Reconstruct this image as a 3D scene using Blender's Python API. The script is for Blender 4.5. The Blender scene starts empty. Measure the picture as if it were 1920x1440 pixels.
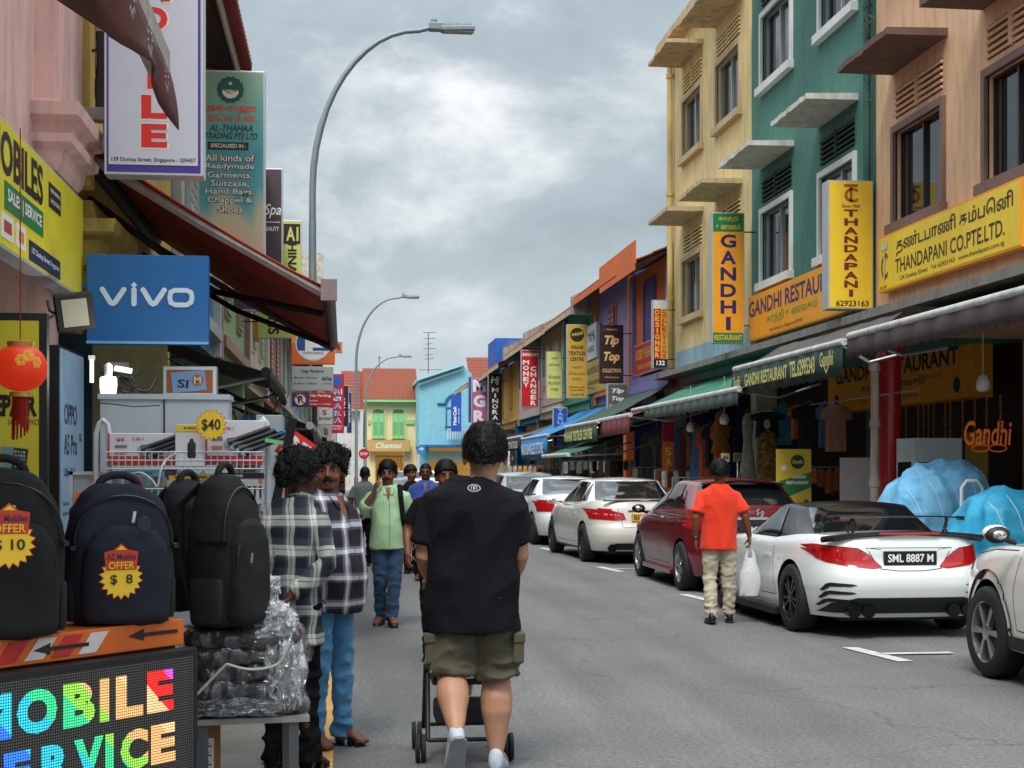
import bpy, bmesh, math, random
import numpy as np
from math import sin, cos, pi, radians, atan, atan2, sqrt
from mathutils import Vector as V, Matrix, noise
from mathutils.bvhtree import BVHTree
random.seed(7)
S = bpy.context.scene
COL = S.collection
# ---------------------------------------------------------------- camera
F, H, TH = 2800.0, 1.6, atan(315 / 2800.0)
CT, ST = cos(TH), sin(TH)
cd = bpy.data.cameras.new('camera'); cam = bpy.data.objects.new('camera', cd); COL.objects.link(cam)
cam.location = (0, 0, H); cam.rotation_euler = (radians(90), 0, -TH)
cd.sensor_width = 36; cd.lens = F / 1920 * 36; cd.shift_y = 160 / 1920
cd.clip_start = .1; cd.clip_end = 2000
S.camera = cam
# ---------------------------------------------------------------- world: overcast daylight
SUN_EL, SUN_ROT = radians(56), radians(200)
w = bpy.data.worlds.new('World'); S.world = w; w.use_nodes = True
nt = w.node_tree; N = nt.nodes; N.clear()
def wn(t, **k):
    n = N.new(t)
    for a, b in k.items(): setattr(n, a, b)
    return n
def L(a, b): nt.links.new(a, b)
out = wn('ShaderNodeOutputWorld'); bg = wn('ShaderNodeBackground'); bg.inputs[1].default_value = .11
sky = wn('ShaderNodeTexSky', sky_type='NISHITA', sun_disc=False, sun_elevation=SUN_EL, sun_rotation=SUN_ROT, dust_density=4, air_density=1.2)
tc = wn('ShaderNodeTexCoord'); sep = wn('ShaderNodeSeparateXYZ'); L(tc.outputs['Generated'], sep.inputs[0])
mp = wn('ShaderNodeMapping'); mp.inputs['Scale'].default_value = (2.6, 2.6, 4.6); mp.inputs['Location'].default_value = (2.2, 8.8, 5.42); L(tc.outputs['Generated'], mp.inputs[0])
n1 = wn('ShaderNodeTexNoise'); n1.inputs['Scale'].default_value = 1.9; n1.inputs['Detail'].default_value = 9; n1.inputs['Roughness'].default_value = .58; n1.inputs['Distortion'].default_value = .15
L(mp.outputs[0], n1.inputs[0])
cr = wn('ShaderNodeValToRGB'); L(n1.outputs[0], cr.inputs[0])
e = cr.color_ramp.elements
e[0].position = .36; e[0].color = (.30, .35, .385, 1)
e[1].position = .72; e[1].color = (1.0, 1.0, 1.0, 1)
for p_, c_ in ((.44, (.37, .435, .475, 1)), (.51, (.41, .475, .515, 1)), (.575, (.56, .61, .64, 1))):
    q = cr.color_ramp.elements.new(p_); q.color = c_
# clear haze band towards the horizon flattens the cloud contrast
hz = wn('ShaderNodeMapRange'); L(sep.outputs[2], hz.inputs[0]); hz.inputs[1].default_value = .0; hz.inputs[2].default_value = .16
mx = wn('ShaderNodeMixRGB'); L(hz.outputs[0], mx.inputs[0]); mx.inputs[1].default_value = (.50, .58, .62, 1); L(cr.outputs[0], mx.inputs[2])
# overcast vault: brighter towards the zenith
zr = wn('ShaderNodeMapRange'); L(sep.outputs[2], zr.inputs[0]); zr.inputs[1].default_value = .28; zr.inputs[2].default_value = 1; zr.inputs[3].default_value = 1; zr.inputs[4].default_value = 3.8
sc_ = wn('ShaderNodeVectorMath', operation='SCALE'); L(mx.outputs[0], sc_.inputs[0]); L(zr.outputs[0], sc_.inputs['Scale'])
s10 = wn('ShaderNodeVectorMath', operation='SCALE'); L(sc_.outputs[0], s10.inputs[0]); s10.inputs['Scale'].default_value = 5.75
m2 = wn('ShaderNodeMixRGB'); m2.inputs[0].default_value = .93; L(sky.outputs[0], m2.inputs[1]); L(s10.outputs[0], m2.inputs[2])
L(m2.outputs[0], bg.inputs[0]); L(bg.outputs[0], out.inputs[0])
sd = bpy.data.lights.new('sun', 'SUN'); sun = bpy.data.objects.new('sun', sd); COL.objects.link(sun)
sd.energy = 1.5; sd.angle = radians(20); sd.color = (1, .96, .9)
d_ = V((sin(SUN_ROT) * cos(SUN_EL), cos(SUN_ROT) * cos(SUN_EL), sin(SUN_EL)))
sun.rotation_euler = d_.to_track_quat('Z', 'Y').to_euler()
vs = S.view_settings; S.display_settings.display_device = 'sRGB'
vs.view_transform = 'Standard'; vs.look = 'None'; vs.gamma = 1; vs.use_curve_mapping = False; vs.exposure = 0.9
S.cycles.max_bounces = 6; S.cycles.diffuse_bounces = 3; S.cycles.glossy_bounces = 3; S.cycles.transparent_max_bounces = 12; S.cycles.transmission_bounces = 3
S.cycles.use_denoising = True; S.cycles.caustics_reflective = False; S.cycles.caustics_refractive = False
S.cycles.sample_clamp_indirect = 4
# ---------------------------------------------------------------- photo measurements -> places
def P(px, py, d):
    a = (px - 960) / F
    return V((a * d * CT + d * ST, -a * d * ST + d * CT, H + (880 - py) / F * d))
def DX(px, X): return X / ((px - 960) / F * CT + ST)
def YX(px, X): return P(px, 880, DX(px, X)).y
def ZX(px, py, X): return P(px, py, DX(px, X)).z
def DY(px, Y): return Y / (CT - (px - 960) / F * ST)
def PYp(px, py, Y): return P(px, py, DY(px, Y))
# ---------------------------------------------------------------- materials
def lin(h):
    h = h.lstrip('#'); r = [int(h[i:i + 2], 16) / 255 for i in (0, 2, 4)]
    return tuple((c / 12.92 if c <= .04045 else ((c + .055) / 1.055) ** 2.4) for c in r) + (1,)
MC = {}
def mat(name, col, rough=.6, metal=0, var=.12, vs=6, bump=.0, bs=40, coat=0, emit=0, alpha=1, trans=0, streak=0, spec=None, sheen=0, dirt=None, ior=None):
    if name in MC: return MC[name]
    c = lin(col) if isinstance(col, str) else tuple(col) + (1,)
    m = bpy.data.materials.new(name); m.use_nodes = True; MC[name] = m
    t = m.node_tree; b = t.nodes['Principled BSDF']
    I = b.inputs
    I['Base Color'].default_value = c; I['Roughness'].default_value = rough; I['Metallic'].default_value = metal
    I['Coat Weight'].default_value = coat; I['Coat Roughness'].default_value = .04
    if spec is not None: I['Specular IOR Level'].default_value = spec
    if sheen: I['Sheen Weight'].default_value = sheen
    if ior: I['IOR'].default_value = ior
    I['Alpha'].default_value = alpha; I['Transmission Weight'].default_value = trans
    if emit: I['Emission Color'].default_value = c; I['Emission Strength'].default_value = emit
    cur = None
    tcn = t.nodes.new('ShaderNodeTexCoord')
    if var or streak:
        n = t.nodes.new('ShaderNodeTexNoise'); n.inputs['Scale'].default_value = vs; n.inputs['Detail'].default_value = 7; n.inputs['Roughness'].default_value = .65
        t.links.new(tcn.outputs['Object'], n.inputs[0])
        mr = t.nodes.new('ShaderNodeMapRange'); t.links.new(n.outputs[0], mr.inputs[0])
        mr.inputs[1].default_value = .3; mr.inputs[2].default_value = .7; mr.inputs[3].default_value = 1 - var; mr.inputs[4].default_value = 1 + var * .6
        sc = t.nodes.new('ShaderNodeVectorMath'); sc.operation = 'SCALE'; sc.inputs[0].default_value = c[:3]; t.links.new(mr.outputs[0], sc.inputs['Scale'])
        cur = sc.outputs[0]
    if streak:
        mp = t.nodes.new('ShaderNodeMapping'); mp.inputs['Scale'].default_value = (3.2, 3.2, .5); t.links.new(tcn.outputs['Object'], mp.inputs[0])
        n = t.nodes.new('ShaderNodeTexNoise'); n.inputs['Scale'].default_value = 1.6; n.inputs['Detail'].default_value = 8; n.inputs['Roughness'].default_value = .7; t.links.new(mp.outputs[0], n.inputs[0])
        r = t.nodes.new('ShaderNodeMapRange'); t.links.new(n.outputs[0], r.inputs[0]); r.inputs[1].default_value = .46; r.inputs[2].default_value = .74; r.inputs[3].default_value = 0; r.inputs[4].default_value = streak
        mxx = t.nodes.new('ShaderNodeMixRGB'); t.links.new(r.outputs[0], mxx.inputs[0]); t.links.new(cur, mxx.inputs[1]); mxx.inputs[2].default_value = lin(dirt or '#3b362e')
        cur = mxx.outputs[0]
    if cur is not None:
        t.links.new(cur, I['Base Color'])
    if bump:
        n = t.nodes.new('ShaderNodeTexNoise'); n.inputs['Scale'].default_value = bs; n.inputs['Detail'].default_value = 6; t.links.new(tcn.outputs['Object'], n.inputs[0])
        bp = t.nodes.new('ShaderNodeBump'); bp.inputs['Strength'].default_value = bump; bp.inputs['Distance'].default_value = .02; t.links.new(n.outputs[0], bp.inputs['Height']); t.links.new(bp.outputs[0], I['Normal'])
    return m
def paint(name, col, streak=.42): return mat('wall_' + name, col, .85, var=.1, vs=2.5, streak=streak, bump=.12, bs=60)
def plain(col, rough=.5, **k): return mat('p' + col + str(rough) + str(sorted(k.items())), col, rough, **k)
def ink(col): return mat('ink' + col, col, .5, var=0)
GLASS = mat('window_glass', '#1d2226', .04, var=.3, vs=1.2, spec=.9)
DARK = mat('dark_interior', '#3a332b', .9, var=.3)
STEEL = mat('galvanised_steel', '#8f989c', .45, .6, var=.15, vs=12)
BLACKM = mat('black_metal', '#1a1a1b', .45, var=.2)
WHITEP = mat('white_paint', '#dcdcda', .6, var=.08, streak=.25)
ALU = mat('aluminium', '#b9bdbf', .35, .7, var=.1)
# ---------------------------------------------------------------- mesh helpers
def tag(o, label=None, cat=None, group=None, kind=None):
    if label: o['label'] = label
    if cat: o['category'] = cat
    if group: o['group'] = group
    if kind: o['kind'] = kind
    return o
def thing(name, label, cat, loc=(0, 0, 0), rz=0, group=None):
    o = bpy.data.objects.new(name, None); COL.objects.link(o); o.empty_display_size = .2
    o.location = loc; o.rotation_euler = (0, 0, rz)
    return tag(o, label, cat, group)
def link(name, me, parent=None, loc=(0, 0, 0), rz=0, mats=()):
    o = bpy.data.objects.new(name, me); COL.objects.link(o)
    o.parent = parent; o.location = loc; o.rotation_euler = (0, 0, rz)
    for m in mats: me.materials.append(m)
    return o
class MB:
    def __init__(s): s.v = []; s.f = []; s.mi = []; s.m = 0
    def add(s, vs, fs, mx=None):
        b = len(s.v)
        s.v += [tuple(mx @ V(v)) if mx is not None else tuple(v) for v in vs]
        s.f += [tuple(i + b for i in f) for f in fs]; s.mi += [s.m] * len(fs)
        return s
    def box(s, x0, x1, y0, y1, z0, z1, mx=None):
        return s.add([(x, y, z) for z in (z0, z1) for y in (y0, y1) for x in (x0, x1)],
                     [(0, 2, 3, 1), (4, 5, 7, 6), (0, 1, 5, 4), (2, 6, 7, 3), (0, 4, 6, 2), (1, 3, 7, 5)], mx)
    def cbox(s, c, sz, rz=0, rx=0, ry=0):
        mx = Matrix.Translation(V(c)) @ Matrix.Rotation(rz, 4, 'Z') @ Matrix.Rotation(ry, 4, 'Y') @ Matrix.Rotation(rx, 4, 'X')
        a, b, d = sz[0] / 2, sz[1] / 2, sz[2] / 2
        return s.box(-a, a, -b, b, -d, d, mx)
    def quad(s, *p): return s.add(p, [tuple(range(len(p)))])
    def tube(s, pts, r, n=10, cap=True, sx=1, closed=False):
        pts = [V(p) for p in pts]; k = len(pts)
        rs = r if isinstance(r, (list, tuple)) else [r] * k
        ref = None; vs = []; fs = []
        for i in range(k):
            if closed: t = pts[(i + 1) % k] - pts[i - 1]
            else: t = pts[min(i + 1, k - 1)] - pts[max(i - 1, 0)]
            t = t.normalized() if t.length > 1e-9 else V((0, 0, 1))
            if ref is None:
                ref = V((1, 0, 0)) if abs(t.x) < .8 else V((0, 1, 0))
            a = (ref - t * ref.dot(t)).normalized(); ref = a; b = t.cross(a)
            ra = rs[i] if isinstance(rs[i], tuple) else (rs[i] * sx, rs[i])
            for j in range(n):
                q = 2 * pi * j / n; vs.append(pts[i] + a * cos(q) * ra[0] + b * sin(q) * ra[1])
        for i in range(k if closed else k - 1):
            for j in range(n):
                i2 = (i + 1) % k
                fs.append((i * n + j, i * n + (j + 1) % n, i2 * n + (j + 1) % n, i2 * n + j))
        if cap and not closed:
            fs.append(tuple(range(n))[::-1]); fs.append(tuple((k - 1) * n + j for j in range(n)))
        return s.add(vs, fs)
    def loft(s, rings, cap=True):
        n = len(rings[0]); vs = [p for r in rings for p in r]; fs = []
        for i in range(len(rings) - 1):
            for j in range(n): fs.append((i * n + j, i * n + (j + 1) % n, (i + 1) * n + (j + 1) % n, (i + 1) * n + j))
        if cap: fs.append(tuple(range(n))[::-1]); fs.append(tuple((len(rings) - 1) * n + j for j in range(n)))
        return s.add(vs, fs)
    def lathe(s, prof, c=(0, 0, 0), axis='Z', n=24, a0=0):
        mx = Matrix.Translation(V(c)) @ {'Z': Matrix(), 'X': Matrix.Rotation(pi / 2, 4, 'Y'), 'Y': Matrix.Rotation(-pi / 2, 4, 'X')}[axis]
        vs = [(r * cos(2 * pi * j / n + a0), r * sin(2 * pi * j / n + a0), z) for r, z in prof for j in range(n)]
        fs = [(i * n + j, i * n + (j + 1) % n, (i + 1) * n + (j + 1) % n, (i + 1) * n + j) for i in range(len(prof) - 1) for j in range(n)]
        fs += [tuple(range(n))[::-1], tuple((len(prof) - 1) * n + j for j in range(n))]
        return s.add(vs, fs, mx)
    def ell(s, c, r, n=14, m=10, rot=None):
        vs = []; fs = []
        mx = Matrix.Translation(V(c)) @ (rot.to_4x4() if rot is not None else Matrix())
        for i in range(m + 1):
            a = pi * i / m
            for j in range(n):
                q = 2 * pi * j / n; vs.append((r[0] * max(sin(a), 1e-3) * cos(q), r[1] * max(sin(a), 1e-3) * sin(q), r[2] * cos(a)))
        for i in range(m):
            for j in range(n): fs.append((i * n + j, (i + 1) * n + j, (i + 1) * n + (j + 1) % n, i * n + (j + 1) % n))
        fs.append(tuple(range(n))[::1]); fs.append(tuple(m * n + j for j in range(n))[::-1])
        return s.add(vs, fs, mx)
    def prism(s, poly, y0, y1, mx=None):   # poly in x,z, extruded along y
        n = len(poly)
        return s.add([(x, y0, z) for x, z in poly] + [(x, y1, z) for x, z in poly],
                     [tuple(range(n)), tuple(range(n, 2 * n))[::-1]] + [(i, i + n, (i + 1) % n + n, (i + 1) % n) for i in range(n)], mx)
    def mesh(s, name, smooth=False, fix=False):
        me = bpy.data.meshes.new(name); me.from_pydata(s.v, [], s.f)
        if any(s.mi): me.polygons.foreach_set('material_index', s.mi)
        if fix:
            b = bmesh.new(); b.from_mesh(me); bmesh.ops.recalc_face_normals(b, faces=b.faces); b.to_mesh(me); b.free()
        if smooth: me.polygons.foreach_set('use_smooth', [True] * len(me.polygons))
        me.update(); return me
    def build(s, name, m, parent=None, loc=(0, 0, 0), rz=0, smooth=False, bevel=0, fix=True):
        me = s.mesh(name, smooth, fix)
        o = link(name, me, parent, loc, rz, m if isinstance(m, (list, tuple)) else (m,))
        if bevel:
            b = o.modifiers.new('b', 'BEVEL'); b.width = bevel; b.segments = 2; b.limit_method = 'ANGLE'
        if smooth and not bevel:
            try: me.set_sharp_from_angle(angle=radians(50))
            except Exception: pass
        return o
def bakem(o, mods=True):
    dg = bpy.context.evaluated_depsgraph_get(); dg.update()
    me = bpy.data.meshes.new_from_object(o.evaluated_get(dg)); o.modifiers.clear(); o.data = me; return o
# text: mesh lettering, local frame x right, z up, facing -y
TCACHE = {}
def tmesh(s, bold=0, shear=0, ext=0):
    k = (s, bold, shear, ext)
    if k in TCACHE: return TCACHE[k]
    c = bpy.data.curves.new('t', 'FONT'); c.body = s; c.size = 1; c.offset = bold; c.shear = shear; c.resolution_u = 3; c.extrude = ext
    o = bpy.data.objects.new('t', c); COL.objects.link(o)
    dg = bpy.context.evaluated_depsgraph_get(); me = bpy.data.meshes.new_from_object(o.evaluated_get(dg))
    vs = [v.co.copy() for v in me.vertices]; fs = [tuple(p.vertices) for p in me.polygons]
    bpy.data.objects.remove(o); bpy.data.curves.remove(c); bpy.data.meshes.remove(me)
    TCACHE[k] = (vs, fs); return vs, fs
def lettering(parent, items, m, y, name='lettering', rot=0, face=None):
    """items: (string, cx, cz, w, h, bold, shear[, rot]) fitted into a w x h box; w=None keeps the natural width"""
    o = None
    for it in items:
        s, cx, cz, w_, h_ = it[:5]; bold = it[5] if len(it) > 5 else .02; sh = it[6] if len(it) > 6 else 0; rr = it[7] if len(it) > 7 else rot
        vs, fs = tmesh(s, bold, sh)
        if not vs: continue
        x0 = min(v.x for v in vs); x1 = max(v.x for v in vs); z0 = min(v.y for v in vs); z1 = max(v.y for v in vs)
        kz = h_ / max(z1 - z0, 1e-4); kx = w_ / max(x1 - x0, 1e-4) if w_ else kz
        mxm = (face or Matrix()) @ Matrix.Translation(V((cx, y, cz))) @ Matrix.Rotation(-rr, 4, 'Y')
        b = MB().add([((v.x - (x0 + x1) / 2) * kx, 0, (v.y - (z0 + z1) / 2) * kz) for v in vs], fs, mxm)
        o = b.build(name, m, parent, fix=False)
    return o
def stacked(word, cx, z_top, z_bot, w, bold=.03):
    n = len(word); hh = (z_top - z_bot) / n
    return [(ch, cx, z_top - hh * (i + .5), (w * (.3 if ch in 'I1' else 1.12 if ch in 'MW' else 1)), hh * .8, bold) for i, ch in enumerate(word) if ch != ' ']
def sign_box(name, label, loc, rz, w, h, d, face, frame, cat='sign', group=None, fw=.02):
    t = thing(name, label, cat, loc, rz, group)
    b = MB(); b.box(-w / 2, w / 2, -d / 2 + .004, d / 2, -h / 2, h / 2); b.build('case', frame, t, bevel=.006)
    MB().box(-w / 2 + fw, w / 2 - fw, -d / 2, -d / 2 + .02, -h / 2 + fw, h / 2 - fw).build('face_panel', face, t)
    return t
def sign_at(name, label, px0, py0, px1, py1, Y, d, face, frame, arm=None, **k):
    """a projecting sign seen face-on, on the plane world y = Y"""
    a = PYp(px0, py0, Y); b = PYp(px1, py1, Y)
    w = b.x - a.x; h = a.z - b.z
    t = sign_box(name, label, ((a.x + b.x) / 2, Y + d / 2, (a.z + b.z) / 2), 0, w, h, d, face, frame, **k)
    if arm:
        for s_ in (-1, 1):
            q = MB(); x0, x1 = (w / 2, arm - t.location.x) if arm > t.location.x else (arm - t.location.x, -w / 2)
            if x1 > x0: q.tube([(x0, .0, s_ * h * .36), (x1, .0, s_ * h * .36)], .014, 6).build('bracket', BLACKM, t)
    t['w'] = w; t['h'] = h
    return t, w, h
# ================================================================ ground, road, pavements
def asphalt():
    m = bpy.data.materials.new('asphalt'); m.use_nodes = True; t = m.node_tree; b = t.nodes['Principled BSDF']; b.inputs['Roughness'].default_value = .8
    g = t.nodes.new('ShaderNodeNewGeometry'); lk = t.links.new
    def nz(sc, det, rough=.6):
        n = t.nodes.new('ShaderNodeTexNoise'); n.inputs['Scale'].default_value = sc; n.inputs['Detail'].default_value = det; n.inputs['Roughness'].default_value = rough; lk(g.outputs['Position'], n.inputs[0]); return n
    a = nz(.55, 6); f = nz(30, 6, .95); v = t.nodes.new('ShaderNodeTexVoronoi'); v.inputs['Scale'].default_value = 45; lk(g.outputs['Position'], v.inputs['Vector'])
    r1 = t.nodes.new('ShaderNodeValToRGB'); lk(a.outputs[0], r1.inputs[0]); r1.color_ramp.elements[0].position = .3; r1.color_ramp.elements[0].color = (.118, .118, .118, 1); r1.color_ramp.elements[1].position = .72; r1.color_ramp.elements[1].color = (.165, .164, .161, 1)
    r2 = t.nodes.new('ShaderNodeMapRange'); lk(f.outputs[0], r2.inputs[0]); r2.inputs[1].default_value = .3; r2.inputs[2].default_value = .7; r2.inputs[3].default_value = .1; r2.inputs[4].default_value = 1.95
    s = t.nodes.new('ShaderNodeVectorMath'); s.operation = 'SCALE'; lk(r1.outputs[0], s.inputs[0]); lk(r2.outputs[0], s.inputs['Scale'])
    # pale aggregate flecks
    r3 = t.nodes.new('ShaderNodeMapRange'); lk(v.outputs['Distance'], r3.inputs[0]); r3.inputs[1].default_value = .0; r3.inputs[2].default_value = .25; r3.inputs[3].default_value = 1; r3.inputs[4].default_value = 0
    wn_ = t.nodes.new('ShaderNodeMath'); wn_.operation = 'GREATER_THAN'; lk(v.outputs['Color'], wn_.inputs[0]); wn_.inputs[1].default_value = .72
    mu = t.nodes.new('ShaderNodeMath'); mu.operation = 'MULTIPLY'; lk(r3.outputs[0], mu.inputs[0]); lk(wn_.outputs[0], mu.inputs[1])
    mxx = t.nodes.new('ShaderNodeMixRGB'); lk(mu.outputs[0], mxx.inputs[0]); lk(s.outputs[0], mxx.inputs[1]); mxx.inputs[2].default_value = (.3, .3, .3, 1)
    # oil drips and tyre-polished streaks
    mp = t.nodes.new('ShaderNodeMapping'); mp.inputs['Scale'].default_value = (1.4, .12, 1); lk(g.outputs['Position'], mp.inputs[0])
    k = t.nodes.new('ShaderNodeTexNoise'); k.inputs['Scale'].default_value = 1.1; k.inputs['Detail'].default_value = 5; lk(mp.outputs[0], k.inputs[0])
    r4 = t.nodes.new('ShaderNodeMapRange'); lk(k.outputs[0], r4.inputs[0]); r4.inputs[1].default_value = .35; r4.inputs[2].default_value = .7; r4.inputs[3].default_value = .82; r4.inputs[4].default_value = 1.15
    s2 = t.nodes.new('ShaderNodeVectorMath'); s2.operation = 'SCALE'; lk(mxx.outputs[0], s2.inputs[0]); lk(r4.outputs[0], s2.inputs['Scale']); vc = t.nodes.new('ShaderNodeTexVoronoi'); vc.feature = 'DISTANCE_TO_EDGE'; vc.inputs['Scale'].default_value = .32
    dn = nz(1.2, 5); dv = t.nodes.new('ShaderNodeVectorMath'); dv.operation = 'MULTIPLY_ADD'; lk(dn.outputs['Color'], dv.inputs[0]); dv.inputs[1].default_value = (1.1, 1.1, 0); lk(g.outputs['Position'], dv.inputs[2]); lk(dv.outputs[0], vc.inputs['Vector'])
    rc = t.nodes.new('ShaderNodeMapRange'); lk(vc.outputs['Distance'], rc.inputs[0]); rc.inputs[1].default_value = .0; rc.inputs[2].default_value = .0045; rc.inputs[3].default_value = .55; rc.inputs[4].default_value = 0
    st = nz(.9, 3); rs_ = t.nodes.new('ShaderNodeMapRange'); lk(st.outputs[0], rs_.inputs[0]); rs_.inputs[1].default_value = .64; rs_.inputs[2].default_value = .72; rs_.inputs[3].default_value = 0; rs_.inputs[4].default_value = .3
    mxc = t.nodes.new('ShaderNodeMath'); mxc.operation = 'MAXIMUM'; lk(rc.outputs[0], mxc.inputs[0]); lk(rs_.outputs[0], mxc.inputs[1])
    mk = t.nodes.new('ShaderNodeMixRGB'); lk(mxc.outputs[0], mk.inputs[0]); lk(s2.outputs[0], mk.inputs[1]); mk.inputs[2].default_value = (.035, .035, .036, 1); lk(mk.outputs[0], b.inputs['Base Color'])
    bp = t.nodes.new('ShaderNodeBump'); bp.inputs['Strength'].default_value = .6; bp.inputs['Distance'].default_value = .006; lk(f.outputs[0], bp.inputs['Height']); lk(bp.outputs[0], b.inputs['Normal'])
    return m
ASPH = asphalt()
CONC = mat('concrete_paving', '#8c8983', .9, var=.2, vs=3, bump=.3, bs=50)
def struct(name, b, m, **k): return tag(b.build(name, m, **k), kind='structure')
struct('ground', MB().quad((-400, -60, -.03), (400, -60, -.03), (400, 900, -.03), (-400, 900, -.03)), CONC)
struct('road', MB().quad((-.42, -20, 0), (6.75, -20, 0), (6.75, 140, 0), (-.42, 140, 0)), ASPH)
struct('cross_street', MB().quad((-60, 100.5, .004), (80, 100.5, .004), (80, 112.5, .004), (-60, 112.5, .004)), ASPH)
RKX = 6.75
struct('pavement', MB().box(-4.6, -.42, -20, 100, -.02, .03), CONC)
struct('pavement', MB().box(RKX, 10.4, -20, 100, -.02, .14), CONC)
KERB = mat('kerb_granite', '#9a9893', .85, var=.2, vs=8, bump=.2)
b = MB()
for i in range(110): b.box(RKX - .13, RKX - .003, -8 + i, -8 + i + .992, -.01, .143)
tag(b.build('kerb', KERB), kind='structure')
YEL = mat('yellow_road_paint', '#d9a55a', .75, var=.25, vs=14, bump=.1)
WHT = mat('white_road_paint', '#c4c4bf', .75, var=.3, vs=9, bump=.1)
struct('road_marking', MB().quad((-.21, 2, .008), (-.06, 2, .008), (-.06, 95, .008), (-.21, 95, .008)), YEL)
# parking bay T marks
for PX, yy, s_ in ((4.52, 12.45, .5), (4.33, 18.1, .6), (4.17, 23.5, .6), (4.0, 29.5, .6)):
    b = MB()
    b.quad((PX + .045, yy - s_, .008), (PX + .185, yy - s_, .008), (PX + .045, yy + s_, .008), (PX - .095, yy + s_, .008))
    b.quad((PX + .09, yy - .06, .012), (PX + .72, yy - .06, .012), (PX + .72, yy + .05, .012), (PX + .09, yy + .05, .012))
    struct('road_marking', b, WHT)
# ================================================================ right-hand row
XR = 7.8
SUNLESS = DARK
def wall_holes(b, w, z0, z1, holes, t=.2, x0=0.0):
    xs = sorted({x0, w} | {h[0] for h in holes} | {h[1] for h in holes}); zs = sorted({z0, z1} | {h[2] for h in holes} | {h[3] for h in holes})
    for i in range(len(xs) - 1):
        for j in range(len(zs) - 1):
            xm, zm = (xs[i] + xs[i + 1]) / 2, (zs[j] + zs[j + 1]) / 2
            if any(h[0] < xm < h[1] and h[2] < zm < h[3] for h in holes): continue
            b.quad((xs[i], 0, zs[j]), (xs[i + 1], 0, zs[j]), (xs[i + 1], 0, zs[j + 1]), (xs[i], 0, zs[j + 1]))
    for a, c, d, e in holes:
        b.quad((a, 0, d), (a, t, d), (a, t, e), (a, 0, e)); b.quad((c, 0, d), (c, 0, e), (c, t, e), (c, t, d))
        b.quad((a, 0, d), (c, 0, d), (c, t, d), (a, t, d)); b.quad((a, 0, e), (a, t, e), (c, t, e), (c, 0, e))
def window(t, x0, x1, z0, z1, fm, gm, cols=2, fw=.1, proj=.05, rows=1, sill=True, rec=.1, fd=.05, open_=False):
    """outer frame band, sill, recessed sash with mullions, panes"""
    b = MB()
    if fw:
        b.box(x0 - fw, x0, -proj, .02, z0 - fw, z1 + fw); b.box(x1, x1 + fw, -proj, .02, z0 - fw, z1 + fw); b.box(x0, x1, -proj, .02, z1, z1 + fw)
        fr = b.build('window_frame', fm, t)
    else: fr = t
    if sill:
        MB().box(x0 - fw - .05, x1 + fw + .05, -proj - .07, .021, z0 - fw - .04, z0).build('sill', fm, fr)
    q = MB(); s_ = .035
    q.box(x0, x0 + s_, rec - .03, rec + .02, z0, z1); q.box(x1 - s_, x1, rec - .03, rec + .02, z0, z1)
    q.box(x0 + s_, x1 - s_, rec - .03, rec + .02, z0, z0 + s_); q.box(x0 + s_, x1 - s_, rec - .03, rec + .02, z1 - s_, z1)
    for c in range(1, cols):
        xm = x0 + (x1 - x0) * c / cols; q.box(xm - .022, xm + .022, rec - .035, rec + .018, z0 + s_, z1 - s_)
    for c in range(1, rows):
        zm = z0 + (z1 - z0) * c / rows; q.box(x0 + s_, x1 - s_, rec - .025, rec + .012, zm - .015, zm + .015)
    q.build('sash', gm, fr)
    for c in range(cols):
        xa = x0 + (x1 - x0) * c / cols; xb = x0 + (x1 - x0) * (c + 1) / cols
        MB().box(xa + .02, xb - .02, rec + (c % 2) * .012, rec + .008 + (c % 2) * .012, z0 + .02, z1 - .02).build('pane', GLASS, fr)
    MB().quad((x0, rec + .14, z0), (x1, rec + .14, z0), (x1, rec + .14, z1), (x0, rec + .14, z1)).build('curtain', mat('curtain', '#4c5156', .9, var=.5, vs=3), fr)
def louvres(t, x0, x1, z0, z1, m, n=5, split=True):
    MB().quad((x0, .15, z0), (x1, .15, z0), (x1, .15, z1), (x0, .15, z1)).build('vent_recess', DARK, t)
    me = None
    for i in range(n):
        z = z0 + (z1 - z0) * (i + .5) / n
        if me is None:
            me = MB().box(x0 - .0, x1 + .0, -.035, .09, -.018, .018).mesh('louver'); me.materials.append(m)
        o = link('louver', me, t, (0, 0, z)); o.rotation_euler = (radians(18), 0, 0)
    if split:
        xm = (x0 + x1) / 2; MB().box(xm - .035, xm + .035, -.045, .1, z0, z1).build('vent_mullion', m, t)
def hood(t, x0, x1, z, m, proj=.82, und=None):
    b = MB(); n = 12
    random.seed(int(x0 * 97 + z * 13))
    pts = [(x0, 0), (x0 + .02, -proj)] + [(x0 + (x1 - x0) * i / n, -proj + random.uniform(-.018, .018)) for i in range(1, n)] + [(x1 - .02, -proj), (x1, 0)]
    top = [(x, y, z + .1 + (y / proj) * .015 + random.uniform(-.008, .008)) for x, y in pts]; bot = [(x, y, z) for x, y in pts]
    k = len(pts); b.add(top + bot, [tuple(range(k)), tuple(range(k, 2 * k))[::-1]] + [(i, i + k, (i + 1) % k + k, (i + 1) % k) for i in range(k)])
    b.build('hood', m, t)
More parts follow.
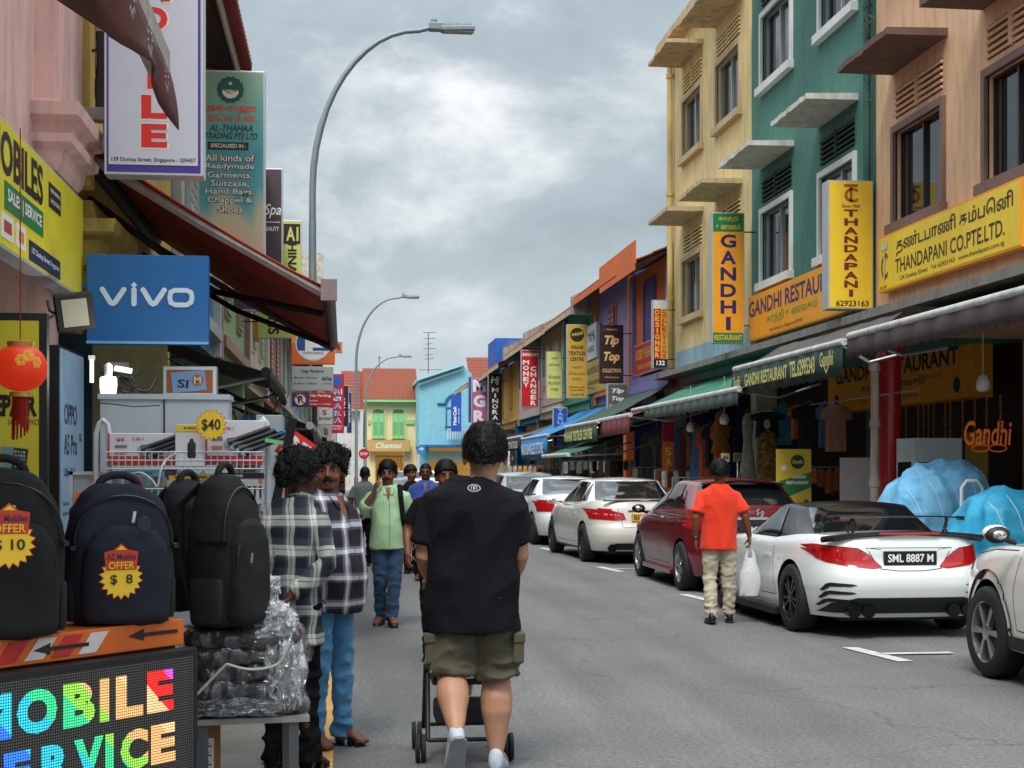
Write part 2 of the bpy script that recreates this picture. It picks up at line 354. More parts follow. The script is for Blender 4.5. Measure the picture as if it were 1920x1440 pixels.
def rhouse(name, label, px0, px1, z1, col, z0=3.55, X=None, y1=None, y0=None, depth=9, holes=(), back=None, group=None):
    X = X or XR
    ya = y1 if y1 is not None else YX(px0, X); yb = y0 if y0 is not None else YX(px1, X); w_ = ya - yb
    t = thing(name, label, 'building', (X, ya, 0), -pi / 2, group); t['w'] = w_
    b = MB(); wall_holes(b, w_, z0, z1, holes); m = paint(name + col, col)
    b.quad((0, 0, z0), (0, 0, z1), (0, depth, z1), (0, depth, z0)); b.quad((w_, 0, z0), (w_, depth, z0), (w_, depth, z1), (w_, 0, z1))
    b.quad((0, 0, z1), (w_, 0, z1), (w_, depth, z1), (0, depth, z1))
    b.quad((0, 0, z0), (0, depth, z0), (w_, depth, z0), (w_, 0, z0))
    b.build('upper_wall', m, t, fix=False)
    # ground floor: party walls, set-back shop front, ceiling
    g = MB(); g.box(-.09, .09, 2.3, depth, .14, z0); g.build('party_wall', m if back is None else back, t)
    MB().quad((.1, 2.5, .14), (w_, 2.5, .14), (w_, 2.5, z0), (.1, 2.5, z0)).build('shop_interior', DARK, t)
    return t, w_
def lx(px, t): return t.location.y - YX(px, t.location.x)
MODZ2, MODZ3 = (5.08, 6.38), (8.75, 10.05)
def modern(name, label, px0, px1, col, frm, hoodm, wins, gm, z1=13.2, y0=None, fwd=.1, louv=None):
    ya = YX(px0, XR); hs = []
    W_ = [(ya - YX(a, XR), ya - YX(b_, XR)) for a, b_ in wins]
    for a, c in W_:
        for z in (MODZ2, MODZ3):
            hs.append((a, c, z[0], z[1])); hs.append((a, c, z[1] + .2, z[1] + .62))
    t, w_ = rhouse(name, label, px0, px1, z1, col, y0=y0, holes=hs)
    m = MC['wall_' + name + col]
    for a, c in W_:
        for z in (MODZ2, MODZ3):
            window(t, a, c, z[0], z[1], frm, gm, fw=fwd)
            louvres(t, a, c, z[1] + .2, z[1] + .62, louv or m)
            hood(t, a - .14, c + .16, z[1] + .86, hoodm)
    return t, w_
FR_W = mat('window_frame_white', '#dfe0df', .6, var=.06, streak=.15)
FR_B = mat('window_frame_brown', '#7b5f55', .6, var=.1, streak=.15)
FR_C = mat('window_frame_cream', '#c4ab86', .65, var=.1, streak=.2)
HD_B = mat('hood_brown', '#6d544c', .85, var=.25, streak=.45, bump=.2)
HD_C = mat('hood_cream', '#c9b28e', .9, var=.15, streak=.6, bump=.2)
HD_W = mat('hood_white', '#d3d2ca', .9, var=.12, streak=.5, bump=.2)
DFR = mat('dark_window_frame', '#262021', .4, var=.1)
peach, wP = modern('peach_shophouse', 'peach three storey shophouse with brown framed windows and brown hoods', 1643, 1990, '#e9bd96', FR_B, HD_B, [(1680, 1768), (1852, 1950)], DFR, y0=11.5, z1=13.6)
green, wG = modern('green_shophouse', 'dark green three storey shophouse with white framed windows', 1410, 1641, '#497e71', FR_W, HD_W, [(1430, 1484), (1540, 1603)], ALU, z1=13.6, louv=mat('louvre_dark_green', '#26423d', .8))
yellow, wY = modern('yellow_shophouse', 'pale yellow three storey shophouse with cream hoods beside the green one', 1262, 1409, '#e6cf93', FR_C, HD_C, [(1282, 1316), (1345, 1388)], ALU, z1=11.6)
MB().box(-.35, .15 + wY, -.35, 9, 11.6, 11.75).build('roof_slab', HD_C, yellow)
PIPEY = mat('pipe_yellow', '#d3b878', .6, var=.1)
b = MB(); b.tube([(.1, -.1, 11.4), (.1, -.1, 3.5)], .07, 10)
for z in (10.9, 8.1, 5.6, 4.0): b.tube([(.1, -.1, z), (.1, -.1, z + .1)], .095, 10)
b.build('downpipe', PIPEY, yellow, smooth=True)
b = MB(); b.tube([(wG - .1, -.09, 13), (wG - .1, -.09, 3.6)], .06, 8); b.build('downpipe', mat('pipe_dark_green', '#2c544a', .6), green)
MB().box(.3, wY, -.012, .01, 3.56, 4.35).build('lower_wall_band', paint('blueband', '#93b7c4', .5), yellow)
# creeper growing from the joint between green and peach fronts
rnd = random.Random(3); b = MB()
for i in range(420):
    z = 7 + rnd.random() * 6; x = wG + rnd.gauss(0, .07) ; y = -.05 - rnd.random() * .16; s_ = rnd.uniform(.02, .05)
    q = V((rnd.uniform(-1, 1), rnd.uniform(-1, 1), rnd.uniform(-1, 1))) * s_; r_ = V((rnd.uniform(-1, 1), rnd.uniform(-1, 1), rnd.uniform(-1, 1))) * s_
    c = V((x, y, z)); b.quad(c, c + q, c + q + r_ * .6, c + r_)
o = b.build('creeper', mat('leaf_green', '#4d5a2f', .7, var=.4), None, tuple(green.location), -pi / 2)
tag(o, 'thin green creeper growing down the joint between the green and peach fronts', 'plant', kind='stuff')
# red column, white pipe, square columns
COLR = mat('column_red', '#c42a30', .35, var=.15, coat=.3)
def column(label, px, X, r, z0, z1, m, name='column', cap=True, sq=False):
    y = YX(px, X); t = thing(name, label, 'column', (X, y, 0))
    b = MB()
    if sq: b.box(-r, r, -r, r, z0, z1)
    else: b.lathe([(r, z0), (r, z1)], n=28)
    b.build('shaft', m, t, smooth=not sq)
    if cap:
        b = MB()
        if sq: b.box(-r - .04, r + .04, -r - .04, r + .04, z1, z1 + .18)
        else: b.lathe([(r * 1.02, z1), (r * 1.25, z1 + .05), (r * 1.12, z1 + .12), (r * 1.4, z1 + .2), (r * 1.4, z1 + .3)], n=28); 
        b.build('capital', m, t)
    return t
cR = column('glossy red round column in front of the dark restaurant', 1668, 8.0, .165, .14, 3.2, COLR)
MB().lathe([(.185, 2.42), (.185, 2.5)], n=28).build('collar', COLR, cR)
PIPEW = mat('pipe_white', '#c9c2b3', .6, var=.15, streak=.35)
t = thing('downpipe', 'off white rain pipe standing left of the red column', 'pipe', (7.55, YX(1640, 7.55), 0))
b = MB(); b.tube([(0, 0, .14), (0, 0, 3.15)], .062, 12); b.build('pipe', PIPEW, t, smooth=True)
for z in (.9, 1.35, 2.2, 3.0): MB().tube([(0, 0, z), (0, 0, z + .11)], .08, 12).build('pipe_joint', PIPEW, t)
column('pale square column where the yellow and green shophouses meet', 1432, 8.0, .2, .14, 3.4, paint('colw', '#b3aba0'), sq=True)
column('pale square column below the far edge of the yellow shophouse', 1268, 8.0, .2, .14, 3.4, paint('colw', '#b3aba0'), sq=True)
# concrete ledge over each shop
for t, w_ in ((peach, wP), (green, wG), (yellow, wY)):
    b = MB(); b.box(0.0, w_ - .01, -.5, -.003, 3.72, 3.84); b.build('ledge', mat('ledge_grey', '#85817b', .9, var=.2, streak=.5, bump=.2), t)
def awning(name, label, X0, zt, X1, zb, ya, yb, fab, bar, val=None, vh=.28, group=None, side=1, nseg=14, tilt=0, rough=.012, vtext=None, valmat=None, cat='awning', arms=True):
    """sloping cloth awning from wall (X0, zt) to roller bar (X1, zb), between ya (near) and yb (far)"""
    t = thing(name, label, cat, (X1, ya, 0), 0, group); dx = X0 - X1; Lh = yb - ya
    b = MB(); n = nseg; k = 6; vs = []
    rr = random.Random(int(abs(ya) * 31))
    for j in range(k + 1):
        for i in range(n + 1):
            u = j / k; sag = -.05 * sin(pi * u) * (1 + .3 * sin(i * 1.7))
            vs.append((dx * (1 - u), Lh * i / n, zt + (zb - zt) * u + sag + rr.uniform(-rough, rough)))
    fs = [(j * (n + 1) + i, j * (n + 1) + i + 1, (j + 1) * (n + 1) + i + 1, (j + 1) * (n + 1) + i) for j in range(k) for i in range(n)]
    b.add(vs, fs); o = b.build('canopy', fab, t, smooth=True, fix=False)
    sm = o.modifiers.new('s', 'SOLIDIFY'); sm.thickness = .012
    MB().tube([(0, 0, zb), (0, Lh, zb)], .05, 10).build('roller_bar', bar, t, smooth=True)
    if val is not None:
        b = MB(); nv = max(10, int(Lh / .09)); vs = []
        for i in range(nv + 1):
            yv = Lh * i / nv; xo = .02 * sin(i * .9) + rr.uniform(-.008, .008)
            vs += [(xo * .3 - .03 * side, yv, zb - .04), (xo - .035 * side, yv, zb - .04 - vh * .6), (xo * 1.3 - .03 * side, yv, zb - .04 - vh + (.03 if i % 2 else -.012))]
        b.add(vs, [(3 * i + q, 3 * i + 3 + q, 3 * i + 4 + q, 3 * i + 1 + q) for i in range(nv) for q in (0, 1)])
        o = b.build('valance', val, t, smooth=True, fix=False); sm = o.modifiers.new('s', 'SOLIDIFY'); sm.thickness = .006
    if arms:
        for yy in (.15, Lh - .15):
            MB().tube([(dx * .98, yy, zt - .55), (dx * .5, yy, (zt + zb) / 2 - .45), (0.02, yy, zb - .03)], .022, 6).build('support_arm', ALU, t)
    return t
GRN = mat('awning_green', '#1d5a45', .75, var=.25, vs=3, streak=.5, bump=.1)
GRND = mat('valance_dark_green', '#16362c', .8, var=.2)
GRY = mat('awning_grey', '#57534f', .8, var=.3, vs=4, streak=.5, bump=.15)
BRN = mat('awning_purple_brown', '#3b2e30', .8, var=.3, streak=.3)
BARW = mat('bar_white', '#c4c5c4', .5, var=.15, streak=.5)
def zrange(pxn, pxf, X): return YX(pxn, X), YX(pxf, X)
yn, yf = zrange(1975, 1593, 6.5)
awning('awning', 'grey weathered awning with ragged purple brown valance over the right shop', 7.78, 3.72, 6.5, 3.32, 12.6, yf, GRY, BARW, val=BRN, vh=.26)
yn, yf = zrange(1583, 1378, 6.5)
tg = awning('awning', 'green awning with gold GANDHI RESTAURANT lettering and telephone number on its valance', 7.28, 3.66, 6.5, 3.27, yn, yf, GRY, BARW, val=GRND, vh=.42)
gold = ink('#d8cf7d')
Lg = yf - yn
def side_letters(parent, items, m, x, L, right=True, name='lettering'):
    """lettering on a face that looks towards -X (right-hand row) or +X: u runs from the reader's left"""
    f = Matrix.Translation((x, L if right else 0, 0)) @ Matrix.Rotation(-pi / 2 if right else pi / 2, 4, 'Z')
    return lettering(parent, items, m, 0, name, face=f)
side_letters(tg, [('GANDHI RESTAURANT', Lg * .38, 3.03, Lg * .42, .2, .025), ('TEL.62995343', Lg * .72, 3.04, Lg * .21, .24, .025), ('Gandhi', Lg * .08, 3.04, Lg * .075, .18, .01), ('Gandhi', Lg * .915, 3.08, Lg * .1, .2, .01), ('V', Lg * .915, 2.93, Lg * .04, .1, .0)], gold, -.09, Lg)
yn, yf = zrange(1386, 1187, 6.35)
awning('awning', 'large bright green sloping awning below the pale yellow shophouse', 7.78, 3.55, 6.35, 2.9, yn, yf, mat('awning_bright_green', '#2a7a5c', .75, var=.25, vs=3, streak=.55), BARW, val=mat('valance_grey_green', '#3b4a42', .8, var=.3), vh=.22)
# ---- big sign boards on the fronts
def wall_sign(name, label, px0, px1, z0, z1, X, face, frame, cat='sign', group=None, th=.12):
    ya, yb = YX(px0, X), YX(px1, X); w_ = ya - yb
    return sign_box(name, label, (X - th / 2, (ya + yb) / 2, (z0 + z1) / 2), -pi / 2, w_, z1 - z0, th, face, frame, cat, group, fw=.03), w_, z1 - z0
ORG = mat('sign_orange', '#f0a01e', .5, var=.06, vs=2, streak=.1)
YLW = mat('sign_yellow', '#f3cf36', .5, var=.06, vs=2, streak=.12)
t, w_, h_ = wall_sign('signboard', 'orange GANDHI RESTAURANT signboard below the green shophouse windows', 1414, 1612, 4.02, 4.87, 7.77, ORG, ORG)
NAVY = ink('#2a1f5e')
lettering(t, [('GANDHI RESTAURANT', .0, .17, w_ * .97, .3, .02)], NAVY, -.063)
lettering(t, [('காந்தி உணவகம்', -.2, -.13, w_ * .5, .22, .02)], ink('#7d8f3a'), -.063)
lettering(t, [('126 Dunlop St, Singapore 209445', -.5, -.33, w_ * .34, .08, .01)], ink('#a83c22'), -.063)
t, w_, h_ = wall_sign('signboard', 'yellow THANDAPANI CO signboard below the peach shophouse windows', 1662, 1934, 4.13, 4.93, 7.77, YLW, ORG)
BRK = ink('#3a2a1c')
lettering(t, [('தண்டபாணி கம்பெனி', .25, .17, w_ * .8, .27, .02)], BRK, -.063)
lettering(t, [('THANDAPANI CO.PTE.LTD.', .12, -.1, w_ * .76, .2, .012), ('124 Dunlop Street   Tel: 62923163   www.thandapani.com.sg', .2, -.29, w_ * .72, .075, .005), ('Since 1960', -w_ * .455, -.335, .25, .05, .005)], BRK, -.063)
lettering(t, [('C', -w_ * .445, -.04, .26, .36, .01)], ink('#7c4a1e'), -.066)
lettering(t, [('T', -w_ * .445, .03, .22, .52, .02)], ink('#c9cbb9'), -.07)
# inner hanging signboard of the restaurant
t, w_, h_ = wall_sign('signboard', 'large orange GANDHI RESTAURANT signboard hanging inside behind the red column', 1584, 1862, 2.72, 3.66, 10.0, mat('sign_orange_inner', '#f7a224', .5, var=.1), ORG, th=.35)
lettering(t, [('GANDHI RESTAURANT', .0, .22, w_ * .86, .3, .03)], ink('#1e2420'), -.178)
lettering(t, [('காந்தி உணவகம்', .05, -.1, w_ * .45, .2, .02)], ink('#3c4420'), -.178)
lettering(t, [('126 Dunlop Singapore 209445', -.1, -.33, w_ * .4, .07, .01), ('Express', w_ * .26, -.05, w_ * .15, .12, 0, .4)], ink('#8a3a1a'), -.178)
for s_ in (-1, 1):
    MB().lathe([(.001, -.003), (.13, -.003), (.13, 0), (.001, 0)], (s_ * w_ * .42, -.18, -.25), 'Y', 20).build('emblem', ink('#2c2a24'), t)
# ---- projecting signs, right-hand row
CASEG = mat('sign_case_grey', '#b4b8bb', .5, .3, var=.1)
t, w_, h_ = sign_at('projecting_sign', 'tall orange GANDHI RESTAURANT sign projecting at the yellow and green joint', 1335, 398, 1396, 644, 27.6, .22, ORG, CASEG, arm=7.78)
MB().box(-w_ / 2 + .02, w_ / 2 - .02, -.113, -.108, h_ / 2 - .36, h_ / 2 - .02).build('green_band', mat('sign_green', '#1d7a45', .5, var=.05), t)
MB().box(-w_ / 2 + .02, w_ / 2 - .02, -.113, -.108, -h_ / 2 + .02, -h_ / 2 + .2).build('green_band', mat('sign_green', '#1d7a45', .5, var=.05), t)
lettering(t, [('காந்தி', 0, h_ / 2 - .12, w_ * .6, .11, .01), ('உணவகம்', 0, h_ / 2 - .26, w_ * .75, .11, .01), ('RESTAURANT', 0, -h_ / 2 + .11, w_ * .85, .1, .01)], ink('#e8c53a'), -.117)
lettering(t, stacked('GANDHI', 0, h_ / 2 - .38, -h_ / 2 + .22, w_ * .48, .03), NAVY, -.114)
t, w_, h_ = sign_at('projecting_sign', 'tall yellow THANDAPANI sign with a telephone number projecting beside the green shophouse', 1553, 337, 1638, 580, 21.3, .3, YLW, CASEG, arm=7.78)
MRN = ink('#7a1f2a')
lettering(t, stacked('THANDAPANI', 0, h_ * .28, -h_ * .41, w_ * .3, .035), MRN, -.155)
lettering(t, [('C', -.0, h_ * .385, w_ * .3, h_ * .11, .02), ('T', .0, h_ * .4, w_ * .3, h_ * .14, .01)], ink('#a85a1c'), -.155)
lettering(t, [('62923163', .02, -h_ * .455, w_ * .72, .085, .015), ('Since 1960', 0, h_ * .3, w_ * .4, .05, .01)], ink('#4a3420'), -.155)
# ================================================================ two storey shophouses down the right-hand row
TILE = mat('roof_tile_red', '#8a4634', .85, var=.35, vs=9, streak=.35)
TILE2 = mat('roof_tile_orange', '#8e4b33', .85, var=.3, vs=9, streak=.25)
def tile_roof(t, x0, x1, ze, over, run, rise, m, step=.24, rows=10, fas=None, soff=None):
    b = MB(); n = max(4, int((x1 - x0) / step)); k = 4; vs = []; nx = n * k + 1
    for j in range(rows + 1):
        for e in (0, 1):
            u = (j + (0 if e == 0 else 1)) / (rows + 1) if False else (j + e) / (rows + 1)
            for i in range(nx):
                x = x0 + (x1 - x0) * i / (nx - 1); ph = 2 * pi * i / k
                vs.append((x, -over + (over + run) * u, ze + rise * u + .035 * cos(ph) + (.03 if e == 0 else 0)))
    fs = [(r * nx + i, r * nx + i + 1, (r + 1) * nx + i + 1, (r + 1) * nx + i) for r in range(2 * rows + 1) for i in range(nx - 1)]
    b.add(vs, fs); o = b.build('roof', m, t, fix=False); 
    sm = o.modifiers.new('s', 'SOLIDIFY'); sm.thickness = .03; sm.offset = -1
    MB().box(x0, x1, -over - .03, -over - .005, ze - .2, ze - .02).build('fascia', fas or HD_C, t)
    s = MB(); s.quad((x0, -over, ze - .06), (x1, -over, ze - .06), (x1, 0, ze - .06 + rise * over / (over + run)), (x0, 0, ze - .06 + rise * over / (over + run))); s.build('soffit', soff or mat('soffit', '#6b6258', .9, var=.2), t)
    return o
def shutter_window(t, xc, z0, z1, w_, fm, pm, n=2):
    MB().box(xc - w_ / 2 - .07, xc + w_ / 2 + .07, -.05, .01, z0 - .08, z1 + .08).build('window_frame', fm, t)
    for i in range(n):
        a = xc - w_ / 2 + w_ * i / n; c = xc - w_ / 2 + w_ * (i + 1) / n
        s = MB().box(a + .015, c - .015, -.085, -.051, z0, z1).build('shutter', pm, t)
        b = MB()
        for j in range(10):
            zz = z0 + .1 + (z1 - z0 - .2) * j / 10; b.box(a + .07, c - .07, -.1, -.086, zz, zz + (z1 - z0) * .045)
        b.build('shutter_louvres', fm, s)
def shophouse(name, label, px0, px1, col, ze, trim, roofm=TILE, over=.75, wins=(), shut=None, rise=2.0, aw=None, group=None, step=.25, fas=None, pil=True, run=3.6):
    t, w_ = rhouse(name, label, px0, px1, ze + .25, col)
    tile_roof(t, -.02, w_ + .02, ze, over, run, rise, roofm, step=step, fas=fas)
    tm = mat('trim' + trim, trim, .7, var=.12, streak=.2)
    if pil:
        for x in (0, w_ - .34): MB().box(x + .004, x + .34, -.1, .01, 3.56, ze + .2).build('pilaster', tm, t)
        MB().box(.35, w_ - .35, -.14, .01, 3.8, 3.98).build('string_course', tm, t)
    for f_ in wins: shutter_window(t, f_ * w_, 4.5, 6.3, 1.0, tm, shut or tm)
    return t, w_
PUR = '#7d74ad'
t1, w1 = shophouse('orange_shophouse', 'bright orange shophouse with lavender pilasters and a deep purple window', 1188, 1261, '#e2762c', 6.55, PUR, wins=(), fas=mat('orange_fascia', '#d96a2a', .7, var=.15, streak=.25), over=.9)
window(t1, w1 * .33, w1 * .58, 4.75, 6.35, mat('deep_purple', '#574e86', .7), mat('deep_purple', '#574e86', .7), cols=1, fw=.09)
MB().box(w1 * .3, w1 * .62, -.02, .02, 4.6, 6.5).build('window_surround', mat('deep_purple', '#574e86', .7), t1)
MB().box(-.1, w1 + .1, -.93, -.9, 6.5, 7.05).build('gutter_board', mat('orange_fascia', '#d96a2a', .7), t1)
MB().box(.35, w1 - .35, -.3, .01, 3.56, 3.78).build('ledge', mat('trim' + PUR, PUR, .7), t1)
t2, w2 = shophouse('lavender_shophouse', 'lavender shophouse with orange pilasters behind the Tip Top sign', 1119, 1187, '#8d87b8', 6.85, '#e2762c', wins=(.5,), shut=mat('purple_shutter', '#4e4878', .7), fas=mat('orange_fascia', '#d96a2a', .7))
t3, w3 = shophouse('mint_shophouse', 'mint green shophouse with green louvred shutters behind the WAHAB sign', 1062, 1118, '#5fae86', 6.65, '#3f8d6a', wins=(.3, .7), shut=mat('green_shutter', '#2f7d5a', .7))
t4, w4 = shophouse('cream_shophouse', 'weathered cream shophouse with panelled timber shutters', 1019, 1061, '#cdbd98', 6.6, '#d8caa6', wins=(.3, .7), shut=mat('cream_shutter', '#cfc09c', .8))
t5, w5 = shophouse('teal_shophouse', 'teal blue shophouse behind the red MONEY CHANGER sign', 977, 1018, '#2f8ea6', 6.6, '#2a7c92', wins=(.3, .7), shut=mat('grey_shutter', '#9fb0a6', .7))
t6, w6 = shophouse('golden_shophouse', 'golden yellow shophouse with tall yellow shutters between the money changer and black sign', 943, 976, '#dba956', 6.3, '#d9a04a', wins=(.5,), shut=mat('gold_shutter', '#d39c45', .7), over=1.0)
t7, w7 = shophouse('blue_shophouse', 'bright blue shophouse with a stepped blue parapet', 915, 942, '#2c5fae', 6.4, '#27509a', wins=(.5,))
MB().box(0, w7 * .55, 0, 3, 6.3, 8.4).build('parapet_block', paint('royal', '#2560b4'), t7)
MB().box(w7 * .58, w7, .3, 3, 6.3, 8.0).build('parapet_block', paint('peri', '#5a6fb4'), t7)
t8, w8 = shophouse('pink_shophouse', 'pale pink shophouse with a brown tiled roof at the far end of the row', 886, 914, '#d3a6a4', 6.3, '#c79a9c', wins=(.5,), over=1.1)
# chimney / weathered gable ends between roofs
for tt_, hgt in ((t2, 2.6), (t4, 2.4), (t5, 2.4)):
    b = MB(); b.add([(-.16, -.8, 6.4), (-.16, 3.6, 6.4), (-.16, 3.6, 9.1), (-.16, -.8, 6.95), (.16, -.8, 6.4), (.16, 3.6, 6.4), (.16, 3.6, 9.1), (.16, -.8, 6.95)], [(0, 1, 2, 3), (4, 7, 6, 5), (3, 2, 6, 7), (0, 3, 7, 4), (1, 5, 6, 2), (0, 4, 5, 1)])
    b.build('gable_wall', paint('gable', '#9d968a', .7), tt_)
# ---- signs of the far right-hand row
def psign(label, px0, py0, px1, py1, Y, face, d=.2, arm=7.7, case=CASEG):
    return sign_at('projecting_sign', label, px0, py0, px1, py1, Y, d, face, case, arm=arm)
RED = mat('sign_red', '#c4161c', .45, var=.06); WHITE = ink('#e8e8e6'); BLK = ink('#15130f')
t, w_, h_ = psign('narrow DESIGNER COLLECTIONS sign with house number 132 near the yellow shophouse', 1224, 562, 1253, 691, 34.2, mat('sign_white', '#d9d9d8', .5, var=.05))
MB().box(-w_ / 2 + .02, -.0, -.115, -.1, -h_ * .36, h_ * .37).build('red_panel', RED, t); MB().box(.0, w_ / 2 - .02, -.116, -.1, -h_ * .36, h_ * .37).build('yellow_panel', mat('sign_gold', '#e0a82e', .5), t)
MB().box(-w_ / 2 + .02, w_ / 2 - .02, -.117, -.1, -h_ / 2 + .02, -h_ * .365).build('black_panel', mat('sign_black', '#161412', .5), t)
lettering(t, stacked('DESIGNER', -w_ * .22, h_ * .36, -h_ * .35, w_ * .28, .03), ink('#e3c43c'), -.119); lettering(t, stacked('COLLECTIONS', w_ * .22, h_ * .36, -h_ * .35, w_ * .26, .03), ink('#b3241c'), -.12)
lettering(t, [('132', 0, -h_ * .42, w_ * .55, .11, .03)], WHITE, -.121)
t, w_, h_ = psign('black Tip Top COLLECTIONS sign with cream script lettering', 1125, 609, 1169, 719, 39.5, mat('sign_dark_brown', '#2a1a16', .5, var=.1), case=BLACKM)
CRM = ink('#e0b87c'); lettering(t, [('Tip', 0, h_ * .22, w_ * .62, h_ * .2, .04, .3), ('Top', 0, -h_ * .06, w_ * .68, h_ * .2, .04, .3), ('COLLECTIONS', 0, -h_ * .28, w_ * .8, .1, .02), ('134A Dunlop Street', 0, -h_ * .4, w_ * .6, .07, 0), ('~ TRADING ~', 0, h_ * .42, w_ * .7, .05, 0)], CRM, -.105)
t, w_, h_ = psign('small grey Tip Top Collections sign below the black one', 1139, 719, 1178, 771, 39.0, mat('sign_grey', '#5c5a58', .5, var=.1), case=CASEG)
lettering(t, [('Tip', 0, h_ * .22, w_ * .6, h_ * .2, .04, .3), ('Top', 0, -h_ * .06, w_ * .6, h_ * .2, .04, .3), ('Collections', 0, -h_ * .32, w_ * .8, .1, .02)], WHITE, -.105)
t, w_, h_ = psign('mustard WAHAB TEXTILES CENTRE sign with a round black emblem', 1063, 608, 1101, 747, 45, mat('sign_mustard', '#c9a132', .5, var=.1))
lettering(t, [('WAHAB', 0, h_ * .19, w_ * .62, .12, .03), ('TEXTILES', 0, h_ * .11, w_ * .82, .12, .03), ('CENTRE', 0, h_ * .03, w_ * .66, .12, .03), ('129 Dunlop Street', 0, -h_ * .35, w_ * .8, .06), ('Singapore 209451', 0, -h_ * .39, w_ * .7, .06), ('Tel. 6339 1378', 0, -h_ * .45, w_ * .66, .07)], ink('#2d2a3c'), -.105)
lettering(t, [('வஹாப்', 0, -h_ * .08, w_ * .5, .11), ('டெக்ஸ்டைல்ஸ்', 0, -h_ * .16, w_ * .84, .1), ('சென்டர்', 0, -h_ * .24, w_ * .5, .1)], ink('#6f6a66'), -.105)
MB().lathe([(.001, -.003), (w_ * .34, -.003), (w_ * .34, 0), (.001, 0)], (0, -.103, h_ * .36), 'Y', 24).build('emblem', ink('#26221c'), t)
lettering(t, [('WAHAB', 0, h_ * .37, w_ * .58, .1, .03, 0, .2)], ink('#c9b84a'), -.108)
t, w_, h_ = psign('pale yellow SRI provision store sign between the WAHAB and red signs', 1025, 659, 1054, 748, 50.5, mat('sign_pale_yellow', '#d5d27a', .5, var=.1), case=CASEG)
lettering(t, [('ஸ்ரீ', 0, h_ * .36, w_ * .4, .1), ('அரிசிமண்டி', 0, h_ * .22, w_ * .75, .1), ('SRI ANDAL', 0, -h_ * .04, w_ * .78, .1), ('PROVISION', 0, -h_ * .17, w_ * .78, .1), ('STORE', 0, -h_ * .3, w_ * .5, .1)], ink('#6b7038'), -.105)
t, w_, h_ = psign('red MONEY CHANGER sign with white stacked capitals', 977, 656, 1010, 763, 57, RED)
lettering(t, stacked('MONEY', -w_ * .22, h_ * .33, -h_ * .16, w_ * .32, .04), WHITE, -.105); lettering(t, stacked('CHANGER', w_ * .2, h_ * .22, -h_ * .48, w_ * .32, .04), WHITE, -.105)
lettering(t, [('SANGAM', 0, h_ * .42, w_ * .85, .13, .03)], WHITE, -.105)
t, w_, h_ = psign('dark blue VASU BANGLES sign hanging low over the blue awning', 1037, 764, 1064, 838, 47, mat('sign_blue', '#1d4f9c', .5, var=.1), arm=None)
lettering(t, stacked('VASU BANG', 0, h_ * .5, -h_ * .48, w_ * .4, .03), ink('#9db7d6'), -.105)
t, w_, h_ = psign('black MINORA sign with white script', 915, 700, 942, 800, 70, mat('sign_black', '#161412', .5))
lettering(t, stacked('MINORA', 0, h_ * .24, -h_ * .38, w_ * .4, .03) + [('Hj', 0, h_ * .36, w_ * .6, h_ * .17, .03, .2)], WHITE, -.105); lettering(t, [('jeweller', 0, -h_ * .45, w_ * .8, .12, .02)], WHITE, -.105)
t, w_, h_ = psign('pink MGR sign with big pale capitals', 884, 708, 914, 796, 78, mat('sign_pink', '#b0628a', .5, var=.1))
lettering(t, stacked('MGR', 0, h_ * .49, -h_ * .49, w_ * .75, .05), ink('#e6e2e6'), -.105)
t, w_, h_ = psign('narrow blue sign edge behind the pink MGR sign', 878, 706, 886, 792, 80, mat('sign_blue', '#1d4f9c', .5), arm=None)
# flat signs on far fronts
def flat(label, px0, px1, z0, z1, face, items, col, X=7.72):
    t, w_, h_ = wall_sign('signboard', label, px0, px1, z0, z1, X, face, CASEG, th=.1)
    lettering(t, [(s, cx * w_, cz * h_, ww * w_, hh * h_, .02) for s, cx, cz, ww, hh in items], ink(col), -.053)
flat('red BOBBY restaurant signboard under the DESIGNER sign', 1196, 1240, 4.05, 4.85, mat('sign_bright_red', '#c0222a', .5, var=.15), [('BOBBY FASHION', 0, .15, .8, .34), ('STORE & TAILORING', 0, -.25, .7, .14)], '#e2b13a')
flat('mustard WAHAB TEXTILES signboard on the mint shophouse', 1100, 1139, 3.95, 4.95, mat('sign_mustard', '#c9a132', .5), [('WAHAB TEXTILES CENTRE', 0, .2, .86, .2), ('டெக்ஸ்டைல்ஸ்', 0, -.15, .6, .18)], '#3b3528')
flat('white sign with red number beside the Tip Top sign', 1103, 1124, 5.0, 6.1, mat('sign_white', '#d9d9d8', .5), [('90%', .1, .15, .6, .3), ('FABRIC', 0, -.2, .7, .18)], '#7a5a5c')
flat('pink and white signboard on the cream shophouse', 1019, 1060, 4.0, 5.1, mat('sign_faded_pink', '#c9a59a', .6, var=.3), [('SRI ANDAL STORE', 0, .1, .8, .25)], '#8a4a40')
flat('faded red lettered signboard on the teal shophouse', 977, 1017, 3.75, 5.1, mat('sign_faded_red', '#c9b0ac', .6, var=.3), [('SANGAM MONEY', 0, .2, .86, .2), ('CHANGER', 0, -.15, .6, .2)], '#a33a3a')
